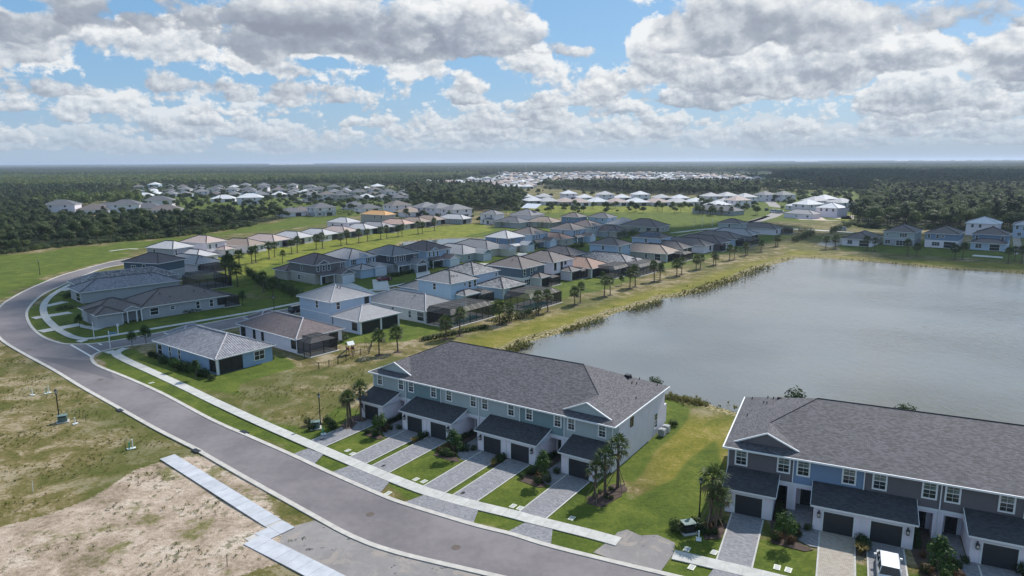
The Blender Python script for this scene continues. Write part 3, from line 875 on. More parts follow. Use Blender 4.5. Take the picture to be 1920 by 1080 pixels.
def cage(t, x0, x1, y0, y1, h=2.8, hr=.9, pool=False):
    """screened pool enclosure standing out from the y1 wall to y0, mansard top"""
    s = MB(); r = 1.4
    c = [(x0, y0), (x1, y0), (x1, y1), (x0, y1)]; ci = [(x0 + r, y0 + r), (x1 - r, y0 + r), (x1 - r, y1 + .3), (x0 + r, y1 + .3)]
    for i in range(4):
        j = (i + 1) % 4
        if i != 2: s.q([(*c[i], 0), (*c[j], 0), (*c[j], h), (*c[i], h)])
        s.q([(*c[i], h), (*c[j], h), (*ci[j], h + hr), (*ci[i], h + hr)])
    s.q([(*p, h + hr) for p in ci])
    o = s.build('screen_enclosure', SCREEN, t)
    f = MB(); b = .045
    for k in range(int((x1 - x0) / 2) + 1):
        x = x0 + (x1 - x0) * k / max(1, int((x1 - x0) / 2)); f.box(x - b, y0 - b, 0, x + b, y0 + b, h)
        xi = min(max(x, x0 + r), x1 - r); f.tube((x, y0, h), (xi, y0 + r, h + hr), b, b, 4); f.tube((xi, y0 + r, h + hr), (xi, y1 + .3, h + hr), b, b, 4)
    for k in range(int((y1 - y0) / 2) + 1):
        y = y0 + (y1 - y0) * k / max(1, int((y1 - y0) / 2))
        for x, q in ((x0, x0 + r), (x1, x1 - r)):
            f.box(x - b, y - b, 0, x + b, y + b, h); f.tube((x, y, h), (q, min(max(y, y0 + r), y1), h + hr), b, b, 4)
    for z in (1.0, h): f.box(x0, y0 - b, z - b, x1, y0 + b, z + b); f.box(x0 - b, y0, z - b, x0 + b, y1, z + b); f.box(x1 - b, y0, z - b, x1 + b, y1, z + b)
    f.tube((x0 + r, y0 + r, h + hr), (x1 - r, y0 + r, h + hr), b, b, 4)
    f.build('enclosure_frame', DARKM, o)
    d = MB(); d.box(x0 - .3, y0 - .4, 0, x1 + .3, y1, .12); d.build('pool_deck', CONC, t)
    if pool:
        p = MB(); p.box(x0 + 1.6, y0 + 1.5, .10, x1 - 2.0, y0 + 4.6, .135); p.build('pool', POOLW, t)


def garage_door(t, x0, x1, y, z1, m=None, panels=4):
    m = m or WDOOR; w = x1 - x0
    tr = MB(); tr.box(x0 - .14, y - .05, .0, x0, y - .002, z1 + .14); tr.box(x1, y - .05, .0, x1 + .14, y - .002, z1 + .14); tr.box(x0, y - .05, z1, x1, y - .002, z1 + .14)
    tr.build('garage_trim', WHITE, t)
    base = MB(); base.box(x0, y - .015, 0, x1, y - .003, z1); o = base.build('garage_door', m, t)
    key = ('gp', round(w, 2), round(z1 / panels, 3), m.name)
    if key not in win_cache:
        p = MB(); hh = z1 / panels; p.box(-w / 2 + .02, -.03, .015, w / 2 - .02, -.016, hh - .015)
        for k in range(4):
            a = -w / 2 + w * (k + .12) / 4; b = -w / 2 + w * (k + .88) / 4; p.box(a, -.042, hh * .22, b, -.031, hh * .78)
        win_cache[key] = p.mesh('door_panel', m)
    for k in range(panels): link('door_panel', win_cache[key], o, T((x0 + x1) / 2, y, z1 * k / panels))
    return o


def vents(t, pts, m=None):
    for (x, y, z) in pts:
        mb = MB(); mb.tube((x, y, z - .15), (x, y, z + .38), .07, .07, 6); mb.box(x - .16, y - .16, z + .3, x + .16, y + .16, z + .36); mb.build('roof_vent', DARKM, t)


# ---------------------------------------------------------------- the two rows of townhouses
def lantern_mesh():
    mb = MB(); mb.box(-.05, -.05, -.05, .05, 0, .45); mb.tube((0, -.18, .42), (0, 0, .42), .02, .02, 5); mb.box(-.10, -.28, -.05, .10, -.08, .02)
    mb.lathe([(.12, .26), (.15, .28), (.05, .40), (.0, .44)], 8, 0, (0, -.18))
    for a in (-1, 1):
        for b in (-1, 1): mb.box(a * .09 - .012, -.18 + b * .09 - .012, .0, a * .09 + .012, -.18 + b * .09 + .012, .27)
    mb.box(-.07, -.25, .02, .07, -.11, .24, 1); return mb.mesh('wall_lantern', [DARKM, glass_mat('lantern_glass', (.3, .3, .28), .1)])


LANT = lantern_mesh()


def townhouses(name, label, O, ux, n_units, unit, uppers, low, dep=16.0, ww=(.78, 1.42), ac=False, endwin=True, pavers=None, walk=None, group='rows of two storey townhouses'):
    """frame: x along the facade, -y out to the street, y back"""
    rz = math.atan2(ux[1], ux[0]); t = thing(name, label, 'townhouses', (O[0], O[1], 0), rz, group)
    Lx = n_units * unit; he = 5.75; bw = 3.15      # eave height, garage bump
    # lower walls, entries cut back 1.6 m
    party = [unit * k for k in range(n_units + 1)]
    gar = []                                        # garage bumps: (x0, x1, [door centres])
    k = 0
    gar.append((.35, 4.85, [2.6]))
    for k in range(1, n_units - 1, 2):
        p = party[k + 1]; gar.append((p - 4.2, p + 4.2, [p - 2.0, p + 2.0]))
    gar.append((Lx - 4.85, Lx - .35, [Lx - 2.6]))
    walls(t, 0, 1.62, Lx, dep, 0, he, low)
    xs = 0.0
    segs = []
    for (a, b, ds) in gar:
        segs.append((xs, a)); xs = b
    # the wall plane on the garage stretches and the columns between entries
    for (a, b, ds) in gar: walls(t, max(0, a - (.35 if a < 1 else 0)), 0, min(Lx, b + (.35 if b > Lx - 1 else 0)), 1.6, 0, 2.95, low)
    for i in range(len(gar) - 1):
        p = party[1 + 2 * i]; mb = MB(); mb.box(p - .42, 0, 0, p + .42, 1.6, 2.72); mb.build('entry_pier', low, t)
        for s in (-1, 1):
            x0, x1 = sorted((p + s * .42, gar[i][1] if s < 0 else gar[i + 1][0]))
            h = MB(); h.box(x0, .02, 2.45, x1, 1.6, 2.72); h.build('entry_ceiling', W_WHITE, t)
            dx = (x0 + x1) / 2; f = MB(); f.box(dx - .62, 1.52, .05, dx - .5, 1.6, 2.2); f.box(dx + .5, 1.52, .05, dx + .62, 1.6, 2.2); f.box(dx - .62, 1.52, 2.2, dx + .62, 1.6, 2.32)
            fo = f.build('door_frame', WHITE, t); d = MB(); d.box(dx - .5, 1.56, .05, dx + .5, 1.6, 2.2); d.box(dx - .3, 1.545, .35, dx + .3, 1.56, 2.0, 1); do = d.build('front_door', [GDOOR, GLASS], t)
            hd = MB(); hd.tube((dx + .38, 1.50, 1.05), (dx + .38, 1.56, 1.05), .03, .03, 6); hd.build('handle', DARKM, do)
    # band and upper walls, one colour for each home
    mb = MB(); mb.box(-.03, -.05, 2.72, Lx + .03, -.001, 2.95); mb.build('trim_band', WHITE, t)
    for k in range(n_units):
        mb = MB(); mb.box(party[k] + .002, .0, 2.96, party[k + 1] - .002, 1.6, he); mb.build('upper_wall', uppers[k], t)
        mirror = k % 2 == 1
        us = [1.32, unit - .92] if not mirror else [.92, unit - 1.32] if k < n_units - 1 else [.92, unit - 1.32]
        for u in us: window(t, party[k] + u, -.002, 5.52 - ww[1], 0, ww[0], ww[1], 1, blind=(rnd.random() < .85), rows=2, tr=.15)
    for p in party[1:-1]:
        for dz in (0,):
            mb = MB(); mb.box(p - .05, -.13, .15, p + .05, -.055, he - .05); mb.build('downspout', WHITE, t)
    # a lighter strip at the corners
    for x in (-.04, Lx - .08): mb = MB(); mb.box(x, -.045, 0, x + .12, -.003, he); mb.build('corner_board', WHITE, t)
    # main roof with end hips and the small front gables over the end homes
    r = MB(); caps = MB(); oh = .42; pitch = .455; z = he
    X0, X1, Y0, Y1 = -oh, Lx + oh, -oh, dep + oh; rr = (Y1 - Y0) / 2; Hh = z + rr * pitch; ym = (Y0 + Y1) / 2; g = 4.05
    zg = z + g * pitch                           # the gable apex
    yf = Y0 + .95                                # its face
    for sx in (0, 1):
        M = (lambda x: X0 + x) if sx == 0 else (lambda x: X1 - x)
        P = lambda x, y, zz: (M(x), y, zz)
        def F(pts): uvf(r, pts if sx == 0 else pts[::-1])
        # end plane, carried forward to the gable face
        x_f = (yf - Y0)                           # where the end plane meets the pent roof in front
        F([P(0, Y1, z), P(0, Y0, z), P(x_f, yf, z + x_f * pitch), P(g, yf, zg), P(g, Y0 + g, zg), P(rr, ym, Hh)])
        # right side of the gable
        F([P(g, yf, zg), P(2 * g - x_f, yf, z + x_f * pitch), P(g, Y0 + g, zg)])
        # gable face
        wv = MB(); wv.q([P(x_f + .25, yf + .12, z + x_f * pitch - .12), P(2 * g - x_f - .25, yf + .12, z + x_f * pitch - .12), P(g, yf + .12, zg - .12)] if sx == 0 else [P(x_f + .25, yf + .12, z + x_f * pitch - .12), P(g, yf + .12, zg - .12), P(2 * g - x_f - .25, yf + .12, z + x_f * pitch - .12)])
        wv.build('gable_wall', uppers[0 if sx == 0 else -1], t)
        rk = MB()
        for (xa, za, xb, zb) in ((x_f - .1, z + x_f * pitch - .05, g, zg), (g, zg, 2 * g - x_f + .1, z + x_f * pitch - .05)):
            a = Vector(P(xa, yf, za)); b = Vector(P(xb, yf, zb)); rk.tube(a - Vector((0, .02, .07)), b - Vector((0, .02, .07)), .10, .10, 4)
        rk.build('gable_rake', WHITE, t)
        # back hip
    # front slope in pieces: pent strips under the gables and the big field
    def Fr(pts): uvf(r, pts)
    x_f = yf - Y0
    Fr([(X0, Y0, z), (X1, Y0, z), (X1 - x_f, yf, z + x_f * pitch), (X0 + x_f, yf, z + x_f * pitch)])
    Fr([(X0 + 2 * g - x_f, yf, z + x_f * pitch), (X1 - 2 * g + x_f, yf, z + x_f * pitch), (X1 - g, Y0 + g, zg), (X1 - rr, ym, Hh), (X0 + rr, ym, Hh), (X0 + g, Y0 + g, zg)])
    Fr([(X1, Y1, z), (X0, Y1, z), (X0 + rr, ym, Hh), (X1 - rr, ym, Hh)])
    th = .2; c = [(X0, Y0), (X1, Y0), (X1, Y1), (X0, Y1)]
    r.build('roof', R_SHING, t)
    fa = MB()
    for i in range(4):
        a, b = c[i], c[(i + 1) % 4]; fa.q([(*a, z - th), (*b, z - th), (*b, z + .01), (*a, z + .01)])
    fa.q([(*p, z - th) for p in c][::-1]); fa.build('fascia', WHITE, t)
    caps.tube((X0 + rr, ym, Hh), (X1 - rr, ym, Hh), .06, .06, 5)
    for a, b in (((X0, Y0), (X0 + rr, ym)), ((X1, Y0), (X1 - rr, ym))):
        p0 = Vector((*a, z)); p1 = Vector((*b, Hh)); q = p0 + (p1 - p0) * (g / rr); caps.tube(q, p1, .05, .05, 5)
    caps.build('ridge_cap', R_SHINGD, t)
    gt = MB(); gt.box(X0 - .12, Y0 - .12, z - .16, X1 + .12, Y0 - .005, z + .015); gt.build('gutter', WHITE, t)
    for xa, xb in ((X0 - .13, X0 - .005), (X1 + .005, X1 + .13)): gt = MB(); gt.box(xa, Y0, z - .16, xb, Y1, z + .015); gt.build('gutter', WHITE, t)
    # garages
    for (a, b, ds) in gar:
        walls(t, a, -bw, b, -.004, 0, 2.62, low, 'garage_wall')
        for s_, x in ((0, a), (1, b)):
            tri = MB(); xx = x; pts = [(xx, -bw, 2.62), (xx, -.06, 2.62), (xx, -.06, 3.5)]; tri.q(pts if s_ else pts[::-1]); tri.build('garage_gable', low, t)
        s = MB(); o_ = .28; y0 = -bw - .38; z0, z1 = 2.66, 3.60
        uvf(s, [(a - o_, y0, z0), (b + o_, y0, z0), (b + o_, -.07, z1), (a - o_, -.07, z1)])
        s.build('garage_roof', R_SHINGD, t)
        fs = MB(); fs.q([(a - o_, y0, z0 - .17), (b + o_, y0, z0 - .17), (b + o_, y0, z0 + .01), (a - o_, y0, z0 + .01)]); fs.q([(a - o_, -.07, z0 - .17), (b + o_, -.07, z0 - .17), (b + o_, y0, z0 - .17), (a - o_, y0, z0 - .17)])
        for x in (a - o_, b + o_):
            pts = [(x, y0, z0 - .17), (x, y0, z0 + .01), (x, -.07, z1 + .01), (x, -.07, z1 - .17)]; fs.q(pts); fs.q([(p[0] + (.04 if x > a else -.04), p[1], p[2]) for p in pts][::-1])
            xx0 = x if x > a else x - .04; fs.q([(xx0, y0, z0 + .01), (xx0 + .04, y0, z0 + .01), (xx0 + .04, -.07, z1 + .01), (xx0, -.07, z1 + .01)])
        fs.build('fascia', WHITE, t)
        for dcx in ds:
            garage_door(t, dcx - 1.28, dcx + 1.28, -bw, 2.08, GDOOR, 4)
        lx = []
        if len(ds) == 2:
            lx = [a + .5, b - .5]; mid = (a + b) / 2
            m_ = MB(); m_.box(mid - .05, -bw - .1, .1, mid + .05, -bw - .004, 2.6); m_.build('downspout', WHITE, t)
        else: lx = [a + .45 if a > 1 else b - .55] if False else ([a + .48] if a < 1 else [b - .5])
        for x in lx: link('wall_lantern', LANT, t, T(x, -bw - .002, 1.55, 0, 1.25))
        # downspout at the garage corner
        m_ = MB(); m_.box(b - .12, -bw - .09, .1, b - .03, -bw - .004, 2.6); m_.build('downspout', WHITE, t)
    # side wall windows and rear things
    if endwin:
        window(t, Lx + .002, 5.2, 3.9, PI / 2, .75, 1.5, 1, frame=DARKM, tr=.05); window(t, Lx + .002, 12.9, 1.1, PI / 2, .9, 1.9, 1, tr=.14)
        walls(t, Lx - 5.2, dep + .004, Lx - .6, dep + 2.4, 0, 2.6, low, 'rear_porch')
    if ac:
        for i, (xx, yy) in enumerate(((Lx + .8, dep - 2.6), (Lx + .8, dep - 1.2))):
            a_ = MB(); a_.box(-.4, -.4, .08, .4, .4, .95); a_.lathe([(.32, .95), (.32, 1.0), (.05, 1.0)], 12); 
            for q in range(6): a_.box(-.42, -.42, .16 + q * .13, .42, .42, .2 + q * .13)
            w_ = t.matrix_basis if False else (Matrix.Translation((O[0], O[1], 0)) @ Matrix.Rotation(rz, 4, 'Z')) @ Vector((xx, yy, 0))
            ob = a_.mesh('air_conditioner', mat('grey_steel', (.35, .37, .38), .5, .1) if 'grey_steel' not in bpy.data.materials else bpy.data.materials['grey_steel'])
            thing('air_conditioner', ('grey outdoor air conditioner unit against the side wall of the front row, nearer the lake', 'grey outdoor air conditioner unit against the side wall of the front row, nearer the road')[1 - i], 'air conditioner', w_, rz, 'air conditioners beside the front row', ob)
        for (ex, ey) in ((Lx - 2.2, dep * .62),):
            pass
    # vents on the end plane
    for (ux_, uy_) in ((3.6, 12.2), (3.0, 11.0), (2.6, 11.6), (2.9, 13.2), (1.2, 8.2), (1.0, 14.6)):
        for sx in ((1,) if ac else (0,)):
            x = (X0 + ux_) if sx == 0 else (X1 - ux_); zz = z + ux_ * pitch
            q = MB(); q.tube((x, uy_, zz - .1), (x, uy_, zz + .28), .06, .06, 6); q.build('roof_vent', DARKM, t)
    xx = (X1 - 4.0) if ac else (X0 + 4.4); q = MB(); q.box(xx - .35, 11.6, z + 4.2 * pitch - .15, xx + .35, 12.3, z + 4.2 * pitch + .22); q.build('roof_vent', DARKM, t)
    return t, gar, party


# front row
A1 = G(691.6, 696.7, 5.75).xy; B1 = G(1152.9, 801.1, 5.75).xy
u1 = (B1 - A1).normalized(); n1 = Vector((u1.y, -u1.x)); O1 = A1 + u1 * .42 - n1 * .42
UN1 = ((B1 - A1).length - .84) / 6
th1, gar1, party1 = townhouses('townhouse_row', 'grey roofed row of six pale green two storey townhouses in the middle, lake behind', O1, u1, 6, UN1, [W_SAGE, W_TEAL, W_SAGE, W_SAGE, W_TEAL, W_SAGE], W_WHITE, 15.9, ac=True)
A2 = G(1357.3, 837, 5.75).xy; B2 = G(1920, 932, 5.75).xy
u2 = (B2 - A2).normalized(); n2 = Vector((u2.y, -u2.x)); O2 = A2 + u2 * .42 - n2 * .42
th2, gar2, party2 = townhouses('townhouse_row', 'row of taupe and blue two storey townhouses cut off by the right edge, grey roof', O2, u2, 6, 6.35, [W_DTAUPE, W_DBLUE, W_DTAUPE, W_DTAUPE, W_DBLUE, W_DTAUPE], W_WHITE, 15.9, ww=(.98, 1.56), ac=False, endwin=False)


def fr(O, u, n, x, w): return O + u * x + n * w          # point of a row's frame, w metres out in front


def drives(O, u, n, gar, party, walkp, beige=()):
    def reach(x):
        w = 3.2
        while w < 16 and min((q - fr(O, u, n, x, w)).length for q in walkp) > .62: w += .15
        return w
    cnt = 0
    for gi, (a, b, ds) in enumerate(gar):
        for d in ds:
            x0, x1 = d - 1.5, d + 1.5; w0, w1 = reach(x0), reach(x1)
            if w0 > 15.9 or w1 > 15.9: w0 = w1 = 12
            P = [fr(O, u, n, x0, 3.0), fr(O, u, n, x1, 3.0), fr(O, u, n, x1, w1 + .25), fr(O, u, n, x0, w0 + .25)]
            sheet('driveway', P, .055, PAVERB if cnt in beige else PAVER, thick=.05)
            for x, w in ((x0, w0), (x1, w1)):
                A = fr(O, u, n, x - .07, 3.4); B = fr(O, u, n, x - .07, w); C_ = fr(O, u, n, x + .07, w); D = fr(O, u, n, x + .07, 3.4)
                sheet('drive_edging', [A, D, C_, B], .062, CONC, thick=.03)
            cnt += 1
    for i in range(len(gar) - 1):
        p = party[1 + 2 * i]; a = gar[i][1] + .1; b = gar[i + 1][0] - .1
        # path from the drive right of the entries curling in to the doors
        q = [(p - .2, -1.55), (b, -1.55), (b, 2.6), (b + .9, 3.4), (b + 1.0, 6.4), (b + .1, 6.5), (b - 1.0, 5.8), (p + .1, 4.6), (p - .3, 3.2)]
        sheet('entry_path', [fr(O, u, n, x, w) for x, w in q], .05, PAVER, thick=.05)
        q = [(a, -1.5), (p - .45, -1.5), (p - .45, 2.2), (p - .4, 4.4), (p + .7, 6.0), (b + .4, 7.0), (b - .3, 7.6), (a + .3, 7.4), (a - .2, 3.3)]
        sheet('planting_bed', [fr(O, u, n, x, w) for x, w in q], .03, MULCH, thick=.03)
    for (a, b, ds) in gar[1:-1]:
        m_ = (a + b) / 2; q = [(m_ - .45, 3.2), (m_ + .45, 3.2), (m_ + .5, 6.2), (m_ - .5, 6.2)]
        sheet('planting_bed', [fr(O, u, n, x, w) for x, w in q], .035, MULCH, thick=.03)


drives(O1, u1, n1, gar1, party1, W_b); drives(O2, u2, n2, gar2, party2, W_t2, beige=(1,))

# ---------------------------------------------------------------- single houses
RC = math.radians


def house(label, npx, he, ang, la, lb, roofm, wallm_, feats=(), cap=RIDGE, pitch=.42, group=None, upper=None, far=False, name='house', oh=.45, npt=None):
    """npx: picture point of the eave corner nearest the camera; x runs along ang for lb metres, y behind it for la"""
    rz = RC(ang); ca, sa = math.cos(rz), math.sin(rz)
    E_ = npt if npt is not None else G(npx[0], npx[1], he).xy
    o = E_ + Vector((ca, sa)) * oh + Vector((-sa, ca)) * oh          # wall corner inside the eave corner
    t = thing(name, label, 'house', (o.x, o.y, 0), rz, group)
    if upper is not None:
        walls(t, 0, 0, lb, la, 0, 2.9, wallm_); walls(t, 0, 0, lb, la, 3.04, he - .05, upper, 'upper_wall')
        mb = MB(); mb.box(-.04, -.04, 2.9, lb + .04, la + .04, 3.04); mb.build('trim_band', WHITE, t)
    else: walls(t, 0, 0, lb, la, 0, he - .05, wallm_)
    r = MB(); cp = MB(); hip(r, 0, 0, lb, la, he, pitch, oh, .2, cp); r.build('roof', [roofm, WHITE], t); cp.build('ridge_cap', cap, t)
    for f in feats:
        k = f[0]
        if k == 'w': face_win(t, ('y0', -.002), f[1], f[2], *(f[3:] or (1.0, 1.5, 1)), frame=None, far=far)
        elif k == 's': face_win(t, ('x0', -.002), f[1], f[2], *(f[3:] or (.8, 1.4, 1)), far=far)
        elif k == 'S': face_win(t, ('x1', lb + .002), f[1], f[2], *(f[3:] or (.8, 1.4, 1)), far=far)
        elif k == 'W': face_win(t, (f[6], f[7]), f[1], f[2], f[3], f[4], f[5], far=far, frame=f[8] if len(f) > 8 else None)
        elif k == 'sh':                                   # dark shutters either side of a window at (u, z) of height h
            mb = MB(); u, z, w, h = f[1:5]
            for s in (-1, 1): mb.box(u + s * (w / 2 + .32) - .18, -.06, z, u + s * (w / 2 + .32) + .18, -.003, z + h)
            mb.build('shutter', DARKM, t)
        elif k == 'lanai': recess(t, f[1], f[2], 0, f[3] if len(f) > 3 else 2.55)
        elif k == 'cage': cage(t, f[1], f[2], -f[3], 0, *(f[4:]))
        elif k == 'wing':                                 # one storey wing x0,y0,x1,y1[,roof]
            x0, y0, x1, y1 = f[1:5]; walls(t, x0, y0, x1, y1, 0, 2.85, wallm_, 'wing_wall')
            r = MB(); cp = MB(); hip(r, x0, y0, x1, y1, 2.9, pitch, oh, .2, cp); r.build('wing_roof', [roofm, WHITE], t); cp.build('ridge_cap', cap, t)
        elif k == 'lwin':                                 # lanai in a wing's front face at y
            mb = MB(); x0, x1, y, z1 = f[1:5]; mb.box(x0, y - .03, .05, x1, y - .006, z1); mb.build('lanai_screen', SCREEN_D, t)
            for x in f[5:]:
                c_ = MB(); c_.box(x - .2, y - .16, 0, x + .2, y + .2, z1 + .1); c_.build('column', WHITE, t)
        elif k == 'garage':                               # x0,x1,depth,door colour,[gable colour]
            x0, x1, dp = f[1:4]; gm = f[5] if len(f) > 5 else wallm_
            walls(t, x0, -dp, x1, -.003, 0, 2.75, wallm_, 'garage_wall')
            r = MB(); gable(r, x0, -dp, x1, 1.2, 2.85, .5); r.build('garage_roof', [roofm, WHITE, gm], t)
            garage_door(t, x0 + .5, x1 - .5, -dp, 2.15, f[4])
        elif k == 'porch':                                # x0,x1,depth
            x0, x1, dp = f[1:4]; s = MB(); uvf(s, [(x0 - .2, -dp - .3, 2.65), (x1 + .1, -dp - .3, 2.65), (x1 + .1, -.02, 3.6), (x0 - .2, -.02, 3.6)]); s.build('porch_roof', roofm, t)
            s = MB(); s.box(x0 - .2, -dp - .32, 2.45, x1 + .1, -dp - .2, 2.66); s.build('porch_beam', WHITE, t)
            for x in (x0, x1 - .3): c_ = MB(); c_.box(x, -dp - .2, 0, x + .28, -dp + .08, 2.45); c_.build('column', WHITE, t)
            d_ = MB(); d_.box((x0 + x1) / 2 - .5, -.04, 0, (x0 + x1) / 2 + .5, -.005, 2.1); d_.build('front_door', GDOOR, t)
        elif k == 'fgable':                               # small front gable on the roof: x0,x1
            x0, x1 = f[1:3]; r = MB(); gable(r, x0, -.1, x1, 2.2, he + .02, .55, .2); r.build('front_gable', [roofm, WHITE, upper or wallm_], t)
        elif k == 'vents': 
            rv = rnd
            for _ in range(f[1]):
                x, y = rv.uniform(.2, .8) * lb, rv.uniform(.15, .5) * la; z = he + min(x + oh, lb - x + oh, y + oh, la - y + oh) * pitch; vents(t, [(x, y, z)])
        elif k == 'solar':
            s = MB(); x0, y0, x1, y1, side = f[1:6]
            n = int((y1 - y0) / 1.1); 
            for i in range(n):
                a = y0 + (y1 - y0) * i / n; b = a + (y1 - y0) / n - .08
                for j in range(2):
                    xa = x0 + (x1 - x0) * j / 2; xb = xa + (x1 - x0) / 2 - .08; zz = lambda x: he + (x + oh) * pitch + .08
                    p = MB(); p.q([(xa, a, zz(xa)), (xb, a, zz(xb)), (xb, b, zz(xb)), (xa, b, zz(xa))]); p.q([(xa, a, zz(xa) - .03), (xa, b, zz(xa) - .03), (xb, b, zz(xb) - .03), (xb, a, zz(xb) - .03)]); p.build('solar_panel', f[6] if len(f) > 6 else SOLAR, t)
        elif k == 'gporch':                              # free gabled porch: x0,x1,y0,y1
            x0, x1, y0, y1 = f[1:5]; r = MB(); gable(r, x0, y0, x1, y1, 2.75, .45, .25); r.build('porch_roof', [roofm, WHITE, wallm_], t)
            for x in (x0 + .1, x0 + 1.1, x1 - 1.1, x1 - .1): c_ = MB(); c_.box(x - .12, y0, 0, x + .12, y0 + .24, 2.6); c_.build('column', WHITE, t)
            d_ = MB(); d_.box(x0 + .3, y1 - .3, 0, x1 - .3, y1 - .27, 2.4); d_.build('entry_shade_panel', SCREEN_D, t)  # dark panel painted in for the shade under the porch
        elif k == 'gdoor': garage_door(t, *f[1:5])
        elif k == 'col':
            for x in f[1:]: c_ = MB(); c_.box(x - .16, -.16, 0, x + .16, .16, 2.8); c_.build('column', WHITE, t)
        elif k == 'band': mb = MB(); mb.box(-.04, -.04, 2.85, lb + .04, la + .04, 3.0); mb.build('trim_band', WHITE, t)
    return t


A = 'ang'; LR = 52      # the lakeside streets run at 52 degrees
s1 = lambda *ys: [('s', y, 1.0, .8, 1.4, 1) for y in ys]
s2 = lambda *ys: [('s', y, 3.9, .8, 1.4, 1) for y in ys]
gl = 'houses along the lake side of the side street'
house('light blue bungalow with striped grey barrel tile roof nearest the road junction', (403.1, 674.4), 2.9, 53, 20.6, 10.6, R_BAR, W_BLUE,
      [('lanai', .5, 4.7), ('w', 8.0, .9, 1.9, 1.5, 2), ('s', 15.5, .7, .6, 1.7, 1), ('s', 12.2, .7, .6, 1.7, 1), ('s', 19.2, .3, 1.6, 2.0, 1), ('wing', 4.2, 19.5, 10.6, 24.5), ('col', .1)] + [('W', 1.2, .5, 1.7, 2.0, 1, 'x0', -.002, DARKM)], cap=RIDGEL, group=gl)
house('white bungalow with maroon tile roof and black screened porch behind the playset', (554.4, 636.9), 2.9, 51, 20.0, 10.2, R_MAR, W_WHITE,
      [('cage', .1, 6.0, 4.0, 2.5, .7), ('W', 8.2, .8, 1.9, 1.5, 2, 'y0', -.002, DARKM), ('W', 1.0, .9, 1.3, 1.4, 1, 'x0', -.002, DARKM), ('W', 11.5, .7, .6, 1.6, 1, 'x0', -.002, DARKM), ('W', 14.5, .7, .6, 1.6, 1, 'x0', -.002, DARKM), ('W', 18.6, .3, 1.4, 2.0, 1, 'x0', -.002, DARKM), ('wing', 4.0, 19.0, 10.2, 24.0)], cap=RIDGEL, group=gl)
house('powder blue two storey house with pale grey hip roofs and white columned rear lanai', (619.4, 567.5), 5.75, 51, 11.5, 10.8, R_LGREY, W_LBLUE,
      [('wing', 0, -9.3, 10.8, -.5), ('lwin', .6, 10.4, -9.3, 2.45, .25, 5.6, 10.5), ('W', -8.3 + .6, .8, 1.4, 1.4, 1, 'x0', -.002, DARKM), ('w', 1.8, 3.9, .9, 1.5, 1), ('W', 9.6, 3.9, 1.0, 1.5, 1, 'y0', -.002, DARKM), ('s', 5.0, 3.9, .8, 1.5, 1), ('vents', 2), ('band',), ('wing', 3.5, 10.9, 10.8, 15.5)], cap=RIDGEL, group=gl)
house('off white bungalow with long light grey roof and big screened swimming pool', (798, 584.4), 2.9, LR, 20.8, 10.6, R_GREY, W_OFF,
      [('cage', 0, 14.5, 7.5, 2.9, .9, True), ('lanai', .4, 10.2), ('s', 1.6, .5, 2.0, 1.9, 1), ('s', 5.0, .8, .8, 1.5, 1), ('s', 10.5, .8, .8, 1.6, 1), ('s', 17, 1.5, .6, .9, 1), ('vents', 5), ('col', .12)], cap=RIDGEL, group=gl)
house('sky blue two storey house with grey roof between two pool cages', (845, 532.5), 5.75, LR, 11.2, 9.8, R_GREY, W_SKY,
      [('wing', 1.8, -3.0, 7.0, .4), ('cage', 6.5, 11.5, 4.2, 2.4, .7), ('lwin', 2.1, 6.7, -3.0, 2.4, 2.0), ('w', 7.0, 3.8, .9, 1.4, 1), ('w', 9.0, 3.8, .9, 1.6, 1), ('w', 5.2, 4.5, .7, .6, 1), ('s', 5.5, 3.7, .9, 1.5, 1), ('vents', 4), ('wing', 1.0, 11, 9.8, 19)], group=gl)
house('two storey house with mottled dark grey roof and wide lanai wing under black screens', (888, 516), 5.75, LR, 11.0, 10.4, R_MOT, W_LBLUE,
      [('wing', 1.2, -9.0, 10.4, -.3), ('lwin', 4.0, 10.4, -9.0, 2.5, 1.4), ('w', 9.4, 4.2, .8, .9, 1), ('vents', 2)], group=gl)
t_ = house('low screened pool enclosure with dark sloping top on the lawn side of the mottled roof', (990, 553.5), 2.9, LR, .5, .5, R_MOT, W_LBLUE, []) if False else None
house('slate blue two storey house with brown tile roof and small screened porch', (978.9, 504.2), 5.75, LR, 12.2, 10.8, R_BROWN, W_OFF,
      [('wing', 4.4, -3.2, 8.8, .4), ('cage', 8.0, 12.4, 4.6, 2.4, .5), ('lwin', 4.7, 8.5, -3.2, 2.4, 4.6), ('w', 1.3, 3.6, .9, 1.7, 1), ('w', 4.6, 3.6, .9, 1.7, 1), ('w', 6.6, 4.5, .8, .6, 1), ('w', 2.6, .7, 2.6, 1.6, 3), ('vents', 4)], upper=W_SLATE, group=gl)
house('bright white two storey house with brown grey roof and black framed windows', (1037.5, 492.5), 5.75, LR, 13.5, 10.8, R_BROWN, W_WHITE,
      [('wing', 4.2, -3.6, 9.0, .4), ('cage', 8.6, 13.4, 4.6, 2.4, .6), ('lwin', 4.5, 8.7, -3.6, 2.4, 4.4), ('W', 1.2, 3.3, .9, 2.1, 1, 'y0', -.002, DARKM), ('W', 4.6, 3.3, .9, 2.1, 1, 'y0', -.002, DARKM), ('W', 6.6, 4.4, .8, .8, 1, 'y0', -.002, DARKM), ('lanai', .6, 4.0, 2.2), ('vents', 3)], group=gl)
house('bungalow with terracotta tan roof and low dark screen enclosure beside the white house', (1110, 504.2), 2.9, LR, 20.5, 10.8, R_ORNG, W_TANW,
      [('cage', 3, 15.5, 6.5, 2.7, .7), ('lanai', .4, 10.4), ('col', .12), ('vents', 2)], group=gl)
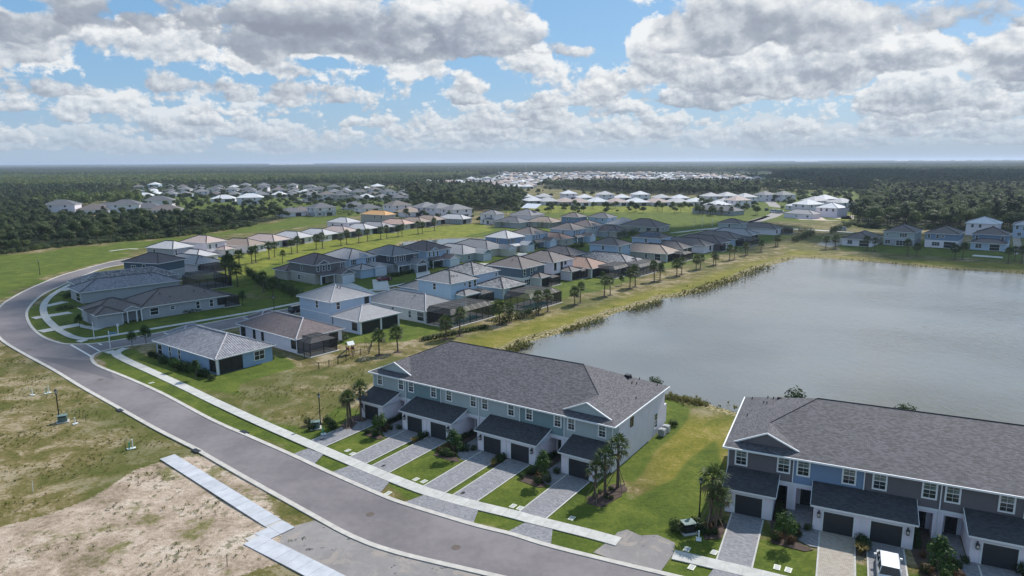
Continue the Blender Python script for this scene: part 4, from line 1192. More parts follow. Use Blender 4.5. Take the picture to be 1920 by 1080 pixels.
house('two storey house with tan brown hip roof rising behind the white house', (1070, 480), 4.3, LR, 13.5, 10.0, R_BROWN, W_TANW, [('vents', 1), ('s', 4, 2.6, .8, 1.2, 1)], group=gl)
house('bungalow with mottled pale and dark grey tile roof beyond the terracotta roof', (1176.6, 495.6), 2.9, LR, 20.5, 10.8, R_MOT, W_LBLUE,
      [('cage', -3.5, 12.0, 6.5, 2.7, .7), ('lanai', .4, 10.4), ('wing', 4.5, -1.5, 10.8, 3)], group=gl)
house('pale blue two storey house with brown grey roof behind the mottled bungalow', (1159.4, 461.3), 5.75, LR, 11.5, 9.5, R_BROWN, W_LBLUE,
      [('w', 1.4, 3.6, 1.0, 1.6, 1), ('w', 8.4, 3.9, .8, 1.4, 1), ('s', 6, 3.9, .9, 1.4, 1)], group=gl)
house('long low house with tan roof and white corner column by the lake lawn', (1251.7, 476.7), 2.9, LR, 20.5, 10.8, R_TAN, W_TANW,
      [('lanai', .4, 10.4), ('cage', 4.5, 12, 4.5, 2.5, .6), ('s', 3.5, .4, 2.2, 2.1, 1), ('s', 8, .9, .9, 1.3, 1), ('col', .12)], group=gl)
house('house with a block of dark solar panels on its grey brown roof', (1239, 448), 5.75, LR, 12, 9.5, R_BROWN, W_LBLUE,
      [('solar', .5, 1.5, 3.6, 9.5, 0), ('s', 6, 3.9, .9, 1.4, 1), ('w', 1.2, 3.9, .9, 1.5, 1)], group=gl)
house('small wing roofed house with pale solar panels catching the sun', (1280, 466.7), 2.9, LR, 16, 9.0, R_BROWN, W_WHITE,
      [('lanai', .4, 8.6), ('col', .12, 4.5)], group=gl)
house('white walled bungalow with brown grey roof at the bend of the lake lawn', (1321.7, 461.7), 2.9, LR, 19.5, 9.8, R_BROWN, W_WHITE, [('W', 6.0, .8, 1.2, 1.5, 1, 'y0', -.002, DARKM), ('cage', 9.2, 13, 3.5, 2.4, .5)], group=gl)
house('bungalow with mottled brown roof and black lanai, fifth from the lake row s far end', (1350.8, 456.7), 2.9, LR, 19.5, 10.5, R_MAR, W_WHITE, [('lanai', .2, 6), ('w', 8.2, .8, 1.5, 1.4, 2)], group=gl)
house('bungalow with dull brown roof and black screened pool porch near the row end', (1380, 449.2), 2.9, LR, 20, 10.5, R_BROWN, W_LBLUE, [('cage', .5, 13, 5.5, 2.5, .6), ('lanai', .4, 10)], group=gl)
house('bungalow with light grey brown roof third from the far end of the lake row', (1410, 441.5), 2.9, LR, 19, 9.5, R_LGREY, W_WHITE, [('lanai', .4, 9)], group=gl)
house('white bungalow with brown roof at the far end of the lake row', (1455, 430), 2.9, 50, 20, 9.5, R_BROWN, W_WHITE, [('W', 2.2, .8, 1.2, 1.5, 1, 'y0', -.002, DARKM), ('cage', 8, 13, 4, 2.5, .5)], group=gl)
house('sage two storey house with brown roof behind the far end of the lake row', (1388, 420), 5.75, 50, 10.5, 8.5, R_BROWN, W_SAGE, [('s', 5, 3.9, .9, 1.4, 1), ('w', 2, 3.9, .9, 1.4, 1)], group=gl)

# ---- across the side street: garages towards the street
gf = 'houses on the inland side of the side street'
W3 = lambda z=3.75: [('w', 1.3, z, .75, 1.5, 1), ('w', 3.2, z, .75, 1.5, 1), ('w', 5.0, z, .75, 1.5, 1), ('w', 9.6, z, .7, 1.5, 1)]
house('taupe and cream two storey house with dark maroon roof behind a clipped hedge', (587.9, 497.8), 5.75, 50, 12.8, 10.6, R_DK if False else R_MAR, W_TANW,
      W3() + [('garage', 5.6, 10.4, 5.2, WDOOR, W_TAUPE), ('porch', .6, 5.4, 2.0), ('fgable', 1.2, 5.2), ('wing', -1.0, 12.9, 8.5, 19.5), ('s', 6.5, 3.8, .8, 1.5, 1), ('s', 8.0, .8, 1.4, 1.4, 2), ('s', 5.5, 1.5, .6, .6, 1)], upper=W_TAUPE, group=gf)
house('powder blue two storey house with white double garage behind the red car', (654.3, 486), 5.75, 50, 14, 10.2, R_LGREY, W_LBLUE,
      [('w', 1.6, 3.7, .8, 1.5, 1), ('sh', 1.6, 3.7, .8, 1.5), ('w', 7.4, 3.8, .8, 1.4, 1), ('sh', 7.4, 3.8, .8, 1.4), ('w', 9.3, 3.8, .7, 1.4, 1), ('garage', 5.4, 10.2, 5.4, WDOOR, W_WHITE), ('wing', .3, -5.0, 5.3, 0), ('fgable', 3.6, 7.6)], group=gf, upper=W_LBLUE)
house('charcoal two storey house with grey roof and black garage door', (735.2, 480.3), 5.75, 50, 13.5, 10.8, R_GREY, W_GREY,
      W3() + [('garage', 5.8, 10.6, 4.8, GDOOR, W_TAUPE), ('porch', .4, 5.6, 2.2), ('s', 2.0, 4.0, 1.0, 1.2, 1)], upper=W_CHAR, group=gf)
house('pale blue two storey house with dark brown roof and white gabled garage', (799.6, 471.6), 5.75, 50, 13.5, 11.0, R_MAR, W_LBLUE,
      W3() + [('garage', 6.0, 10.8, 4.8, WDOOR, W_WHITE), ('porch', .6, 5.8, 2.2), ('fgable', 1.8, 5.4)], group=gf, upper=W_LBLUE)
house('grey green bungalow with pale roof and teal gable over its garage', (868, 477), 2.95, 50, 18, 11, R_LGREY, W_SAGE, [('garage', 6.2, 10.8, 4.0, WDOOR, W_TEAL), ('w', 3, .8, 1.2, 1.4, 2), ('s', 4, .8, 1, 1.4, 1)], group=gf)
house('bungalow with wide grey roof and cream garage wall in front of the pond', (914, 468.5), 2.95, 50, 20, 11.5, R_GREY, W_CREAM, [('garage', 6.4, 11.2, 4.6, W_CREAM, W_WHITE), ('s', 5, .8, 1, 1.4, 1)], group=gf)
house('denim blue two storey house with pale grey roof and dark shutters near the pond', (951.6, 447.2), 5.75, 50, 11.5, 10.8, R_PALE, W_OFF,
      [('w', 1.3, 3.7, .8, 1.5, 1), ('sh', 1.3, 3.7, .8, 1.5), ('w', 3.7, 3.7, .8, 1.5, 1), ('sh', 3.7, 3.7, .8, 1.5), ('w', 9.3, 3.7, .8, 1.4, 1), ('garage', 6.0, 10.6, 5.0, WDOOR, W_DBLUE), ('porch', .6, 5.8, 2.0), ('s', 5, 3.8, .8, 1.5, 1)], upper=W_DBLUE, group=gf)
house('pale grey two storey house with brown grey roof and white gable dormer', (997.7, 440), 5.75, 50, 11.5, 10.8, R_BROWN, W_LBLUE,
      W3() + [('garage', 6.0, 10.6, 4.8, WDOOR, W_WHITE), ('porch', .6, 5.8, 2.0), ('fgable', 2.0, 5.2)], group=gf)
house('small bungalow with terracotta roof tucked behind the gabled garage', (1052, 449), 2.95, 50, 14, 9, R_ORNG, W_TANW, [('w', 4, .8, 1.2, 1.4, 2)], group=gf)
house('light grey two storey house with brown grey roof and four dark upper windows', (1074, 431.6), 5.75, 50, 12, 11.0, R_BROWN, W_LBLUE,
      W3() + [('garage', 6.2, 10.6, 5.0, WDOOR, W_WHITE), ('porch', .6, 5.8, 2.0), ('s', 5, 3.8, .8, 1.5, 1)], group=gf)
house('two storey house with dark brown roof and white porch columns, third from the far end', (1108, 424.5), 5.4, 50, 12, 10.5, R_MAR, W_GREY, W3() + [('garage', 6.0, 10.4, 5.0, WDOOR, W_WHITE), ('fgable', 1.5, 5)], group=gf)
house('tan bungalow with maroon brown hip roof at the far end of the inland row', (1158, 434.5), 2.95, 50, 16, 9.5, R_MAR, W_TANW, [('w', 6, .8, 1.2, 1.4, 1), ('s', 5, .8, .9, 1.3, 1)], group=gf)
house('bluish two storey house, left one of a pair behind the inland row', (1084, 407.5), 5.75, 52, 10.5, 9.0, R_BROWN, W_DBLUE, [('s', 3, 3.9, .8, 1.3, 1), ('s', 6.5, 3.9, .8, 1.3, 1), ('w', 3, 3.9, .8, 1.3, 1), ('wing', 1, -4, 8, .3)], group=gf)
house('pale blue two storey house, right one of a pair behind the inland row', (1140, 408.5), 5.75, 52, 12, 9.5, R_DK, W_LBLUE, [('s', 3, 3.9, .8, 1.3, 1), ('s', 7, 3.9, .8, 1.3, 1), ('w', 5, 3.9, .8, 1.3, 1)], group=gf)
house('bungalow with smooth pale grey metal roof beyond the inland row', (1181, 422), 2.95, 52, 14, 13, R_LGREY, W_GREY, [('lanai', .5, 4)], cap=RIDGEL, group=gf)
house('broad low house with purplish brown roof and recessed porch by the open green', (1231, 426.5), 2.95, 52, 20, 15, R_BROWN, W_TANW, [('lanai', .5, 3), ('s', 4, .3, 2.5, 2.0, 1), ('s', 9, .8, 1.2, 1.4, 2), ('w', 8, .8, 1.1, 1.4, 1), ('w', 12, .8, 1.1, 1.4, 1)], group=gf)
house('white two storey house with grey roof standing alone at the edge of the wood', (929.7, 402), 5.75, 58, 10.5, 9.0, R_GREY, W_WHITE, [('s', 3, 3.9, .8, 1.2, 1), ('s', 7, 3.9, .8, 1.2, 1), ('s', 8, .8, 1.8, 1.5, 2), ('wing', -2.8, 1.5, .3, 6), ('W', 3.5, 0.4, 1.6, 1.8, 1, 'x0', -2.81)], group=gf)
house('bungalow with dark grey roof half hidden by dark shrubs below the wood', (973, 418), 2.95, 55, 16, 11, R_DK, W_GREY, [('w', 8, .6, 1.5, 1.6, 1)], group=gf)
house('bungalow with warm tan roof beside dark round shrubs', (1034, 417.5), 2.95, 55, 16, 11, R_TAN, W_TANW, [('w', 3, .8, 1, 1.4, 1), ('w', 7, .8, 1, 1.4, 1)], group=gf)
house('bungalow with rows of bright white solar panels on its roof', (995, 404), 2.95, 50, 16, 14, R_GREY, W_WHITE, [('solar', 8, 2, 14, 14, 0, mat('white_panels', (.75, .76, .8), .3, .03))], group=gf)

# ---- the row with pinkish roofs beyond the bright lawn
gp_ = 'pale roofed houses along the far side of the bright lawn'
house('navy two storey house with reddish brown roof at the head of the curved road', (296.5, 494.5), 5.75, 72, 13.2, 10.2, R_MAR, W_GREY,
      [('s', 5.5, 3.5, 1.0, 1.6, 1), ('s', 9.5, 3.5, 1.6, 1.2, 2)], upper=W_SLATE, group=gp_)
house('bungalow with pale roof and black screened corner beside the bright lawn', (366.7, 495.8), 2.95, 60, 18.5, 9.0, R_LGREY, W_WHITE, [('cage', 1, 8, 4, 2.4, .4), ('w', 1, .8, 1, 1.4, 1), ('vents', 3)], group=gp_)
house('two storey house with pale grey roof left of the pink roofed one', (324, 466.7), 5.75, 68, 12.5, 9.0, R_PALE, W_WHITE, [('s', 9, 3.5, 1.1, 1.6, 1), ('w', 1.2, 3.6, .8, 1.5, 1)], upper=W_GREY, group=gp_)
house('low pale grey hip roofed wing house between the two storey ones', (369, 482.5), 2.95, 62, 14, 8.5, R_PALE, W_WHITE, [('w', 6, .8, 1.4, 1.4, 2), ('vents', 1)], group=gp_)
house('two storey house with salmon roof, slate side wall and white rear', (386.7, 455.8), 5.75, 66, 13.2, 9.4, R_PINK, W_WHITE,
      [('w', 1.5, 3.4, .8, 1.5, 1), ('w', 4.5, 3.4, .8, 1.5, 1), ('w', 2.2, .7, 1.6, 1.5, 2), ('wing', 4.6, -4.0, 9.2, .3), ('lwin', 4.9, 6.4, -4.0, 2.3, 6.8, 9.1)], group=gp_)
pk = [((466.7, 461.7), R_TAN, W_WHITE, 'bungalow with tan pink roof right of the salmon two storey house', 68, 17), ((514, 452.5), R_PINK, W_OFF, 'bungalow with rosy pink roof, second right of the salmon two storey house', 68, 17),
      ((559.8, 446.6), R_PALE, W_OFF, 'bungalow with speckled pale grey roof next along from the rosy pink one', 66, 16), ((607.5, 441), R_PALE, W_OFF, 'bungalow with cream grey roof in the middle of the pale row', 66, 16),
      ((646.6, 435.6), R_PINK, W_GREY, 'bungalow with light pink roof in front of the white two storey house', 65, 16), ((685.6, 430), R_PALE, W_SAGE, 'small bungalow with nearly white roof beside the teal walled one', 65, 14),
      ((719, 427), R_LGREY, W_TEAL, 'bungalow with beige grey roof and teal lanai wall', 64, 18), ((758, 420.8), R_SALM, W_GREY, 'bungalow with strong salmon roof', 64, 17),
      ((790, 416.9), R_TAN, W_GREY, 'bungalow with dusty brown roof right of the strong salmon one', 63, 16), ((817, 413), R_TAN, W_GREY, 'bungalow with beige brown roof, second from the right end of the pale row', 63, 16), ((868, 411), R_PALE, W_GREY, 'bungalow with whitish roof at the right end of the pale row', 62, 18)]
for i, (p, rm, wm, lb_, an, ln) in enumerate(pk):
    house(lb_, p, 2.95, an, ln, 9.8, rm, wm, [('lanai', 5.6 if i % 2 else .3, 9.6 if i % 2 else 3.6), ('w', 2.0 if i % 2 else 7, .8, 1.5, 1.4, 2), ('s', 4, .9, .7, .9, 1), ('s', 9, .9, .7, 1.2, 1)] + ([('cage', 5, 9.6, 2.6, 2.3, .3)] if i in (1, 4, 6, 8) else []), group=gp_)
house('white two storey house with cream hip roof behind the pink roofs', (651, 417.7), 5.75, 62, 13, 9.5, R_PALE, W_WHITE, [('s', 3.5, 3.8, 1, 1.2, 1), ('s', 9.5, 3.8, 1, 1.2, 1), ('w', 2, 3.8, .8, 1.2, 1)], group=gp_)
house('unfinished house with bare orange roof boarding', (722, 403.4), 5.2, 58, 19, 9, R_PLY, W_TANW, [('s', 8, 2.9, 1.1, 1.6, 1), ('s', 3, 2.9, 1.1, 1.6, 1)], cap=R_PLY, group=gp_)

# ---- corner of the curved road
gc = 'houses inside the bend of the curved road'
# long axis along the street: x runs along 46 degrees
house('long low house with reddish brown roof and gabled white porch on the corner', (262.7, 577.5), 2.95, 46, 12.5, 19.4, R_BROWN, W_GREY,
      [('w', 2.6, .9, 1.7, 1.5, 1), ('w', 6.6, 1.5, .9, .7, 1), ('w', 12.4, .8, .8, 1.6, 1), ('w', 15.6, .8, .8, 1.6, 1), ('W', 18.2, .9, 2.0, 1.5, 3, 'y0', -.002, DARKM), ('cage', 19.6, 23.5, -1.5, 2.5, .4) if False else ('vents', 4),
       ('wing', -9.4, 1.5, .5, 10.5), ('wing', -9.4, -1.5, -4.6, 6.0), ('gporch', -4.3, -.2, -.6, 3.2)], group=gc, cap=R_BROWN)
house('house with blue grey ribbed tile roof just behind the corner house', (149, 549), 2.95, 46, 10, 24, R_BAR, W_GREY, [('s', 3, .3, 3.5, 2.1, 1), ('vents', 3)], group=gc, cap=R_BAR)
house('house with mottled slate roof, second behind the corner house', (147, 536), 2.95, 46, 10, 25, R_MOT, W_GREY, [('s', 4, .3, 3.5, 2.1, 1)], group=gc, cap=RIDGEL)
cg = thing('screen_enclosure', 'large black screened pool enclosure between the corner houses and the bright lawn', 'pool enclosure', (*G(375, 545).xy, 0), RC(46), gc)
cage(cg, 0, 9, 0, 12, 2.9, .8)
cg2 = thing('screen_enclosure', 'black screened pool enclosure with dark ribbed top on the lake lawn', 'pool enclosure', (*G(995, 584).xy, 0), RC(LR), gl)
cage(cg2, 0, 13, 0, 8, 2.9, .9, True)
cg3 = thing('screen_enclosure', 'small dark screened porch at the right end of the corner house', 'pool enclosure', (*G(424, 577).xy, 0), RC(46), gc)
cage(cg3, 0, 3.6, .5, 8, 2.4, .4)

# ---- beyond the lake
gr = 'houses beyond the far shore of the lake'
RW = lambda: [('s', 3, 3.9, .8, 1.4, 1), ('s', 5, 3.9, .8, 1.4, 1), ('s', 9, 3.9, .8, 1.4, 1), ('s', 8.5, .8, .9, 1.4, 1), ('s', 7, .8, .9, 1.4, 1)]
house('white bungalow with brown and pale grey roof at the far left of the distant shore', (1635.6, 450.2), 2.95, 50, 11.0, 18, R_BROWN, W_WHITE, [('W', 8, .8, 1.8, 1.5, 2, 'x0', -.002), ('s', 2.6, .15, 3.6, 2.3, 1), ('w', 8, .8, .8, 1.4, 1)], group=gr)
house('sage two storey house with brown roof and triple upper window beyond the lake', (1717, 436.6), 5.75, 50, 11.2, 15, R_BROWN, W_GREY, [('s', 4, 3.8, 2.6, 1.4, 3), ('s', 9.8, 4.2, .8, .7, 1), ('s', 9.5, .8, 1.8, 1.4, 2), ('s', 4, .2, 4.6, 2.0, 4)], upper=W_SAGE, group=gr)
house('navy and white two storey house with brown roof, third along the far shore', (1799.4, 440), 5.75, 50, 11.3, 14.5, R_BROWN, W_WHITE, [('s', 10, 3.8, .8, 1.4, 1), ('s', 7, 3.8, .9, 1.4, 1), ('s', 5.2, 4.3, 1, .7, 1), ('s', 7.4, .8, 2.6, 1.4, 3), ('s', 2.6, .15, 4.0, 2.4, 1)], upper=W_DBLUE, group=gr)
house('blue two storey house with brown roofs and white rear terrace, right of the navy one', (1892.5, 441.9), 5.75, 50, 11.3, 12, R_BROWN, W_LBLUE, [('s', 10, 3.6, .9, 1.4, 1), ('s', 1.6, 3.6, .9, 1.4, 1), ('wing', -5.5, 0, .2, 11.3), ('W', 8.6, .8, 2.0, 1.5, 2, 'x0', -5.502), ('W', 3.4, .15, 3.2, 2.3, 1, 'x0', -5.502), ('band',)], group=gr, upper=W_DBLUE)
house('white roofed two storey house standing back between the shore houses', (1875, 420.6), 5.75, 50, 12.5, 13, R_WHT, W_WHITE, [('s', 10, 3.8, 1, 1.4, 1), ('s', 7, 3.8, 1, 1.4, 1), ('s', 2, 3.8, 1, 1.0, 1), ('band',)], cap=RIDGEL, group=gr)
house('light blue two storey house cut off by the right edge beyond the lake', (1968, 424), 5.75, 50, 12.5, 12, R_PALE, W_LBLUE, [('s', 11, 3.8, 1, 1.4, 1), ('s', 8, 3.4, 1.6, 1.6, 2), ('s', 10, .8, 1.4, 1.4, 2)], group=gr)
house('big white new house with pale hip roof on bare sand', (1570.8, 390.6), 5.75, 40, 13.5, 14, R_WHT, W_WHITE, [('s', 2.5, 3.6, 1.2, 1.6, 1), ('s', 6.5, 3.6, 1.2, 1.6, 1), ('s', 10, 3.6, 1.2, 1.6, 1), ('s', 11, .5, 1.2, 1.4, 1), ('s', 13, 1.2, 1, .6, 1)], group='white new houses round the cul de sac')
house('low white wing roofed new house with brownish roof left of the big white one', (1524, 402), 2.95, 40, 18, 10, R_LGREY, W_WHITE, [('s', 10, 1, 1, .8, 1), ('s', 3, 1, 1.4, 1, 1)], group='white new houses round the cul de sac')
house('long low house with grey roof and a line of palms in front', (1375, 396), 2.95, 40, 31, 13, R_DK, W_GREY, [('s', y, .8, 1.4, 1.5, 2) for y in (3, 8, 13, 19, 25)] + [('w', 5, .8, 1.4, 1.5, 2)], group='white new houses round the cul de sac')

# ---- far streets: one thing for each house, laid out along their streets
fcount = 0
ORD = ('first', 'second', 'third', 'fourth', 'fifth', 'sixth', 'seventh', 'eighth', 'ninth', 'tenth', 'eleventh', 'twelfth')


def far_house(px, py, ang, w, d, st, rm, wm, label, group, dz=0):
    """small but whole: walls, hip roof, windows"""
    global fcount
    p = G(px, py); rz = RC(ang); t = thing('house', label, 'house', (p.x, p.y, 0), rz, group); he = 2.95 if st == 1 else 5.7
    key = ('fh', round(w), round(d), st, rm.name, wm.name)
    if key not in win_cache:
        a = MB(); a.box(-w / 2, -d / 2, 0, w / 2, d / 2, he - .05); r = MB(); hip(r, -w / 2, -d / 2, w / 2, d / 2, he, .42, .5, .25)
        win_cache[key] = (a.mesh('wall', wm), r.mesh('roof', [rm, WHITE]))
    a, r = win_cache[key]; link('wall', a, t); link('roof', r, t)
    if ('fw',) not in win_cache:
        q = MB(); q.box(-.6, -.05, 0, .6, 0, 1.3); win_cache[('fw',)] = q.mesh('window', GLASS); q = MB(); q.box(-1.9, -.05, 0, 1.9, 0, 2.2); win_cache[('fl',)] = q.mesh('lanai_screen', SCREEN_D)
    # two faces are seen: -y and -x after turning
    for (x, y, rr) in ((-w * .28, -d / 2 - .01, 0), (-w / 2 - .01, d * .2, -PI / 2)): link('window', win_cache[('fw',)], t, T(x, y, .9, rr))
    if st == 2:
        for (x, y, rr) in ((-w * .25, -d / 2 - .01, 0), (w * .2, -d / 2 - .01, 0), (-w / 2 - .01, -d * .2, -PI / 2), (-w / 2 - .01, d * .25, -PI / 2)): link('window', win_cache[('fw',)], t, T(x, y, 3.8, rr))
    link('lanai_screen', win_cache[('fl',)], t, T(w * .18, -d / 2 - .012, .1, 0))
    fcount += 1
    return t


# row of pale houses behind the bright meadow
for i, (x, y) in enumerate([(1000, 382), (1028, 383), (1060, 384), (1086, 385), (1120, 384), (1156, 385), (1193, 385), (1232, 385), (1270, 385)]):
    far_house(x, y, 12, 14, 19, 1, [R_WHT, R_PALE, R_PINK, R_PINK, R_WHT, R_PINK, R_WHT, R_PINK, R_PALE][i], W_WHITE if i % 2 else W_TANW,
              ['leftmost white roofed house behind the meadow, by the wood', 'second house from the left behind the meadow, pale grey roof', 'third from the left behind the meadow, pinkish roof with dark lanai', 'fourth from the left behind the meadow, pinkish roof', 'fifth from the left behind the meadow, white roof',
               'sixth from the left behind the meadow, pink tinged roof', 'seventh behind the meadow, bright white pyramid roof over black lanai', 'eighth behind the meadow, pink pyramid roof over black lanai', 'ninth behind the meadow, pale pyramid roof over black lanai'][i], 'pale houses in a row behind the bright meadow')
for i, (x, y, st) in enumerate([(985, 374, 1), (1020, 374, 1), (1066, 374, 2), (1096, 376, 1), (1134, 376, 2), (1166, 376, 1), (1200, 376, 2), (1240, 376, 1), (1274, 377, 1), (1304, 384, 1), (1332, 380, 2)]):
    far_house(x, y, 12, 13, 14, st, [R_WHT, R_PALE, R_WHT][i % 3], W_WHITE, 'pale roof in the second line behind the bright meadow, %s from the left' % ORD[i], 'second line of pale houses behind the meadow')
for i, (x, y, st, rm) in enumerate([(1356, 386, 1, R_PALE), (1382, 389, 2, R_PINK), (1362, 379, 2, R_PALE), (1396, 382, 2, R_PALE), (1345, 391, 1, R_WHT), (1434, 377, 2, R_GREY), (1468, 377, 2, R_GREY), (1500, 393, 1, R_WHT), (1514, 398, 2, R_WHT), (1545, 386, 2, R_WHT), (1576, 394, 2, R_PALE), (1527, 390, 2, R_PALE)]):
    far_house(x, y, 25, 15, 13, st, rm, W_WHITE, ['pale hip roof left of the cul de sac, front of its cluster', 'pink roofed house nearest the cul de sac road on its left', 'two storey pale house at the back of the left cluster', 'tall pale house beside the cul de sac road, left side', 'lowest white roof at the left of the cul de sac cluster', 'left one of two grey roofed houses closing the cul de sac', 'right one of two grey roofed houses closing the cul de sac', 'white low roof just right of the cul de sac road', 'white walled house beside the big white new one', 'white roof behind the big white new house', 'pale house at the right end of the new white group', 'pale two storey house at the back of the new white group'][i], 'pale houses round the cul de sac')
# dark roofed estate at the left
rr_ = random.Random(3)
for i in range(48):
    row = i // 12; x = 262 + (i % 12) * 29 + rr_.uniform(-5, 5); y = 368 - row * 5.0 + (i % 12) * .2
    far_house(x, y, rr_.choice((8, 8, 30)), rr_.choice((12, 14)), 15, 2 if rr_.random() < .45 else 1, rr_.choice((R_DK, R_DK, R_GREY, R_WHT, R_GREY, R_BROWN)), rr_.choice((W_WHITE, W_LBLUE, W_WHITE)), 'house in the far left estate, %s from its left, %s line' % (ORD[i % 12], ('front', 'second', 'third', 'rearmost')[row]), 'dark roofed estate beyond the wood')
for i, (x, y, rm) in enumerate([(118, 397, R_DK), (180, 399, R_BROWN), (205, 395, R_DK), (238, 397, R_DK), (278, 396, R_DK), (312, 400, R_BROWN), (300, 388, R_DK), (270, 373, R_WHT), (420, 378, R_WHT), (470, 382, R_WHT)]):
    far_house(x, y, 15, 21, 15, 1 if i % 3 else 2, rm, W_WHITE, ['dark roof at the far left, alone among the trees', 'white walled house with brown roof deep in the left wood', 'dark grey roof just right of the brown one in the left wood', 'dark grey roof half sunk in the trees of the left wood', 'dark roof in the clearing of the left wood', 'brownish roof at the right end of the line in the left wood', 'dark roof standing behind the brownish one', 'bright white low roof above the left wood', 'white roof by the leaning dark pole', 'white roof right of the leaning dark pole'][i], 'roofs standing in the left wood')
for i in range(34):
    row = i // 9; x = 610 + (i % 9) * 27 + rr_.uniform(-5, 5) - row * 20; y = 376 - row * 6 + rr_.uniform(-1, 1)
    far_house(x, y, 30, rr_.choice((12, 14)), 15, 1 + (rr_.random() < .35), rr_.choice((R_DK, R_GREY, R_BROWN, R_DK, R_WHT)), rr_.choice((W_WHITE, W_TANW)), 'house behind the small pond, %s from the left in the %s line' % (ORD[i % 9], ('front', 'second', 'third', 'rearmost')[row]), 'roofs behind the small pond')
for i, (x, y, st, rm) in enumerate([(545, 405, 1, R_DK), (565, 403, 1, R_BROWN), (603, 404, 2, R_DK), (665, 392, 1, R_DK), (690, 397, 1, R_DK), (745, 399, 2, R_BROWN), (768, 405, 1, R_TAN), (800, 403, 2, R_GREY), (826, 405, 2, R_GREY), (856, 408, 2, R_GREY)]):
    far_house(x, y, 40, 15, 13, st, rm, W_WHITE, ['low dark roof at the left end of the line behind the tree nursery', 'low brownish roof second in the line above the dark hedge', 'white two storey house above the dark hedge', 'dark low roof left of the bare orange roof', 'long dark roof behind the bare orange roof', 'white two storey house right above the bare orange roof', 'tan roofed house right of the bare orange roof', 'grey roofed two storey house left of the white pair', 'grey roofed two storey house, left of a white pair by the wood', 'white two storey house at the edge of the middle wood'][i], 'houses behind the pale row')
# the pale carpet of roofs in the far distance
nfar = 0; far_pts = []
for row in range(9):
    y = 354 - row * 3.4
    for k in range(60):
        x = 700 + k * (17 - row * .9) + rr_.uniform(-4, 4) + (row % 2) * 7
        if row <= 1 and not (775 < x < 1000): continue
        if row in (2,) and not (790 < x < 1010): continue
        if row in (3,) and not (830 < x < 1060): continue
        if row in (4,) and not (880 < x < 1300): continue
        if row >= 5 and not (930 < x < 1430): continue
        yy = y + rr_.uniform(-.7, .7)
        if nfar < 88: far_house(x, yy, rr_.choice((5, 20, 50)), rr_.choice((12, 16)), 16, 1 + (rr_.random() < .2), rr_.choice((R_PALE, R_WHT, R_PINK, R_PALE, R_TAN)), W_WHITE, 'one of many pale roofed houses far off beyond the middle wood', 'pale roofs in the far distance'); nfar += 1
        else: far_pts.append((G(x, yy).x, G(x, yy).y, 0))

# ================================================================== VEGETATION
L_FOR = foliage_mat('woodland_leaves', (.042, .066, .020), (.088, .120, .034), (.12, .145, .052), .35)
L_FORD = foliage_mat('dark_woodland_leaves', (.030, .050, .016), (.062, .092, .028), (.085, .115, .038), .35)
L_FORL = foliage_mat('pale_woodland_leaves', (.060, .090, .020), (.11, .145, .036), (.15, .17, .055), .35)
L_PINE = foliage_mat('pine_needles', (.020, .036, .014), (.045, .062, .026), (.06, .075, .035), .6)
L_SHRUB = foliage_mat('shrub_leaves', (.016, .034, .008), (.040, .070, .014), (.06, .095, .02), 1.5)
L_YOUNG = foliage_mat('young_tree_leaves', (.022, .055, .010), (.050, .105, .018), (.085, .15, .03), 1.5)
L_PALM = foliage_mat('palm_leaves', (.025, .045, .012), (.070, .105, .026), (.16, .19, .065), 1.5, .15)
L_PALMY = foliage_mat('dry_palm_leaves', (.10, .085, .04), (.16, .13, .06), None, 1.5, .15)
L_RED = foliage_mat('red_brown_leaves', (.075, .035, .018), (.15, .075, .03), (.06, .085, .02), 2.5)
L_GOLD = foliage_mat('golden_grass', (.13, .12, .03), (.25, .19, .06), None, 2)
L_REED = foliage_mat('reeds', (.10, .115, .022), (.20, .185, .045), (.30, .23, .09), .6)


def leaves(clumps, size, seed, flat=.3, out=1.25):
    """leaf quads spread through ellipsoid clumps: (cx, cy, cz, rx, ry, rz, n)"""
    r = np.random.RandomState(seed); Vs = []
    for cx, cy, cz, rx, ry, rz, n in clumps:
        n = int(n)
        d = r.normal(size=(n, 3)); d /= np.linalg.norm(d, axis=1, keepdims=True); rad_ = r.uniform(.25, 1, n) ** .45
        p = d * rad_[:, None] * np.array([rx, ry, rz]) * (1 + .12 * r.normal(size=(n, 1))) + np.array([cx, cy, cz])
        nrm = d * out + r.normal(size=(n, 3)) * .38 + np.array([0, 0, flat]); nrm /= np.linalg.norm(nrm, axis=1, keepdims=True)
        a = np.cross(nrm, r.normal(size=(n, 3))); a /= np.linalg.norm(a, axis=1, keepdims=True); b = np.cross(nrm, a)
        s = size * r.uniform(.55, 1.3, (n, 1))
        q = np.stack([p - a * s, p - b * s * .5 , p + a * s, p + b * s * .5], 1); Vs.append(q.reshape(-1, 3))
    V = np.concatenate(Vs); F_ = np.arange(len(V)).reshape(-1, 4); return V, F_


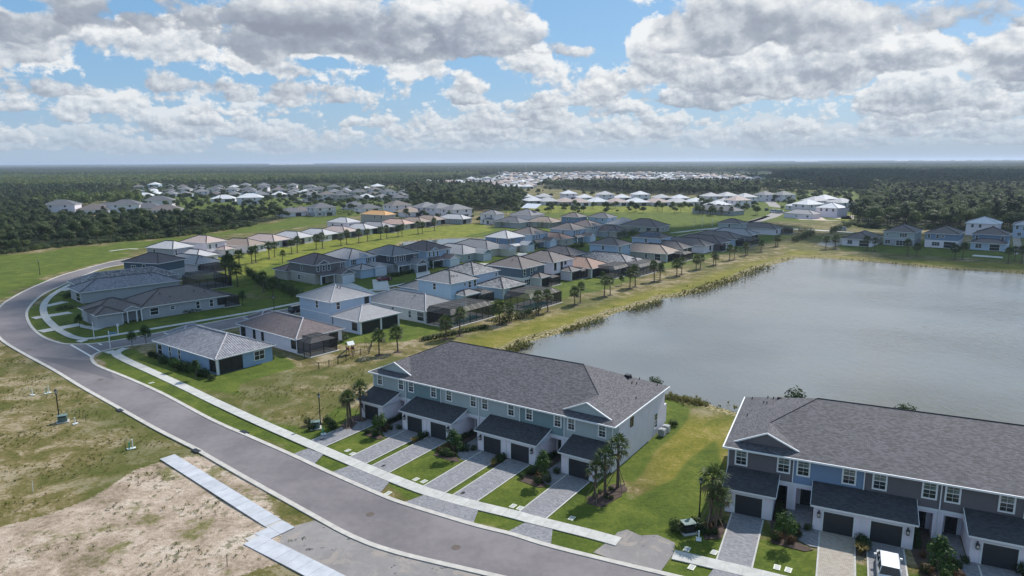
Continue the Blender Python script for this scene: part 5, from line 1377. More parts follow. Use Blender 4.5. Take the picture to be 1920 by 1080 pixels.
def tree_mesh(name, h, cr, seed, leaf, n=900, size=.42, trunk_r=.2, base=.35, clumps=11, squash=.75, bark=BARK, trunk_only=False):
    r = random.Random(seed); cl = []; mb = MB(); th = h * base
    tops = []
    for k in range(clumps):
        a = 2 * PI * k / clumps * 1.0 + r.uniform(-.5, .5); ring = r.random() ** .6; rr2 = cr * .68 * ring
        z = th + (h - th) * (.28 + .62 * (1 - ring * ring) * r.uniform(.7, 1.05)); q = cr * r.uniform(.36, .56)
        cl.append((math.cos(a) * rr2, math.sin(a) * rr2, min(z, h - q * squash), q, q, q * squash, n / clumps)); tops.append(cl[-1][:3])
    V, F_ = leaves(cl, size, seed)
    mb.tube((0, 0, -.2), (r.uniform(-.1, .1), r.uniform(-.1, .1), th), trunk_r, trunk_r * .7, 6); top = (0, 0, th)
    for p in tops[:6]: mb.tube(top, (p[0] * .85, p[1] * .85, p[2]), trunk_r * .45, trunk_r * .15, 4, cap=False)
    V2 = np.array(mb.v); quads = [f for f in mb.f if len(f) == 4]
    Fb = np.array(quads) + len(V)
    Vt = np.concatenate([V, V2]); Ft = np.concatenate([F_, Fb]); mi = np.concatenate([np.zeros(len(F_)), np.ones(len(Fb))])
    return np_mesh(name, Vt, Ft, [leaf, bark], mi)


def crown_trunk(name, h, cr, seed, leaf, **k):
    """the same tree as two meshes (crown, trunk) for trees near enough to show both"""
    me = tree_mesh(name, h, cr, seed, leaf, **k); bm = bmesh.new(); bm.from_mesh(me)
    a = bm.copy(); bmesh.ops.delete(a, geom=[f for f in a.faces if f.material_index == 1], context='FACES'); c = bpy.data.meshes.new('crown'); a.to_mesh(c); c.materials.append(leaf)
    a = bm.copy(); bmesh.ops.delete(a, geom=[f for f in a.faces if f.material_index == 0], context='FACES')
    for f in a.faces: f.material_index = 0
    t_ = bpy.data.meshes.new('trunk'); a.to_mesh(t_); t_.materials.append(k.get('bark', BARK)); return c, t_


def pine_mesh(name, h, seed, leaf=L_PINE, n=420):
    r = random.Random(seed); cl = []
    for k in range(9):
        a = r.uniform(0, 6.28); z = h * r.uniform(.55, .97); q = (1.05 - z / h) * 3.2 + .7; rr2 = q * .8
        cl.append((math.cos(a) * rr2, math.sin(a) * rr2, z, q * .75, q * .75, .75, n / 9))
    V, F_ = leaves(cl, .42, seed); mb = MB(); mb.tube((0, 0, -.2), (0, 0, h * .9), .16, .05, 5)
    for c in cl: mb.tube((0, 0, c[2] - .6), c[:3], .05, .02, 3, cap=False)
    Fb = np.array([f for f in mb.f if len(f) == 4]) + len(V)
    return np_mesh(name, np.concatenate([V, np.array(mb.v)]), np.concatenate([F_, Fb]), [leaf, BARK], np.concatenate([np.zeros(len(F_)), np.ones(len(Fb))]))


def palm_meshes(seed, h=4.6, cr=1.75, fronds=26, fan=True, detail=9, dry=4):
    """cabbage palm: trunk, crown of folded fan leaves"""
    r = random.Random(seed); tr = MB(); lean = (r.uniform(-.25, .25), r.uniform(-.25, .25)); N = 5
    P = [Vector((lean[0] * (i / N) ** 2, lean[1] * (i / N) ** 2, h * i / N)) for i in range(N + 1)]
    for i in range(N): tr.tube(P[i] - Vector((0, 0, .05)), P[i + 1], .17 - .04 * i / N, .165 - .04 * (i + 1) / N, 8, cap=(i == N - 1))
    cr_ = MB(); top = P[-1]
    cr_f = []
    for k in range(fronds):
        az = k * 2.399 + r.uniform(-.2, .2); el = rad(78 - 118 * (k / fronds) + r.uniform(-8, 8)); L = cr * r.uniform(.85, 1.12); pet = L * .45
        d = Vector((math.cos(az) * math.cos(el), math.sin(az) * math.cos(el), math.sin(el))); c = top + d * pet - Vector((0, 0, .12 * (1 - math.sin(el)))) 
        side = d.cross(Vector((0, 0, 1))).normalized() if abs(d.z) < .97 else Vector((1, 0, 0)); up = side.cross(d).normalized()
        mi = 1 if k >= fronds - dry else 0
        cr_.tube(top, c, .03, .02, 3, mi, cap=False)
        if mi: continue_len = .75
        for j in range(detail):
            t = (j / (detail - 1) - .5) * 2; a = t * rad(82); ll = L * (.62 - .12 * abs(t)) * r.uniform(.85, 1.1)
            ld = (d * math.cos(a) + side * math.sin(a)).normalized(); ld = (ld - Vector((0, 0, .22 + .15 * abs(t)))).normalized() if True else ld
            w = up.cross(ld).normalized() * (.075 if detail > 8 else .12) * (L / 1.6)
            m_ = c + ld * ll * .55 + up * .05; e = c + ld * ll - Vector((0, 0, ll * .22))
            cr_.q([c, m_ - w, e, m_ + w], mi)
    return tr.mesh('trunk', PBARK), cr_.mesh('crown', [L_PALM, L_PALMY])


def scatter(name, pts, sc, meshes, rot=None, vi=None, label=None, cat=None, group=None):
    """one object of instances"""
    me = bpy.data.meshes.new(name); me.vertices.add(len(pts)); me.vertices.foreach_set('co', np.asarray(pts, np.float32).ravel())
    n = len(pts); rs = np.random.RandomState(len(pts))
    for nm, ty, data in (('sc', 'FLOAT', np.asarray(sc, np.float32)), ('rz', 'FLOAT', (rs.uniform(0, 6.28, n) if rot is None else rot).astype(np.float32)), ('vi', 'INT', (rs.randint(0, len(meshes), n) if vi is None else vi).astype(np.int32))):
        a = me.attributes.new(nm, ty, 'POINT'); a.data.foreach_set('value', data)
    o = bpy.data.objects.new(name, me); C.objects.link(o); o['kind'] = 'stuff'
    if label: o['label'] = label; o['category'] = cat
    col = bpy.data.collections.new(name + '_source')
    for i, m_ in enumerate(meshes): s_ = bpy.data.objects.new('%s_%02d' % (name, i), m_); col.objects.link(s_)
    ng = bpy.data.node_groups.new(name, 'GeometryNodeTree')
    ng.interface.new_socket('Geometry', in_out='INPUT', socket_type='NodeSocketGeometry'); ng.interface.new_socket('Geometry', in_out='OUTPUT', socket_type='NodeSocketGeometry')
    nd = ng.nodes; gi = nd.new('NodeGroupInput'); go = nd.new('NodeGroupOutput'); ip = nd.new('GeometryNodeInstanceOnPoints'); ci = nd.new('GeometryNodeCollectionInfo')
    ci.inputs['Collection'].default_value = col; ci.inputs['Separate Children'].default_value = True; ci.inputs['Reset Children'].default_value = True
    def na(nm, ty): q = nd.new('GeometryNodeInputNamedAttribute'); q.data_type = ty; q.inputs['Name'].default_value = nm; return q.outputs['Attribute']
    L = ng.links.new
    cx = nd.new('ShaderNodeCombineXYZ'); L(na('rz', 'FLOAT'), cx.inputs[2])
    L(gi.outputs[0], ip.inputs['Points']); L(ci.outputs[0], ip.inputs['Instance']); ip.inputs['Pick Instance'].default_value = True
    L(na('vi', 'INT'), ip.inputs['Instance Index']); L(cx.outputs[0], ip.inputs['Rotation']); L(na('sc', 'FLOAT'), ip.inputs['Scale']); L(ip.outputs[0], go.inputs[0])
    md = o.modifiers.new('instances', 'NODES'); md.node_group = ng
    return o


def jitter_in(poly, spacing, seed, jit=.45):
    P = np.array(poly); x0, y0 = P.min(0); x1, y1 = P.max(0); r = np.random.RandomState(seed)
    xs, ys = np.meshgrid(np.arange(x0, x1, spacing), np.arange(y0, y1, spacing)); n = xs.size
    xs = xs.ravel() + r.uniform(-jit, jit, n) * spacing; ys = ys.ravel() + r.uniform(-jit, jit, n) * spacing
    m_ = in_poly(xs, ys, poly); return np.stack([xs[m_], ys[m_]], 1)


HOUSES = np.array([(o.location.x, o.location.y) for o in C.objects if o.name.split('.')[0] == 'house'])


def clear_of_houses(P, d=13):
    if len(P) == 0: return P
    keep = np.ones(len(P), bool)
    for h in HOUSES: keep &= (np.hypot(P[:, 0] - h[0], P[:, 1] - h[1]) > d)
    return P[keep]


# ---- the woods
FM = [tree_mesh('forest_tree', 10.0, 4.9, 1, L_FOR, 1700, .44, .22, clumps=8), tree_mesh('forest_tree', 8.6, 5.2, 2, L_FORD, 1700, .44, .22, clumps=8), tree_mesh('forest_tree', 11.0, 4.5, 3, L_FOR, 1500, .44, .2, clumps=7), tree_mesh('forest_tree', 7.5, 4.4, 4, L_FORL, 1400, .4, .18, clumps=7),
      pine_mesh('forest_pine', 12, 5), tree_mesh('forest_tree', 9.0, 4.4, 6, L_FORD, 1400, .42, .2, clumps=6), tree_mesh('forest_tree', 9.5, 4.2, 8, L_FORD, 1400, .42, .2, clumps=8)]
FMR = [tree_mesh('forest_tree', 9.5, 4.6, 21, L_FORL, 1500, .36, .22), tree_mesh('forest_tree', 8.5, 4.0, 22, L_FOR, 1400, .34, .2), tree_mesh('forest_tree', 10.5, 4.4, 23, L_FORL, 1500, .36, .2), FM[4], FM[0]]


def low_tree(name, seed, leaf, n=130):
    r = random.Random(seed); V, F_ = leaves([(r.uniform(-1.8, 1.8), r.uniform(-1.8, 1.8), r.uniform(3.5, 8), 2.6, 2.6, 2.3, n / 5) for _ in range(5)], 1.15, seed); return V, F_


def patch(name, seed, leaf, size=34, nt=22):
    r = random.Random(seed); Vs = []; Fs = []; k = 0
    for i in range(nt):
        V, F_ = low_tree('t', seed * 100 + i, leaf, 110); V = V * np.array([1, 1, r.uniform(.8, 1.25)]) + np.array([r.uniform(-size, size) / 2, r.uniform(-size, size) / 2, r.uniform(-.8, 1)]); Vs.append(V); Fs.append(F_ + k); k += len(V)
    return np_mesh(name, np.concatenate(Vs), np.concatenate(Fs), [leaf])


L_PA = foliage_mat('far_leaves', (.055, .085, .024), (.115, .155, .042), None, .08, .3); L_PB = foliage_mat('far_dark_leaves', (.036, .060, .022), (.075, .108, .035), None, .08, .3); L_PL = foliage_mat('far_sunlit_leaves', (.10, .14, .03), (.18, .215, .06), None, .08, .25)  # palest copy puts sunlight on far canopy into the leaf colour
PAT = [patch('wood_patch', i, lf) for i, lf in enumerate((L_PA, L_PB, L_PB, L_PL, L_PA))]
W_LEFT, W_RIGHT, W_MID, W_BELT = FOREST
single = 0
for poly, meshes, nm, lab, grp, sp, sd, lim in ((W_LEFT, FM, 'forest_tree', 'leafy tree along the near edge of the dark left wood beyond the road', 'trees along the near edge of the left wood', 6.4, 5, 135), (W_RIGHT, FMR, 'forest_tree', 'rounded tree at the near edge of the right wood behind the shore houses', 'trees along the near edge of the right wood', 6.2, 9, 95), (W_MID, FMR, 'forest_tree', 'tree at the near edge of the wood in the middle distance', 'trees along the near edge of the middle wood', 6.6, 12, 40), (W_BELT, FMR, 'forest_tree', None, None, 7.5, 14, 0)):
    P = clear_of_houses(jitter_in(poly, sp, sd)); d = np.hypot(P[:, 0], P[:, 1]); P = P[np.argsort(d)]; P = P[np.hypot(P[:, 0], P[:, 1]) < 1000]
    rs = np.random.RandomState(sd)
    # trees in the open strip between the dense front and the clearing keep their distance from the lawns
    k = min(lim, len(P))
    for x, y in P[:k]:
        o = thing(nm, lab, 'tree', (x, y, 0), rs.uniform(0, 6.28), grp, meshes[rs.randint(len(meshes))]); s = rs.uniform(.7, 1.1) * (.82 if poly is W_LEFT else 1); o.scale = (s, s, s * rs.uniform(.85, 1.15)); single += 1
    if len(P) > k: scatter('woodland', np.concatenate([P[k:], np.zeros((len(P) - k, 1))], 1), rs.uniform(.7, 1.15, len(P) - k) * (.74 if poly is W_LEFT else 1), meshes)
# underwood along the edges
UND = [np_mesh('undergrowth', *leaves([(0, 0, .8, 1.8, 1.5, 1.3, 160), (1.5, .4, .6, 1.2, 1.2, 1.0, 90)], .3, 31), [L_SHRUB]), np_mesh('undergrowth', *leaves([(0, 0, .6, 1.4, 1.8, 1.0, 160)], .28, 32), [L_FOR]), np_mesh('undergrowth', *leaves([(0, 0, .9, 1.3, 1.3, 1.4, 130)], .28, 33), [L_FORL])]
U = []
rs = np.random.RandomState(4)
for poly, a, b in ((W_LEFT, 1, 6), (W_RIGHT, 0, 5)):
    P = np.array(poly)
    for i in range(a, b):
        p, q = P[i], P[i + 1]; L = np.hypot(*(q - p)); n = int(L / 1.3)
        for k in range(n): U.append((*(p + (q - p) * (k + rs.uniform(-.4, .4)) / n + rs.normal(size=2) * 1.8), 0))
U = np.array(U); scatter('undergrowth', U, rs.uniform(.6, 1.5, len(U)), UND)
# beyond a kilometre: canopy in patches, out to the haze
rs = np.random.RandomState(77); PP_ = []; VI = []
for yk in np.arange(540, 6500, 30):
    step = 30; half = yk * .86 + 60; xs = np.arange(-half, half, step); PP_.append(np.stack([xs + rs.uniform(-9, 9, len(xs)), np.full(len(xs), yk) + rs.uniform(-9, 9, len(xs))], 1))
PP_ = np.concatenate(PP_)


def wn(P, s, seed):
    r = np.random.RandomState(seed); o = np.zeros(len(P))
    for k in range(9):
        a = r.uniform(0, 6.28); f = s * r.uniform(.5, 2.2); o += np.sin((P[:, 0] * .5 * math.cos(a) + P[:, 1] * math.sin(a)) * f + r.uniform(0, 6.28))
    return o / 3


far_open = [[tuple(v) for v in gp(p)] for p in ([(760, 375), (1440, 362), (1460, 322), (1000, 322), (900, 330), (760, 350)], [(930, 412), (1640, 412), (1640, 352), (1420, 360), (980, 372)], [(230, 400), (640, 400), (830, 385), (830, 350), (600, 346), (230, 348)], [(100, 404), (340, 404), (330, 388), (100, 388)], [(480, 425), (1000, 420), (1000, 390), (640, 384), (500, 398)], [(1060, 316), (1900, 314), (1900, 311), (1000, 311.5)], [(1400, 345), (1560, 345), (1560, 336), (1400, 338)])]
keep = np.ones(len(PP_), bool)
for poly in far_open: keep &= ~in_poly(PP_[:, 0], PP_[:, 1], poly)
for poly in FOREST: keep &= ~(in_poly(PP_[:, 0], PP_[:, 1], poly) & (np.hypot(PP_[:, 0], PP_[:, 1]) < 980))
keep &= (PP_[:, 1] > 560) | (np.abs(PP_[:, 0]) > 380)
den = wn(PP_, .006, 5); keep &= (den > -1.0) | (PP_[:, 1] < 900)
PP_ = clear_of_houses(PP_[keep], 22)
band = wn(PP_, .0035, 8) + np.where((PP_[:, 1] > 900) & (PP_[:, 1] < 1700) & (PP_[:, 0] < 0), 1.2, 0)  # left band gets the palest leaves, painted as sunlit canopy
VI = np.where(band > .75, 3, np.where(band > .1, 0, np.where(rs.rand(len(PP_)) < .5, 1, 2)))
big = np.concatenate([PP_, np.zeros((len(PP_), 1))], 1)
scatter('distant_woodland', big, rs.uniform(.8, 1.15, len(PP_)), PAT, vi=VI)
# and out to the skyline, coarse and low
FARP = [patch('skyline_wood', 40 + i, lf, 120, 30) for i, lf in enumerate((L_PA, L_PB, L_PB))]
Q = []
for yk in np.concatenate([np.arange(6500, 12000, 190), np.arange(12000, 26000, 420)]):
    half = yk * .85; xs = np.arange(-half, half, 105 if yk < 12000 else 150); Q.append(np.stack([xs + rs.uniform(-40, 40, len(xs)), np.full(len(xs), yk) + rs.uniform(-80, 80, len(xs)), np.zeros(len(xs))], 1))
Q = np.concatenate(Q); dq = wn(Q[:, :2], .0011, 15); Q = Q[dq > -.55]
scatter('skyline_woodland', Q, rs.uniform(1.0, 1.9, len(Q)), FARP)
# trees standing among the far estates
E_ = []
for poly, sp in (([(235, 398), (600, 402), (610, 352), (250, 350)], 13), ([(600, 400), (820, 390), (820, 352), (610, 352)], 13), ([(985, 372), (1420, 366), (1420, 322), (960, 322), (780, 345), (780, 358)], 30), ([(960, 404), (1320, 400), (1320, 388), (960, 390)], 13), ([(640, 412), (960, 420), (960, 402), (700, 392)], 17), ([(1300, 408), (1420, 404), (1420, 372), (1310, 376)], 11), ([(1460, 402), (1640, 372), (1640, 352), (1440, 360)], 13), ([(1400, 352), (1600, 352), (1600, 330), (1400, 330)], 24), ([(0, 345), (700, 340), (700, 325), (0, 328)], 60)):
    E_.append(clear_of_houses(jitter_in([tuple(v) for v in gp(poly)], sp, int(sp)), 9))
E_ = np.concatenate(E_); scatter('estate_trees', np.concatenate([E_, np.zeros((len(E_), 1))], 1), rs.uniform(.3, .75, len(E_)), [FM[3], FM[1], FMR[0], FM[6]])

# the farthest roofs, too many and too small to single out
def roof_mass(rm, w, st):
    mb = MB(); he = 2.95 if st == 1 else 5.7; mb.box(-w / 2, -8, 0, w / 2, 8, he - .05, 2); hip(mb, -w / 2, -8, w / 2, 8, he, .42, .5, .25); mb.box(-w / 2 - .05, -3, .9, -w / 2, -1.8, 2.2, 3); mb.box(-3, -8.05, .2, 3, -8, 2.4, 3)
    return mb.mesh('far_roofs', [rm, WHITE, W_WHITE, GLASS])
scatter('far_estate_houses', far_pts, np.ones(len(far_pts)), [roof_mass(R_PALE, 14, 1), roof_mass(R_WHT, 12, 1), roof_mass(R_PINK, 15, 1), roof_mass(R_TAN, 13, 2)], label='mass of tiny pale roofs of the estate farthest away, below the skyline', cat='houses')

# ---- palms
PALMS = [palm_meshes(s, h, c, f_, detail=9) for s, h, c, f_ in ((1, 4.3, 2.1, 30), (2, 4.8, 2.0, 28), (3, 3.9, 2.15, 30), (4, 4.6, 1.95, 26), (5, 4.5, 1.45, 22), (6, 4.2, 1.5, 22))]
BRACE = MB()
for a in range(3):
    t_ = a * 2.09 + .4; BRACE.tube((math.cos(t_) * 1.15, math.sin(t_) * 1.15, 0), (math.cos(t_) * .2, math.sin(t_) * .2, 2.0), .045, .045, 4)
BRACE_ME = BRACE.mesh('brace', mat('brace_timber', (.22, .16, .11), .9, .2))
BED = MB(); BED.lathe([(1.0, 0.0), (.8, .10), (.0, .14)], 12); BED_ME = BED.mesh('mulch_ring', MULCH)


def palm(px, py, label, group, s=1.0, v=None, bed=True, brace=False):
    p = G(px, py); t = thing('palm_tree', label, 'palm tree', (p.x, p.y, 0), rnd.uniform(0, 6.28), group); t.scale = (s, s, s)
    tr, cr = PALMS[rnd.randrange(4) if v is None else v]; link('trunk', tr, t); link('crown', cr, t)
    if bed: link('mulch_ring', BED_ME, t)
    if brace: link('brace', BRACE_ME, t)
    return t


g_ = 'palms beside the townhouses'
palm(1115, 936, 'shortest of three palms at the right corner of the front townhouse row', g_, .86, 5, brace=True); palm(1134, 930, 'middle one of three palms at the right corner of the front townhouse row', g_, .97, 4); palm(1158, 916, 'tallest of three palms at the right corner of the front townhouse row', g_, 1.08, 4, brace=True)
palm(652.8, 801, 'left palm of three by the left garage of the front row', g_, .92, 4, brace=True); palm(658, 795, 'middle palm of three by the left garage of the front row', g_, .95, 5); palm(677, 787, 'right palm of three by the left garage, its crown against the field', g_, 1.0, 4, brace=True)
palm(1331, 988, 'left palm of the clump at the corner of the taupe and blue row', g_, 1.12, 4, brace=True); palm(1341, 994, 'front palm of the clump at the corner of the taupe and blue row', g_, .9, 5); palm(1349, 984, 'right palm of the clump at the corner of the taupe and blue row', g_, .75, 5)
lake_p = [(1077.5, 573), (1088, 568), (1133, 556), (1144, 554), (1181, 541), (1191, 538), (1226.7, 528), (1237.5, 526), (1269, 517.5), (1278, 515), (836, 636), (862, 630), (936.7, 609.4), (955, 605.5), (1010, 591), (1027, 585), (711, 666), (746, 660),
          (1305, 506), (1313, 504), (1337.5, 497.5), (1341.7, 496.7), (1368, 487.5), (1376.7, 486), (1397.5, 479), (1401, 478), (1426.7, 471.7), (1454, 462.5), (1458, 461.7)]
for i, (x, y) in enumerate(sorted(lake_p)):
    od = ('first', 'second', 'third', 'fourth', 'fifth', 'sixth', 'seventh', 'eighth', 'ninth', 'tenth', 'eleventh', 'twelfth', 'thirteenth', 'fourteenth', 'fifteenth')
    k = i if i < 15 else len(lake_p) - 1 - i
    palm(x, y, 'young palm on the lake lawn, %s from the %s end of the line' % (od[k], 'near' if i < 15 else 'far'), 'palms along the lake lawn', rnd.uniform(.82, 1.0) if x < 1300 else rnd.uniform(.72, .9))
lawn_p = [(547, 475.5), (557.5, 474), (593, 467.6), (605, 466), (639.5, 460.6), (650, 459), (673, 456), (689.5, 453), (714, 449), (725.5, 447), (746.6, 443.4), (754, 443), (784, 438.8), (792, 438), (814.5, 432.5), (472.5, 495), (480, 493), (505, 486), (515, 482.5)]
for i, (x, y) in enumerate(sorted(lawn_p)):
    k = i if i < 10 else len(lawn_p) - 1 - i
    palm(x, y, 'palm on the bright lawn before the pale row, %s from the %s' % (od[k], 'left' if i < 10 else 'right'), 'palms on the bright lawn', rnd.uniform(.9, 1.1))
for i, (x, y) in enumerate([(424, 529), (430, 519), (434, 532), (446, 538), (449, 503)]): palm(x, y, ('tall palm left of a cluster of five at the corner of the bright lawn', 'palm at the back of the cluster of five by the bright lawn', 'tallest palm of the cluster of five by the bright lawn', 'palm at the right front of the cluster of five by the lawn', 'palm standing behind the cluster, further into the bright lawn')[i], 'cluster of palms by the clipped hedge', (1.25, 1.2, 1.4, 1.15, 1.1)[i], bed=False)
for i, (x, y) in enumerate([(494.5, 547.5), (512.5, 557.5)]): palm(x, y, ('left of two palms before the dark hedge by the side street', 'right of two palms before the dark hedge by the side street')[i], 'pair of palms by the side street', .95)
shore_p = [(1548, 467), (1565.6, 465.8), (1625, 469.7), (1639, 471), (1702, 480), (1719, 480), (1790, 486), (1804, 487), (1890, 494), (1902, 489), (1915, 494)]
for i, (x, y) in enumerate(shore_p): palm(x, y, 'thin palm on the far shore lawn, %s from the left' % od[i], 'palms on the far shore', rnd.uniform(.85, 1.0))
for i, x in enumerate((1318, 1332, 1352, 1371)): palm(x, 404, 'small palm before the long grey roofed house, %s from the left' % od[i], 'palms before the long grey roofed house', 1.0, bed=False)
for i, (x, y) in enumerate([(1490, 560 if 0 else 0)]): pass
for i, (x, y, l) in enumerate([(530, 494, 'round headed low palm on the bright lawn by the maroon roofed house')]): palm(x, y, l, 'palms on the bright lawn', .75, bed=False)

# ---- garden trees, shrubs and hedges near the camera
YT = [crown_trunk('young_tree', 3.6, 1.05, s, L_YOUNG, n=900, size=.13, trunk_r=.06, base=.22, clumps=12, squash=1.1) for s in (41, 42, 43)]


def young(x, y, label, s=1.0, grp='young trees planted before the townhouses', cat='tree', pt=None):
    p = G(x, y) if pt is None else Vector((*pt, 0)); t = thing('young_tree', label, cat, (p.x, p.y, 0), rnd.uniform(0, 6.28), grp); t.scale = (s, s, s)
    c, tr = YT[rnd.randrange(3)]; link('crown', c, t); link('trunk', tr, t)


young(713, 816, 'leafy young tree in the left bed of the front townhouse row', .98); young(851, 858, 'leafy young tree in the middle bed of the front townhouse row', 1.05); young(1018, 905, 'leafy young tree in the right bed of the front townhouse row', 1.1)
young(1472, 1022, 'leafy young tree in the bed between the first two garages of the right row', 1.05); young(1757, 1090, 'leafy young tree at the bottom edge by the white car', 1.2); 
for x, y, l, s in ((248, 650, 'small dark tree on the corner by the blue bungalow', .95), (274, 645, 'taller of two small trees on the corner by the blue bungalow', 1.15), (150, 616, 'dense small tree before the corner house', .95), (455, 572, 'round bush tree on the lawn right of the corner house', 1.1), (930, 598, 'leafy garden tree among the palms by the pool', 1.0), (1130, 530, 'small tree before the terracotta roofed bungalow', 1.0), (1165, 535, 'second small tree before the terracotta roofed bungalow', .9), (368, 712, 'ornamental tree beside the blue bungalow wall', 1.0), (330, 697, 'smaller ornamental tree beside the blue bungalow wall', .8), (245, 522, 'spreading palm like tree before the navy house', 1.1), (480, 470, 'small tree at the edge of the bright lawn', .9)):
    young(x, y, l, s, 'small garden trees')

SH = {}


def shrub_me(kind, seed):
    if (kind, seed) in SH: return SH[(kind, seed)]
    lf = {'g': L_SHRUB, 'y': L_YOUNG, 'r': L_RED, 'd': L_FORD}[kind]
    SH[(kind, seed)] = np_mesh('shrub', *leaves([(0, 0, .42, .48, .48, .42, 240), (.22, .1, .35, .3, .3, .3, 90), (-.2, .15, .3, .3, .3, .28, 80)], .075, seed + 50), [lf]); return SH[(kind, seed)]


def spiky_me(seed, leaf, n=60, h=.8, w=.02):
    if ('s', seed) in SH: return SH[('s', seed)]
    r = random.Random(seed); mb = MB()
    for k in range(n):
        a = r.uniform(0, 6.28); sp = r.uniform(.1, .55) * h; p = Vector((math.cos(a) * .06, math.sin(a) * .06, 0)); m_ = p + Vector((math.cos(a) * sp * .5, math.sin(a) * sp * .5, h * r.uniform(.5, .8))); e = p + Vector((math.cos(a) * sp * 1.3, math.sin(a) * sp * 1.3, h * r.uniform(.55, 1.05))); s_ = Vector((-math.sin(a), math.cos(a), 0)) * w
        mb.q([p - s_, m_ - s_ * 1.4, e, m_ + s_ * 1.4])
    SH[('s', seed)] = mb.mesh('ornamental_grass', leaf); return SH[('s', seed)]


def shrub(p, label, grp, kind='g', s=1.0, cat='shrub', name='shrub'):
    me = spiky_me(*kind) if isinstance(kind, tuple) else shrub_me(kind, rnd.randrange(3))
    o = thing(name, label, cat, (p[0], p[1], 0), rnd.uniform(0, 6.28), grp, me); o.scale = (s, s, s * rnd.uniform(.85, 1.1)); return o


# planting beds of the two rows
for ri, (O_, u_, n_, gar_, party_, row) in enumerate(((O1, u1, n1, gar1, party1, 'the front row'), (O2, u2, n2, gar2, party2, 'the taupe and blue row'))):
    for i in range(len(gar_) - 1):
        p = party_[1 + 2 * i]; a = gar_[i][1]; wh = ('left', 'middle', 'right')[i]
        for k in range(15):
            x = rnd.uniform(a + .3, p + 1.2); w = rnd.uniform(4.0, 7.0); q = fr(O_, u_, n_, x, w)
            kd = rnd.choice(['g', 'g', 'y', 'd', 'g', 'r']) if ri == 0 else rnd.choice(['r', 'r', 'g', 'y', 'r'])
            shrub(q, 'mixed low shrub in the %s bed of %s' % (wh, row), 'shrubs in the %s bed of %s' % (wh, row), kd, rnd.uniform(.7, 1.25))
        for k in range(7):      # clipped hedge along the garage wall
            q = fr(O_, u_, n_, a + .45, .4 + k * .55 - 1.0); shrub(q, 'clipped dark hedge plant beside the %s entry of %s' % (wh, row), 'hedge plants by the %s entry of %s' % (wh, row), 'd', rnd.uniform(.75, .95), 'hedge')
        q = fr(O_, u_, n_, gar_[i + 1][0] - .35, 3.5); shrub(q, 'small dark shrub by the %s garage lantern of %s' % (wh, row), 'shrubs at the garage corners', 'd', .95)
    for gi, (a, b, ds) in enumerate(gar_[1:-1]):
        m_ = (a + b) / 2
        for k in range(5):
            q = fr(O_, u_, n_, m_ + rnd.uniform(-.3, .3), 3.6 + k * .55); shrub(q, 'low plant between the paired drives, %s pair of %s' % (('left', 'right')[gi], row), 'plants between the paired drives', 'g' if k < 3 else (71, L_GOLD, 70, .7, .03), rnd.uniform(.9, 1.3) * (1.25 if ri else 1))
# mulch and shrubs round the palm clumps
for pts, lab in (([(1100, 944), (1128, 952), (1166, 930), (1172, 908), (1150, 912), (1120, 925)], 'palm_bed'), ([(636, 800), (650, 815), (690, 790), (684, 776), (660, 782)], 'palm_bed'), ([(1312, 990), (1322, 1012), (1352, 1010), (1358, 985), (1345, 966), (1325, 968)], 'palm_bed')):
    sheet(lab, gp(pts), .025, MULCH, thick=.02)
for i in range(10):
    p = G(rnd.uniform(1322, 1352), rnd.uniform(978, 1008)); shrub(p, 'low shrub round the palm clump of the taupe and blue row', 'shrubs under the palm clumps', rnd.choice(['r', 'g', 'd']), rnd.uniform(.6, 1.0))
for i in range(6):
    p = G(rnd.uniform(1110, 1165), rnd.uniform(918, 940)); shrub(p, 'low shrub between the three palms of the front row', 'shrubs under the palm clumps', rnd.choice(['g', 'd']), rnd.uniform(.5, .8))
# screens of shrubs round the utility boxes
for (cx, cy, nm) in ((600, 801, 'the middle lamp post'), (1288, 995, 'the right lamp post')):
    for dx, dy in ((-22, -3), (-16, 5), (20, -4), (24, 4), (14, -9)):
        p = G(cx + dx, cy + dy); shrub(p, 'dense round shrub screening the green box by %s' % nm, 'shrubs round the green boxes', 'g', rnd.uniform(1.2, 1.6))
# garden of the blue bungalow
for i in range(34):
    p = G(rnd.uniform(296, 400), 0 + 655) if False else G(*(lambda t, s_: (284 + 112 * t + s_ * 4, 671 + 41 * t + s_ * 4))(rnd.random(), rnd.uniform(-1, 1))); shrub(p, 'shrub in the planted strip left of the blue bungalow', 'shrubs beside the blue bungalow', rnd.choice(['g', 'd', 'g', 'y']), rnd.uniform(1.0, 2.0))


def hedge_line(p0, p1, label, n, s=1.6, kind='d', w=0.0, hgt=1.0):
    A_, B_ = G(*p0).xy, G(*p1).xy; L = (B_ - A_).length; r = max(4, int(L / .9)); hh = s * hgt
    cl = [((L * (k + .5) / r), rnd.uniform(-.25, .25) + rnd.uniform(-w, w), hh * .5 * rnd.uniform(.85, 1.15), .95, .8 + w * .3, hh * .52 * rnd.uniform(.85, 1.15), 90) for k in range(r)]
    t = thing('hedge', label, 'hedge', (A_.x, A_.y, 0), math.atan2(B_.y - A_.y, B_.x - A_.x), None, np_mesh('hedge', *leaves(cl, .2, r), [{'d': L_FORD, 'g': L_SHRUB}[kind]]))
    return t


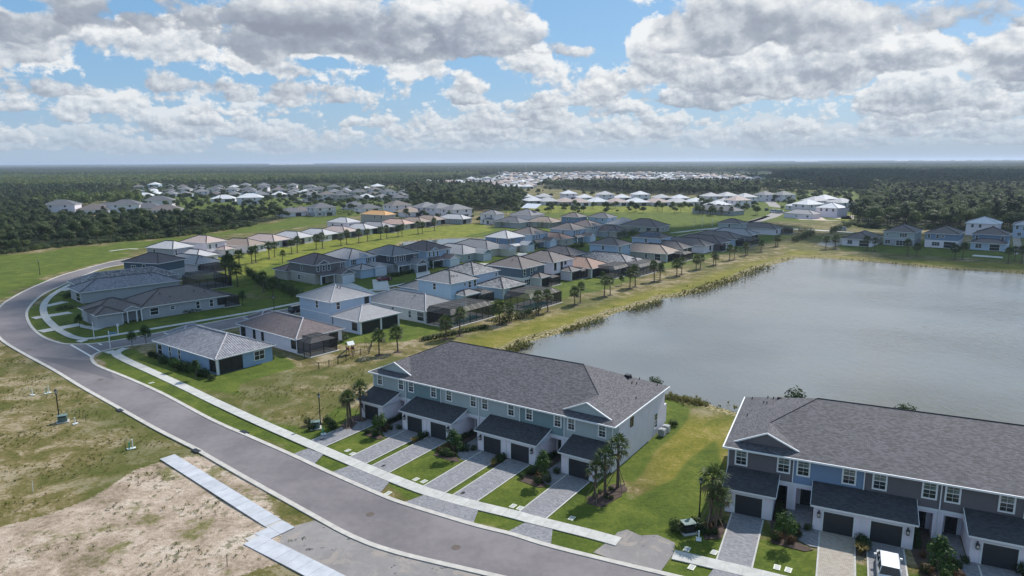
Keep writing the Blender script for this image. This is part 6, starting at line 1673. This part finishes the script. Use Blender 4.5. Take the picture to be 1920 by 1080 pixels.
hedge_line((462, 516), (505, 546), 'dark clipped hedge left of the taupe and cream house', 8, 3.4); hedge_line((510, 536), (566, 566), 'tall dark hedge running from the taupe house to the side street', 8, 3.6, w=.8)
hedge_line((1488, 455), (1524, 441), 'long dark hedge at the head of the lake', 8, 3.2, w=.8); hedge_line((1556, 438), (1596, 424), 'dark hedge below the white new house', 8, 3.2, w=.8); hedge_line((1498, 435), (1522, 434), 'short dark hedge along the lane left of the lake head', 6, 2.2)
hedge_line((578, 409), (662, 404), 'row of dark nursery trees below the far white house', 9, 5.0, w=1.0); hedge_line((925, 428), (975, 424), 'mass of dark shrubs below the lone white house', 9, 4.2, w=3); hedge_line((1008, 428), (1044, 426), 'dark round shrubs by the tan roofed bungalow', 9, 4.2, w=3)
hedge_line((930, 610), (1010, 585), 'loose hedge along the pool fence by the lake lawn', 9, 1.8, 'g', .5); hedge_line((790, 640), (915, 615), 'low border of pale and green plants at the pool edge', 9, .9, 'g'); hedge_line((1085, 520), (1150, 500), 'shrubs along the screens of the terracotta roofed bungalow', 9, 2.2, 'g', .6)
hedge_line((1165, 508), (1215, 496), 'shrubs before the mottled bungalow screens', 9, 2.4, 'g', .6); hedge_line((405, 700), (512, 672), 'low border along the rear of the blue bungalow', 9, .8, 'd'); hedge_line((625, 650), (650, 634), 'low border along the rear of the white bungalow', 9, .8, 'g')
hedge_line((1060, 470), (1095, 462), 'garden shrubs at the end of the inland row drives', 9, 2.0, 'g', .6); hedge_line((1160, 448), (1195, 440), 'dark trees beside the tan bungalow at the end of the inland row', 9, 4.0, 'd', 1.0); hedge_line((668, 520), (700, 514), 'garden palms and shrubs beside the red car drive', 9, 2.6, 'g', .6)
hedge_line((735, 520), (790, 508), 'garden shrubs in front of the charcoal house', 9, 1.4, 'g', .5); hedge_line((806, 505), (835, 497), 'tall shrubs beside the dark brown roofed blue house', 9, 3.2, 'g', .6); hedge_line((996, 470), (1010, 466), 'dense shrub between two porches of the inland row', 6, 3.4, 'g', .6); hedge_line((120, 560), (150, 552), 'planted bed in the front garden inside the bend', 6, 1.3, 'd', .6); hedge_line((108, 583), (140, 578), 'second planted bed in the front garden inside the bend', 6, 1.2, 'd', .6)
hedge_line((215, 606), (250, 597), 'border below the porch of the corner house', 6, 1.0, 'd'); hedge_line((345, 588), (405, 577), 'low dark bushes along the side of the corner house', 6, .9, 'd')
# bushes behind the roofs at the water
for x, y, l, s in ((1228, 722, 'round green bush at the water behind the front row', 2.6), (1490, 752, 'round green bush at the water behind the taupe and blue row', 3.2), (1700, 776, 'bush top showing over the ridge of the taupe and blue row', 3.0), (1262, 800, 'small bush behind the air conditioners', 1.4)):
    p = G(x, y, 0 if s < 2 else .8); 
    shrub(p, l, None, 'y', s) if False else shrub(p, l, 'bushes by the near shore', 'g', s)

# ---- reeds on the shore
TUFT = [spiky_me(81, L_REED, 26, 1.0, .03), spiky_me(82, L_REED, 22, .8, .035), spiky_me(83, L_REED, 30, 1.2, .03), spiky_me(84, L_GOLD, 18, .6, .03)]
R_ = []
rs = np.random.RandomState(9); nl = len(shore); LK = [Vector(p) for p in LAKE]
for i in range(len(LK) - 1):
    a, b = LK[i], LK[i + 1]; L = (b - a).length
    if min(a.length, b.length) > 420: continue
    n = int(L * 2.0)
    for k in range(n):
        p = a + (b - a) * rs.rand(); w_ = math.sin(p.x * .21 + p.y * .13) + math.sin(p.x * .07 - p.y * .19)
        if w_ < -.35 and rs.rand() < .8: continue
        q = p + Vector(rs.normal(size=2)) * (1.1 if w_ < .6 else 1.6); R_.append((q.x, q.y, -.35 if w_ > 0 else -.2))
for (a, b, n, w_) in (((1250, 744), (1320, 758), 420, 1.0), ((930, 668), (990, 644), 400, 1.3), ((1060, 620), (1130, 600), 260, 1.2), ((1180, 583), (1240, 566), 260, 1.4), ((1290, 552), (1440, 500), 700, 2.6)):
    A_, B_ = G(*a).xy, G(*b).xy
    for k in range(n): t = rs.rand(); q = A_ + (B_ - A_) * t + Vector(rs.normal(size=2)) * w_ * .6; R_.append((q.x, q.y, -.2))
R_ = np.array(R_); scatter('reeds', R_, rs.uniform(.3, .75, len(R_)), TUFT)
# rough tufts on the bare lot
NEWP = [w for pth in ([(314, 857.5), (420, 924), (520, 987)], [(542, 984), (505, 1000), (469, 1018)], [(474, 1013), (540, 1046), (612, 1083), (700, 1128)], [(600, 1010), (680, 1050), (760, 1090)], [(640, 1045), (700, 1080)]) for w in smooth_path(gp(pth), .8)]
WEED = [np_mesh('weed', *leaves([(0, 0, .05, .28, .25, .08, 26)], .06, 91), [L_REED]), np_mesh('weed', *leaves([(0, 0, .06, .18, .2, .1, 22)], .05, 92), [L_SHRUB]), spiky_me(93, L_REED, 16, .25, .015)]
P = jitter_in(SAND, .9, 3); f_ = np.sin(P[:, 0] * .6 + 1) + np.sin(P[:, 1] * .8) + np.sin(P[:, 0] * .3 - P[:, 1] * .5); P = P[(f_ + rs.uniform(-1.2, 1.2, len(P)) > 1.1)]
P = P[[min((Vector(q) - w).length for w in P_outer[::4]) > 2.5 and min(min((Vector(q) - w).length for w in NEWP), 9) > 1.5 for q in P]]
scatter('weeds', np.concatenate([P, np.zeros((len(P), 1))], 1), rs.uniform(.5, 1.5, len(P)), WEED)

# grass tufts standing in the rough lots
TG = [spiky_me(101, L_REED, 14, .22, .02), spiky_me(102, L_GOLD, 12, .2, .02), WEED[0], WEED[1]]
Pq = np.concatenate([jitter_in([tuple(v) for v in gp(p)], sp, int(sp * 100)) for p, sp in (([(-60, 640), (10, 655), (150, 738), (355, 850), (290, 882), (120, 940), (-80, 990)], .75), ([(430, 735), (560, 700), (690, 660), (680, 720), (640, 780), (560, 830)], .8))])
fq = np.sin(Pq[:, 0] * .5 + 2) + np.sin(Pq[:, 1] * .7) + np.sin(Pq[:, 0] * .23 - Pq[:, 1] * .4); rs = np.random.RandomState(17); Pq = Pq[fq + rs.uniform(-1.5, 1.5, len(Pq)) > .3]; Pq = Pq[[min((Vector(q) - w).length for w in W_b[::3]) > 1.3 and min((Vector(q) - w).length for w in P_ib[::2]) > 1.2 and min((Vector(q) - w).length for w in P_outer[::2]) > 1.2 for q in Pq]]
scatter('grass_tufts', np.concatenate([Pq, np.zeros((len(Pq), 1))], 1), rs.uniform(.5, 1.2, len(Pq)), TG)

# ================================================================== SMALL THINGS
def lamp(px, py, label, s=1.0, grp='street lamps'):
    p = G(px, py); t = thing('street_lamp', label, 'street lamp', (p.x, p.y, 0), 0, grp); t.scale = (s, s, s)
    if 'lamp' not in SH:
        a = MB(); a.lathe([(.17, 0), (.17, .12), (.12, .2), (.12, .55), (.075, .7), (.065, 3.7), (.09, 3.72), (.09, 3.8)], 10); SH['lamp'] = a.mesh('post', DARKM, True)
        b = MB(); b.lathe([(.08, 3.8), (.17, 3.9), (.14, 3.93)], 8)
        for k in range(4): c_, s_ = math.cos(k * PI / 2), math.sin(k * PI / 2); b.tube((c_ * .13, s_ * .13, 3.9), (c_ * .19, s_ * .19, 4.3), .014, .014, 4)
        b.lathe([(.24, 4.29), (.22, 4.33), (.10, 4.48), (.03, 4.55), (.0, 4.62)], 8); SH['lh'] = b.mesh('lamp_head', DARKM)
        g_ = MB(); g_.lathe([(.11, 3.93), (.16, 4.28)], 8); SH['lg'] = g_.mesh('lamp_glass', mat('frosted_glass', (.5, .5, .47), .3, .03))
    link('post', SH['lamp'], t); h = link('lamp_head', SH['lh'], t); link('lamp_glass', SH['lg'], h)


lamp(112, 791, 'black street lamp on the rough lot left of the road, beside a green box', 1.05); lamp(601, 797, 'black street lamp before the field, left of the front row'); lamp(1311, 971, 'black street lamp between the two townhouse rows', .95)
lamp(75, 515, 'black street lamp on the grass outside the bend of the road', 1.05); lamp(515, 590, 'black street lamp on the lawn edge of the side street'); lamp(1497, 440, 'small dark street lamp by the lane at the head of the lake', .8)


def green_box(px, py, label, rz, s=1.0):
    p = G(px, py); t = thing('transformer_box', label, 'utility box', (p.x, p.y, 0), rz, 'green utility boxes'); t.scale = (s, s, s)
    a = MB(); a.box(-.75, -.65, 0, .75, .65, .12); a.build('concrete_pad', CONC, t)
    b = MB(); b.box(-.55, -.45, .12, .55, .45, .72); b.q([(-.55, -.45, .72), (.55, -.45, .72), (.55, .1, .95), (-.55, .1, .95)]); b.q([(-.55, .45, .72), (-.55, .1, .95), (.55, .1, .95), (.55, .45, .72)]); b.q([(-.55, -.45, .72), (-.55, .1, .95), (-.55, .45, .72)]); b.q([(.55, -.45, .72), (.55, .45, .72), (.55, .1, .95)])
    bo = b.build('cabinet', DARKM if s > 1.02 else GREENBOX, t)
    c_ = MB(); c_.box(-.6, -.5, .93, .6, .5, 1.0); c_.build('lid', mat('lid_green', (.13, .19, .17), .6, .05) if 'lid_green' not in bpy.data.materials else bpy.data.materials['lid_green'], t)


green_box(118, 791, 'dark green utility box with pale lid at the foot of the left lamp', .5, 1.0); green_box(592, 803, 'green utility box half hidden in shrubs by the middle lamp', .3); green_box(1290, 997, 'green utility box on a pad by the right lamp', .25, 1.05)


def risers(px, py, label, n, col=GPVC):
    p = G(px, py); t = thing('pipe_stub', label, 'pipe', (p.x, p.y, 0), rnd.uniform(0, 3), 'capped pipe stubs on the vacant lots')
    for i in range(n):
        a = MB(); a.tube((i * .35, 0, 0), (i * .35, 0, .8 + .25 * (i % 2)), .07, .07, 8); a.tube((i * .35, 0, .8 + .25 * (i % 2)), (i * .35, 0, .92 + .25 * (i % 2)), .09, .09, 8); a.build('pipe', col if i % 2 == 0 else PVC, t)
    b = MB(); b.box(-.3, -.25, 0, .35 * n, .25, .08); b.build('pad', PVC, t)


risers(87, 738, 'green capped pipes on a white pad left of the left lamp', 2); risers(61, 741, 'single white capped pipe at the far left of the lot', 1, PVC); risers(243, 842, 'pair of green and white pipe stubs near the road kerb', 2); risers(141, 795, 'white pipe stub right of the green box', 1, PVC)
risers(1310, 1012, 'short pale green pipe stub by the palm clump', 1, PVC); risers(606, 814, 'short green pipe stub on the lawn by the middle lamp', 1)
for x0 in ((150, 783, 'left of three thin grey stakes on the rough lot'), (156, 786, 'middle of three thin grey stakes on the rough lot'), (161, 790, 'right of three thin grey stakes on the rough lot'), (236, 843, 'brown stake beside the green pipes by the kerb'), (62, 922, 'thin white stake in the grass at the left edge'), (426, 1062, 'leaning stake at the bottom edge of the lot')):
    p = G(x0[0], x0[1]); a = MB(); a.tube((0, 0, 0), (.05, 0, 1.2), .035, .03, 5); thing('stake', x0[2], 'stake', (p.x, p.y, 0), rnd.uniform(0, 3), 'stakes on the vacant lots', a.mesh('stake', BARK if 'white' not in x0[2] else PVC))
# utility covers flush in the lawns
COV = MB(); COV.box(-.28, -.4, 0, .28, .4, .035); COV.box(-.18, -.3, .035, .18, .3, .05, 1); COVM = COV.mesh('meter_cover', [mat('pale_lid', (.62, .62, .48), .7, .1), mat('grey_lid', (.35, .36, .36), .6, .1)])
covs = [((604, 824), 'left of the first drive'), ((652, 845), 'left one of two on the first lawn patch'), ((661, 851), 'right one of two on the first lawn patch'), ((719, 874), 'on the strip between the first paired drives'), ((728, 925), 'in the verge below the first paired drives'), ((780, 899), 'left one of two on the second lawn patch'), ((795, 903), 'right one of two on the second lawn patch'),
        ((868, 925), 'on the strip between the second paired drives'), ((962, 949), 'left one of two on the third lawn patch'), ((975, 953), 'right one of two on the third lawn patch'), ((1072, 972), 'on the lawn right of the last front drive'), ((1288, 1030), 'beside the sidewalk end by the green box'), ((1339, 1036), 'on the lawn left of the first right hand drive'), ((1297, 1064), 'in the verge by the right kerb'),
        ((1457, 1064), 'left one of two before the right row'), ((1478, 1069), 'right one of two before the right row'), ((284, 718), 'in the verge near the junction')]
for (px, py), l in covs:
    p = G(px, py); thing('meter_cover', 'pale square utility cover ' + l, 'utility cover', (p.x, p.y, .005), rad(-33) + rnd.uniform(-.1, .1), 'utility covers in the lawns', COVM)
MH = MB(); MH.lathe([(.0, .012), (.28, .012), (.30, .0), (.42, .008), (.44, .0)], 16)
MHM = MH.mesh('manhole_cover', mat('cast_iron', (.10, .075, .06), .7, .2))
for x, y, l in ((694, 965, 'rusty manhole cover in the road before the first drives'), (855, 1027, 'dark manhole cover in the road at the bottom'), (188, 712, 'manhole cover in the road near the junction'), (55, 656, 'manhole cover in the road at the bend')):
    p = G(x, y); thing('manhole_cover', l, 'manhole cover', (p.x, p.y, .034), 0, 'manhole covers in the road', MHM)
for x, y, l in ((225, 770, 'dark storm drain opening in the near kerb'), (368, 846, 'storm drain gap in the near kerb by the new path'), (458, 811, 'storm drain gap in the far kerb opposite the new path')):
    p = G(x, y); a = MB(); a.box(-.7, -.32, .0, .7, .32, .115); a.box(-.55, -.34, .02, .55, -.30, .09, 1); thing('storm_drain', l, 'drain', (p.x, p.y, .004), rad(-38), 'drains in the kerbs', a.mesh('storm_drain', [DARKM, DARKM]))


def sign(px, py, label, h, blade=None, col=None, rz=0.0, grp='white sign posts at the junction'):
    p = G(px, py); t = thing('street_sign', label, 'street sign', (p.x, p.y, 0), rz, grp)
    a = MB(); a.box(-.07, -.07, 0, .07, .07, h); a.box(-.10, -.10, h, .10, .10, h + .06); a.build('post', WHITE, t)
    if blade:
        for b in blade: q = MB(); q.box(*b); q.build('sign_panel', col, t)


BLUE = mat('sign_blue', (.08, .22, .42), .5, .03); REDM = mat('sign_red', (.45, .02, .02), .5, .03)
sign(207, 653.5, 'white post with a blue street name plate by the side street', 3.4, [(-.07, -.03, 2.9, 1.3, .03, 3.2), (-.03, -.07, 2.6, .03, 1.0, 2.85)], BLUE, .3); sign(177, 637, 'bare white sign post on the sidewalk corner', 3.6, [(-.04, .08, 2.2, .04, .12, 2.9)], WHITE, .6); sign(222, 628, 'shorter white post behind the blue street name plate', 2.4, [(-.3, -.10, 1.8, .3, -.08, 2.3)], WHITE, 1.2)
for i, x in enumerate((1301, 1317, 1335)): sign(x, 425 - i * .5, ('left of three white posts on the green lane', 'tallest of three white posts on the green lane', 'right of three white posts on the green lane')[i], (4, 5.5, 4)[i], grp='white posts on the green lane')
# leaning dark pole in the wood
p = G(405, 386); a = MB(); a.tube((0, 0, 0), (9, 0, 17), .25, .12, 6); thing('leaning_pole', 'dark pole leaning right above the left wood', 'pole', (p.x, p.y, 0), 0, None, a.mesh('leaning_pole', BARK))


# ---- cars
def car_meshes(kind):
    """lofted body; x forward. returns body, glass, trim, wheel meshes"""
    if kind in SH: return SH[kind]
    suv = kind != 'sedan'; L, Wd, H = (4.75, 1.86, 1.70) if suv else (4.7, 1.82, 1.42)
    sec = [(-L / 2, .55, .84, .42, .88), (-L / 2 + .12, .42, .92, .30, 1.02), (-L / 2 + .75, .28, .93, .24, 1.04), (-1.0, .24, .93, .22, 1.0), (.4, .24, .93, .22, .98), (.95, .24, .92, .22, .98), (L / 2 - .75, .28, .91, .26, .90), (L / 2 - .2, .40, .86, .30, .78), (L / 2, .52, .74, .40, .66)]
    b = MB(); rings = []
    for (x, zb, w, zb2, zt) in sec:
        w = w * Wd / 1.86; zt = zt if suv else zt * .9
        ring = [(x, -w * .8, zb2), (x, -w, zb2 + .18), (x, -w, zt - .16), (x, -w * .93, zt), (x, 0, zt + .05), (x, w * .93, zt), (x, w, zt - .16), (x, w, zb2 + .18), (x, w * .8, zb2)]
        rings.append(len(b.v)); b.v += ring
    for r0, r1 in zip(rings, rings[1:]):
        for k in range(8): b.f.append((r0 + k, r1 + k, r1 + k + 1, r0 + k + 1)); b.mi.append(0); b.uv.append([(0, 0)] * 4)
    for r0, rev in ((rings[0], False), (rings[-1], True)):
        f = tuple(r0 + k for k in range(9)); b.f.append(f[::-1] if rev else f); b.mi.append(0); b.uv.append([(0, 0)] * 9)
    # cabin: roof panel and pillars
    zt = .98 if suv else .88; xr0, xr1 = (-L / 2 + .35, .45) if suv else (-1.15, .35); xb0, xb1 = (-L / 2 + .12, 1.25) if suv else (-1.85, 1.25)
    wr = .66 * Wd / 1.86; wb = .86 * Wd / 1.86
    low = [(xb0, -wb, zt), (xb1, -wb, zt), (xb1, wb, zt), (xb0, wb, zt)]; hi = [(xr0, -wr, H), (xr1, -wr, H), (xr1, wr, H), (xr0, wr, H)]
    b.q(hi, 0); b.q([(p[0], p[1] * .97, H + .03) for p in hi], 0)
    for a_, c_ in zip(low, hi): b.tube(a_, c_, .05, .045, 5)
    mid = ((low[0][0] + low[1][0]) / 2 - .1); b.tube((mid, -wb, zt), (mid - .05, -wr, H), .045, .04, 5); b.tube((mid, wb, zt), (mid - .05, wr, H), .045, .04, 5)
    for s in (-1, 1): b.tube((xr0, s * wr, H), (xr1, s * wr, H), .05, .05, 5)
    g_ = MB(); sh = lambda p: (p[0] * .99, p[1] * .985, p[2])
    for i in range(4): j = (i + 1) % 4; g_.q([sh(low[i]), sh(low[j]), sh(hi[j]), sh(hi[i])])
    w = MB(); w.tube((0, -.11, 0), (0, .11, 0), .34, .34, 16); rm_ = MB(); rm_.tube((0, -.125, 0), (0, .125, 0), .21, .21, 12)
    t = MB(); hl = MB(); hl.box(-.05, -.18, -.08, .05, .18, .08); mi_ = MB(); mi_.box(-.1, -.1, -.08, .1, .1, .08)
    SH[kind] = (b, g_.mesh('windows', GLASS), w.mesh('tyre', DARKM), rm_.mesh('rim', bpy.data.materials['grey_steel']), hl.mesh('headlight', GLASSB), mi_, L, Wd); return SH[kind]


def car(px, py, rz, paint, label, kind='suv', s=1.0):
    p = G(px, py); b, gl_, w, rm_, hl, mi_, L, Wd = car_meshes(kind); t = thing('parked_car', label, 'car', (p.x, p.y, .03), rz, 'parked cars')
    t.scale = (s, s, s)
    key = ('cb', kind, paint.name)
    if key not in SH: SH[key] = b.mesh('body', paint, False); SH[('mr', paint.name)] = mi_.mesh('mirror', paint); SH[key].polygons.foreach_set('use_smooth', [True] * len(SH[key].polygons)) if False else None
    bo = link('body', SH[key], t)
    bv = bo.modifiers.new('bevel', 'BEVEL'); bv.width = .09; bv.segments = 3; bv.limit_method = 'ANGLE'; bv.angle_limit = rad(25)
    link('windows', gl_, t)
    for x in (-L / 2 + .85, L / 2 - .9):
        for y in (-Wd / 2 + .10, Wd / 2 - .10):
            wo = link('wheel', w, t, T(x, y, .34)); link('rim', rm_, wo)
    for y in (-.62, .62): link('headlight', hl, t, T(L / 2 - .10, y, .68)); link('tail_light', SH.setdefault('tl', (lambda q: (q.box(-.04, -.14, -.12, .04, .14, .12), q.mesh('tail_light', REDM))[1])(MB())), t, T(-L / 2 + .06, y, .80))
    for y in (-Wd / 2 - .06, Wd / 2 + .06): link('mirror', SH[('mr', paint.name)], t, T(.95, y, 1.0))
    return t


def paint(name, c):
    m, g, b = principled(name); b.inputs['Base Color'].default_value = (*c, 1); b.inputs['Roughness'].default_value = .28; b.inputs['Coat Weight'].default_value = .6; b.inputs['Coat Roughness'].default_value = .05; return m


CW = paint('white_paint', (.62, .63, .65)); CR = paint('dark_red_paint', (.16, .008, .012)); CD = paint('black_paint', (.012, .012, .016)); CS = paint('silver_paint', (.35, .37, .40))
dd = math.atan2(-n2.y, -n2.x)
q = fr(O2, u2, n2, party2[2] + 2.0, 8.2)
t_ = car(0, 0, dd, CW, 'white car parked on the drive at the bottom edge, roof seen from above'); t_.location = (q.x, q.y, .06)
car(721, 526, rad(40), CR, 'dark red car parked before the powder blue house', 'sedan'); car(560, 585, rad(52), CD, 'black car half hidden behind the powder blue two storey house')
car(1578, 432, rad(150), CW, 'white pickup like car on the lane left of the shore houses'); car(1452, 399, rad(20), CW, 'white van at the mouth of the cul de sac', 'suv', 1.35); car(1462, 400, rad(20), CS, 'silver car behind the white van by the cul de sac', 'suv', 1.3); car(1437, 395, rad(80), CD, 'dark car on the cul de sac road', 'suv', 1.1); car(990, 398, rad(10), CW, 'white car parked at the edge of the bright meadow', 'suv', 1.2); car(240, 532, rad(120), CD, 'dark car in the drive of the navy house')

# ---- fence and playset behind the white bungalow
ft = thing('garden_fence', 'low black metal fence round the back garden with the playset', 'fence', (*G(598, 692).xy, 0))
fp = [(571, 672), (598, 692), (617, 688), (634, 683), (649, 677), (662, 670), (676, 666), (692, 664), (697, 650), (683, 640)]
o0 = G(598, 692).xy
for a_, b_ in zip(fp, fp[1:]):
    A_, B_ = G(*a_).xy - o0, G(*b_).xy - o0; m_ = MB(); n = max(1, int((B_ - A_).length / .35))
    for z in (.15, 1.05): m_.tube((*A_, z), (*B_, z), .02, .02, 4)
    for k in range(n): q = A_ + (B_ - A_) * (k + .5) / n; m_.box(q.x - .012, q.y - .012, .1, q.x + .012, q.y + .012, 1.08)
    m_.build('rail_panel', DARKM, ft)
    po = MB(); po.box(A_.x - .05, A_.y - .05, 0, A_.x + .05, A_.y + .05, 1.25); po.build('post', DARKM, ft)
WOOD = mat('play_timber', (.24, .11, .05), .8, .15); GRN = mat('green_canvas', (.05, .38, .22), .6, .05)
pt = thing('playset', 'wooden playset with green and white canopy and a swing beam', 'playset', (*G(657, 664).xy, 0), rad(40)); pt.scale = (.75, .75, .75)
for x in (-.7, .7):
    for y in (-.7, .7): m_ = MB(); m_.box(x - .06, y - .06, 0, x + .06, y + .06, 2.6); m_.build('post', WOOD, pt)
m_ = MB(); m_.box(-.8, -.8, 1.25, .8, .8, 1.33); m_.build('platform', WOOD, pt)
for x in (-.75, .75): m_ = MB(); m_.box(x - .03, -.7, 1.35, x + .03, .7, 1.9); m_.build('side_rail', WOOD, pt)
m_ = MB(); m_.q([(-.9, -.9, 2.5), (.9, -.9, 2.5), (.9, 0, 3.3), (-.9, 0, 3.3)]); m_.build('canopy', PVC, pt); m_ = MB(); m_.q([(-.9, .9, 2.5), (-.9, 0, 3.3), (.9, 0, 3.3), (.9, .9, 2.5)]); m_.build('canopy', GRN, pt)
m_ = MB(); m_.tube((.7, 0, 2.3), (4.2, 0, 2.3), .06, .06, 6); m_.build('swing_beam', WOOD, pt)
for s in (-1, 1): m_ = MB(); m_.tube((4.2, 0, 2.35), (4.4, s * 1.1, 0), .05, .05, 5); m_.build('leg', WOOD, pt)
for x in (1.8, 3.1):
    m_ = MB(); m_.tube((x - .2, 0, 2.3), (x - .2, 0, .5), .012, .012, 4); m_.tube((x + .2, 0, 2.3), (x + .2, 0, .5), .012, .012, 4); sw = m_.build('swing', DARKM, pt); m_ = MB(); m_.box(x - .25, -.1, .47, x + .25, .1, .51); m_.build('seat', DARKM, sw)
m_ = MB()
for k in range(8): z0 = 1.3 * (1 - (k / 8) ** 1.2); z1 = 1.3 * (1 - ((k + 1) / 8) ** 1.2) ; m_.q([(-.8 - k * .3, -.3, z0), (-.8 - k * .3, .3, z0), (-1.1 - k * .3, .3, z1), (-1.1 - k * .3, -.3, z1)])
m_.build('slide', DARKM, pt)

# ---- lanes, drives and paths of the estates
for nm, pth, w, m_ in (('lane', [(1260, 437), (1310, 431), (1370, 424), (1420, 412), (1440, 405)], 3.2, CONC), ('cul_de_sac_road', [(1400, 420), (1425, 412), (1448, 405), (1458, 398), (1455, 390), (1448, 382), (1440, 376)], 8, ASPH2), ('lane', [(1478, 429), (1540, 432), (1600, 436)], 4, CONC), ('sandy_track', [(205, 471), (240, 466.5), (258, 467)], 1.6, KERBM)):
    strip(nm, smooth_path(gp(pth), 3.0), w, .02, m_)
for i, (a, b, w) in enumerate([((62, 597), (132, 586), 3.0), ((82, 575), (122, 566), 2.5), ((112, 545), (150, 538), 3.4), ((150, 525), (175, 514), 4.5), ((75, 622), (152, 608), 3.2), ((590, 574), (600, 545), 1.0), ((700, 556), (640, 530), 5.0), ((716, 545), (712, 524), 4.5), ((800, 540), (792, 508), 4.5), ((862, 527), (850, 503), 4.5), ((930, 515), (905, 492), 4.5), ((1008, 500), (975, 474), 4.5), ((1060, 489), (1035, 462), 4.5), ((1150, 471), (1128, 452), 4.5)]):
    A_, B_ = G(*a).xy, G(*b).xy; strip('drive', [A_ + (B_ - A_) * t for t in (0, .5, 1)], w, .05, CONC if i != 9 else PAVER, 0, .04)
sheet('entry_path', gp([(150, 610), (175, 612), (200, 606), (220, 600), (235, 592), (238, 595), (215, 609), (180, 620), (150, 614)]), .055, CONC)
sheet('bare_sand', gp([(1475, 404), (1500, 412), (1565, 414), (1600, 412), (1592, 404), (1560, 406)]), .02, mat('builders_sand', (.50, .40, .33), .95, .15, .2)); sheet('bare_sand', gp([(1545, 452), (1578, 447), (1590, 455), (1556, 464), (1530, 458)]), .02, mat('pale_dirt', (.28, .25, .21), .95, .35, .4)); sheet('bare_sand', gp([(1898, 442), (1912, 441), (1918, 475), (1902, 478)]), .02, bpy.data.materials['pale_dirt'])
sheet('terrace', gp([(1822, 480.5), (1826, 478), (1880, 482), (1880, 484.5)]), .12, CONC, thick=.12)
sheet('bare_lot', gp([(1577, 411), (1600, 411), (1603, 404), (1575, 404)]), .02, bpy.data.materials['builders_sand'])

# ---- long pale sheds on the skyline
SHED = MB(); SHED.box(-60, -30, 0, 60, 30, 9); SHED.q([(-61, -31, 9), (61, -31, 9), (61, 0, 13), (-61, 0, 13)]); SHED.q([(61, 31, 9), (-61, 31, 9), (-61, 0, 13), (61, 0, 13)]); SHM = SHED.mesh('shed', W_WHITE)
for i, (x, y) in enumerate([(1690, 304.4), (1742, 304), (1770, 303.8), (1800, 303.9), (1832, 303.4), (1868, 303.3), (1905, 303.2), (1502, 305.8), (1520, 305.6), (520, 311.5), (548, 311.4), (575, 311.2)]):
    p = G(x, y); o = thing('warehouse', 'long pale shed on the skyline, %s from the left' % ORD[sorted([1690, 1742, 1770, 1800, 1832, 1868, 1905, 1502, 1520, 520, 548, 575]).index(x)], 'warehouse', (p.x, p.y, 4), rnd.uniform(-.1, .1), 'pale sheds on the skyline', SHM); o.scale = (1.3, 1, 1.6)

# ---- unseen clouds added above the frame, shaped to shade chosen ground areas
SHADE_CLOUDM = mat('cloud_white', (.85, .85, .86), 1.0, .02, .005)
def cloud(poly, h=900, seed=1, r0=42, label=''):
    off = SUN_DIR.xy / SUN_DIR.z * h; Pn = jitter_in([tuple(v) for v in gp(poly)], r0 * 1.05, seed, .4); r = random.Random(seed); bm = bmesh.new()
    for x, y in Pn:
        s = r0 * r.uniform(.75, 1.25); bmesh.ops.create_icosphere(bm, subdivisions=2, radius=1, matrix=Matrix.Translation((x + off.x, y + off.y, h + r.uniform(0, .4) * r0)) @ Matrix.Diagonal((s, s, s * r.uniform(.4, .75), 1)))
    for v in bm.verts: v.co += Vector(mnoise.noise_vector(v.co * .035)) * r0 * .28
    me = bpy.data.meshes.new('cloud'); bm.to_mesh(me); bm.free(); me.materials.append(SHADE_CLOUDM); me.polygons.foreach_set('use_smooth', [True] * len(me.polygons))
    o = link('cloud', me, kind='structure')
cloud([(60, 560), (150, 524), (300, 506), (430, 520), (560, 545), (640, 520), (800, 490), (880, 520), (760, 560), (560, 600), (420, 640), (180, 640)], 900, 5, 11)
cloud([(980, 478), (1200, 432), (1440, 412), (1480, 438), (1300, 478), (1100, 510)], 900, 7, 16)
cloud([(1560, 440), (1900, 436), (2100, 450), (2100, 505), (1700, 492), (1560, 470)], 900, 9, 16)
cloud([(1450, 352), (2100, 355), (2300, 328), (1450, 325)], 900, 13, 80)

# ---- the air itself
hz = MB(); hz.box(-46000, -300, -4, 46000, 60000, 70); hm = bpy.data.materials.new('haze'); hm.use_nodes = True; hm.node_tree.nodes.clear(); g = NG(hm.node_tree)
pv = g.n('ShaderNodeVolumePrincipled'); pv.inputs['Color'].default_value = (.70, .82, 1.0, 1); pv.inputs['Density'].default_value = HAZE_D; pv.inputs['Anisotropy'].default_value = .3
ho = g.n('ShaderNodeOutputMaterial'); hm.node_tree.links.new(pv.outputs[0], ho.inputs['Volume']); hz.build('haze', hm)['kind'] = 'stuff'
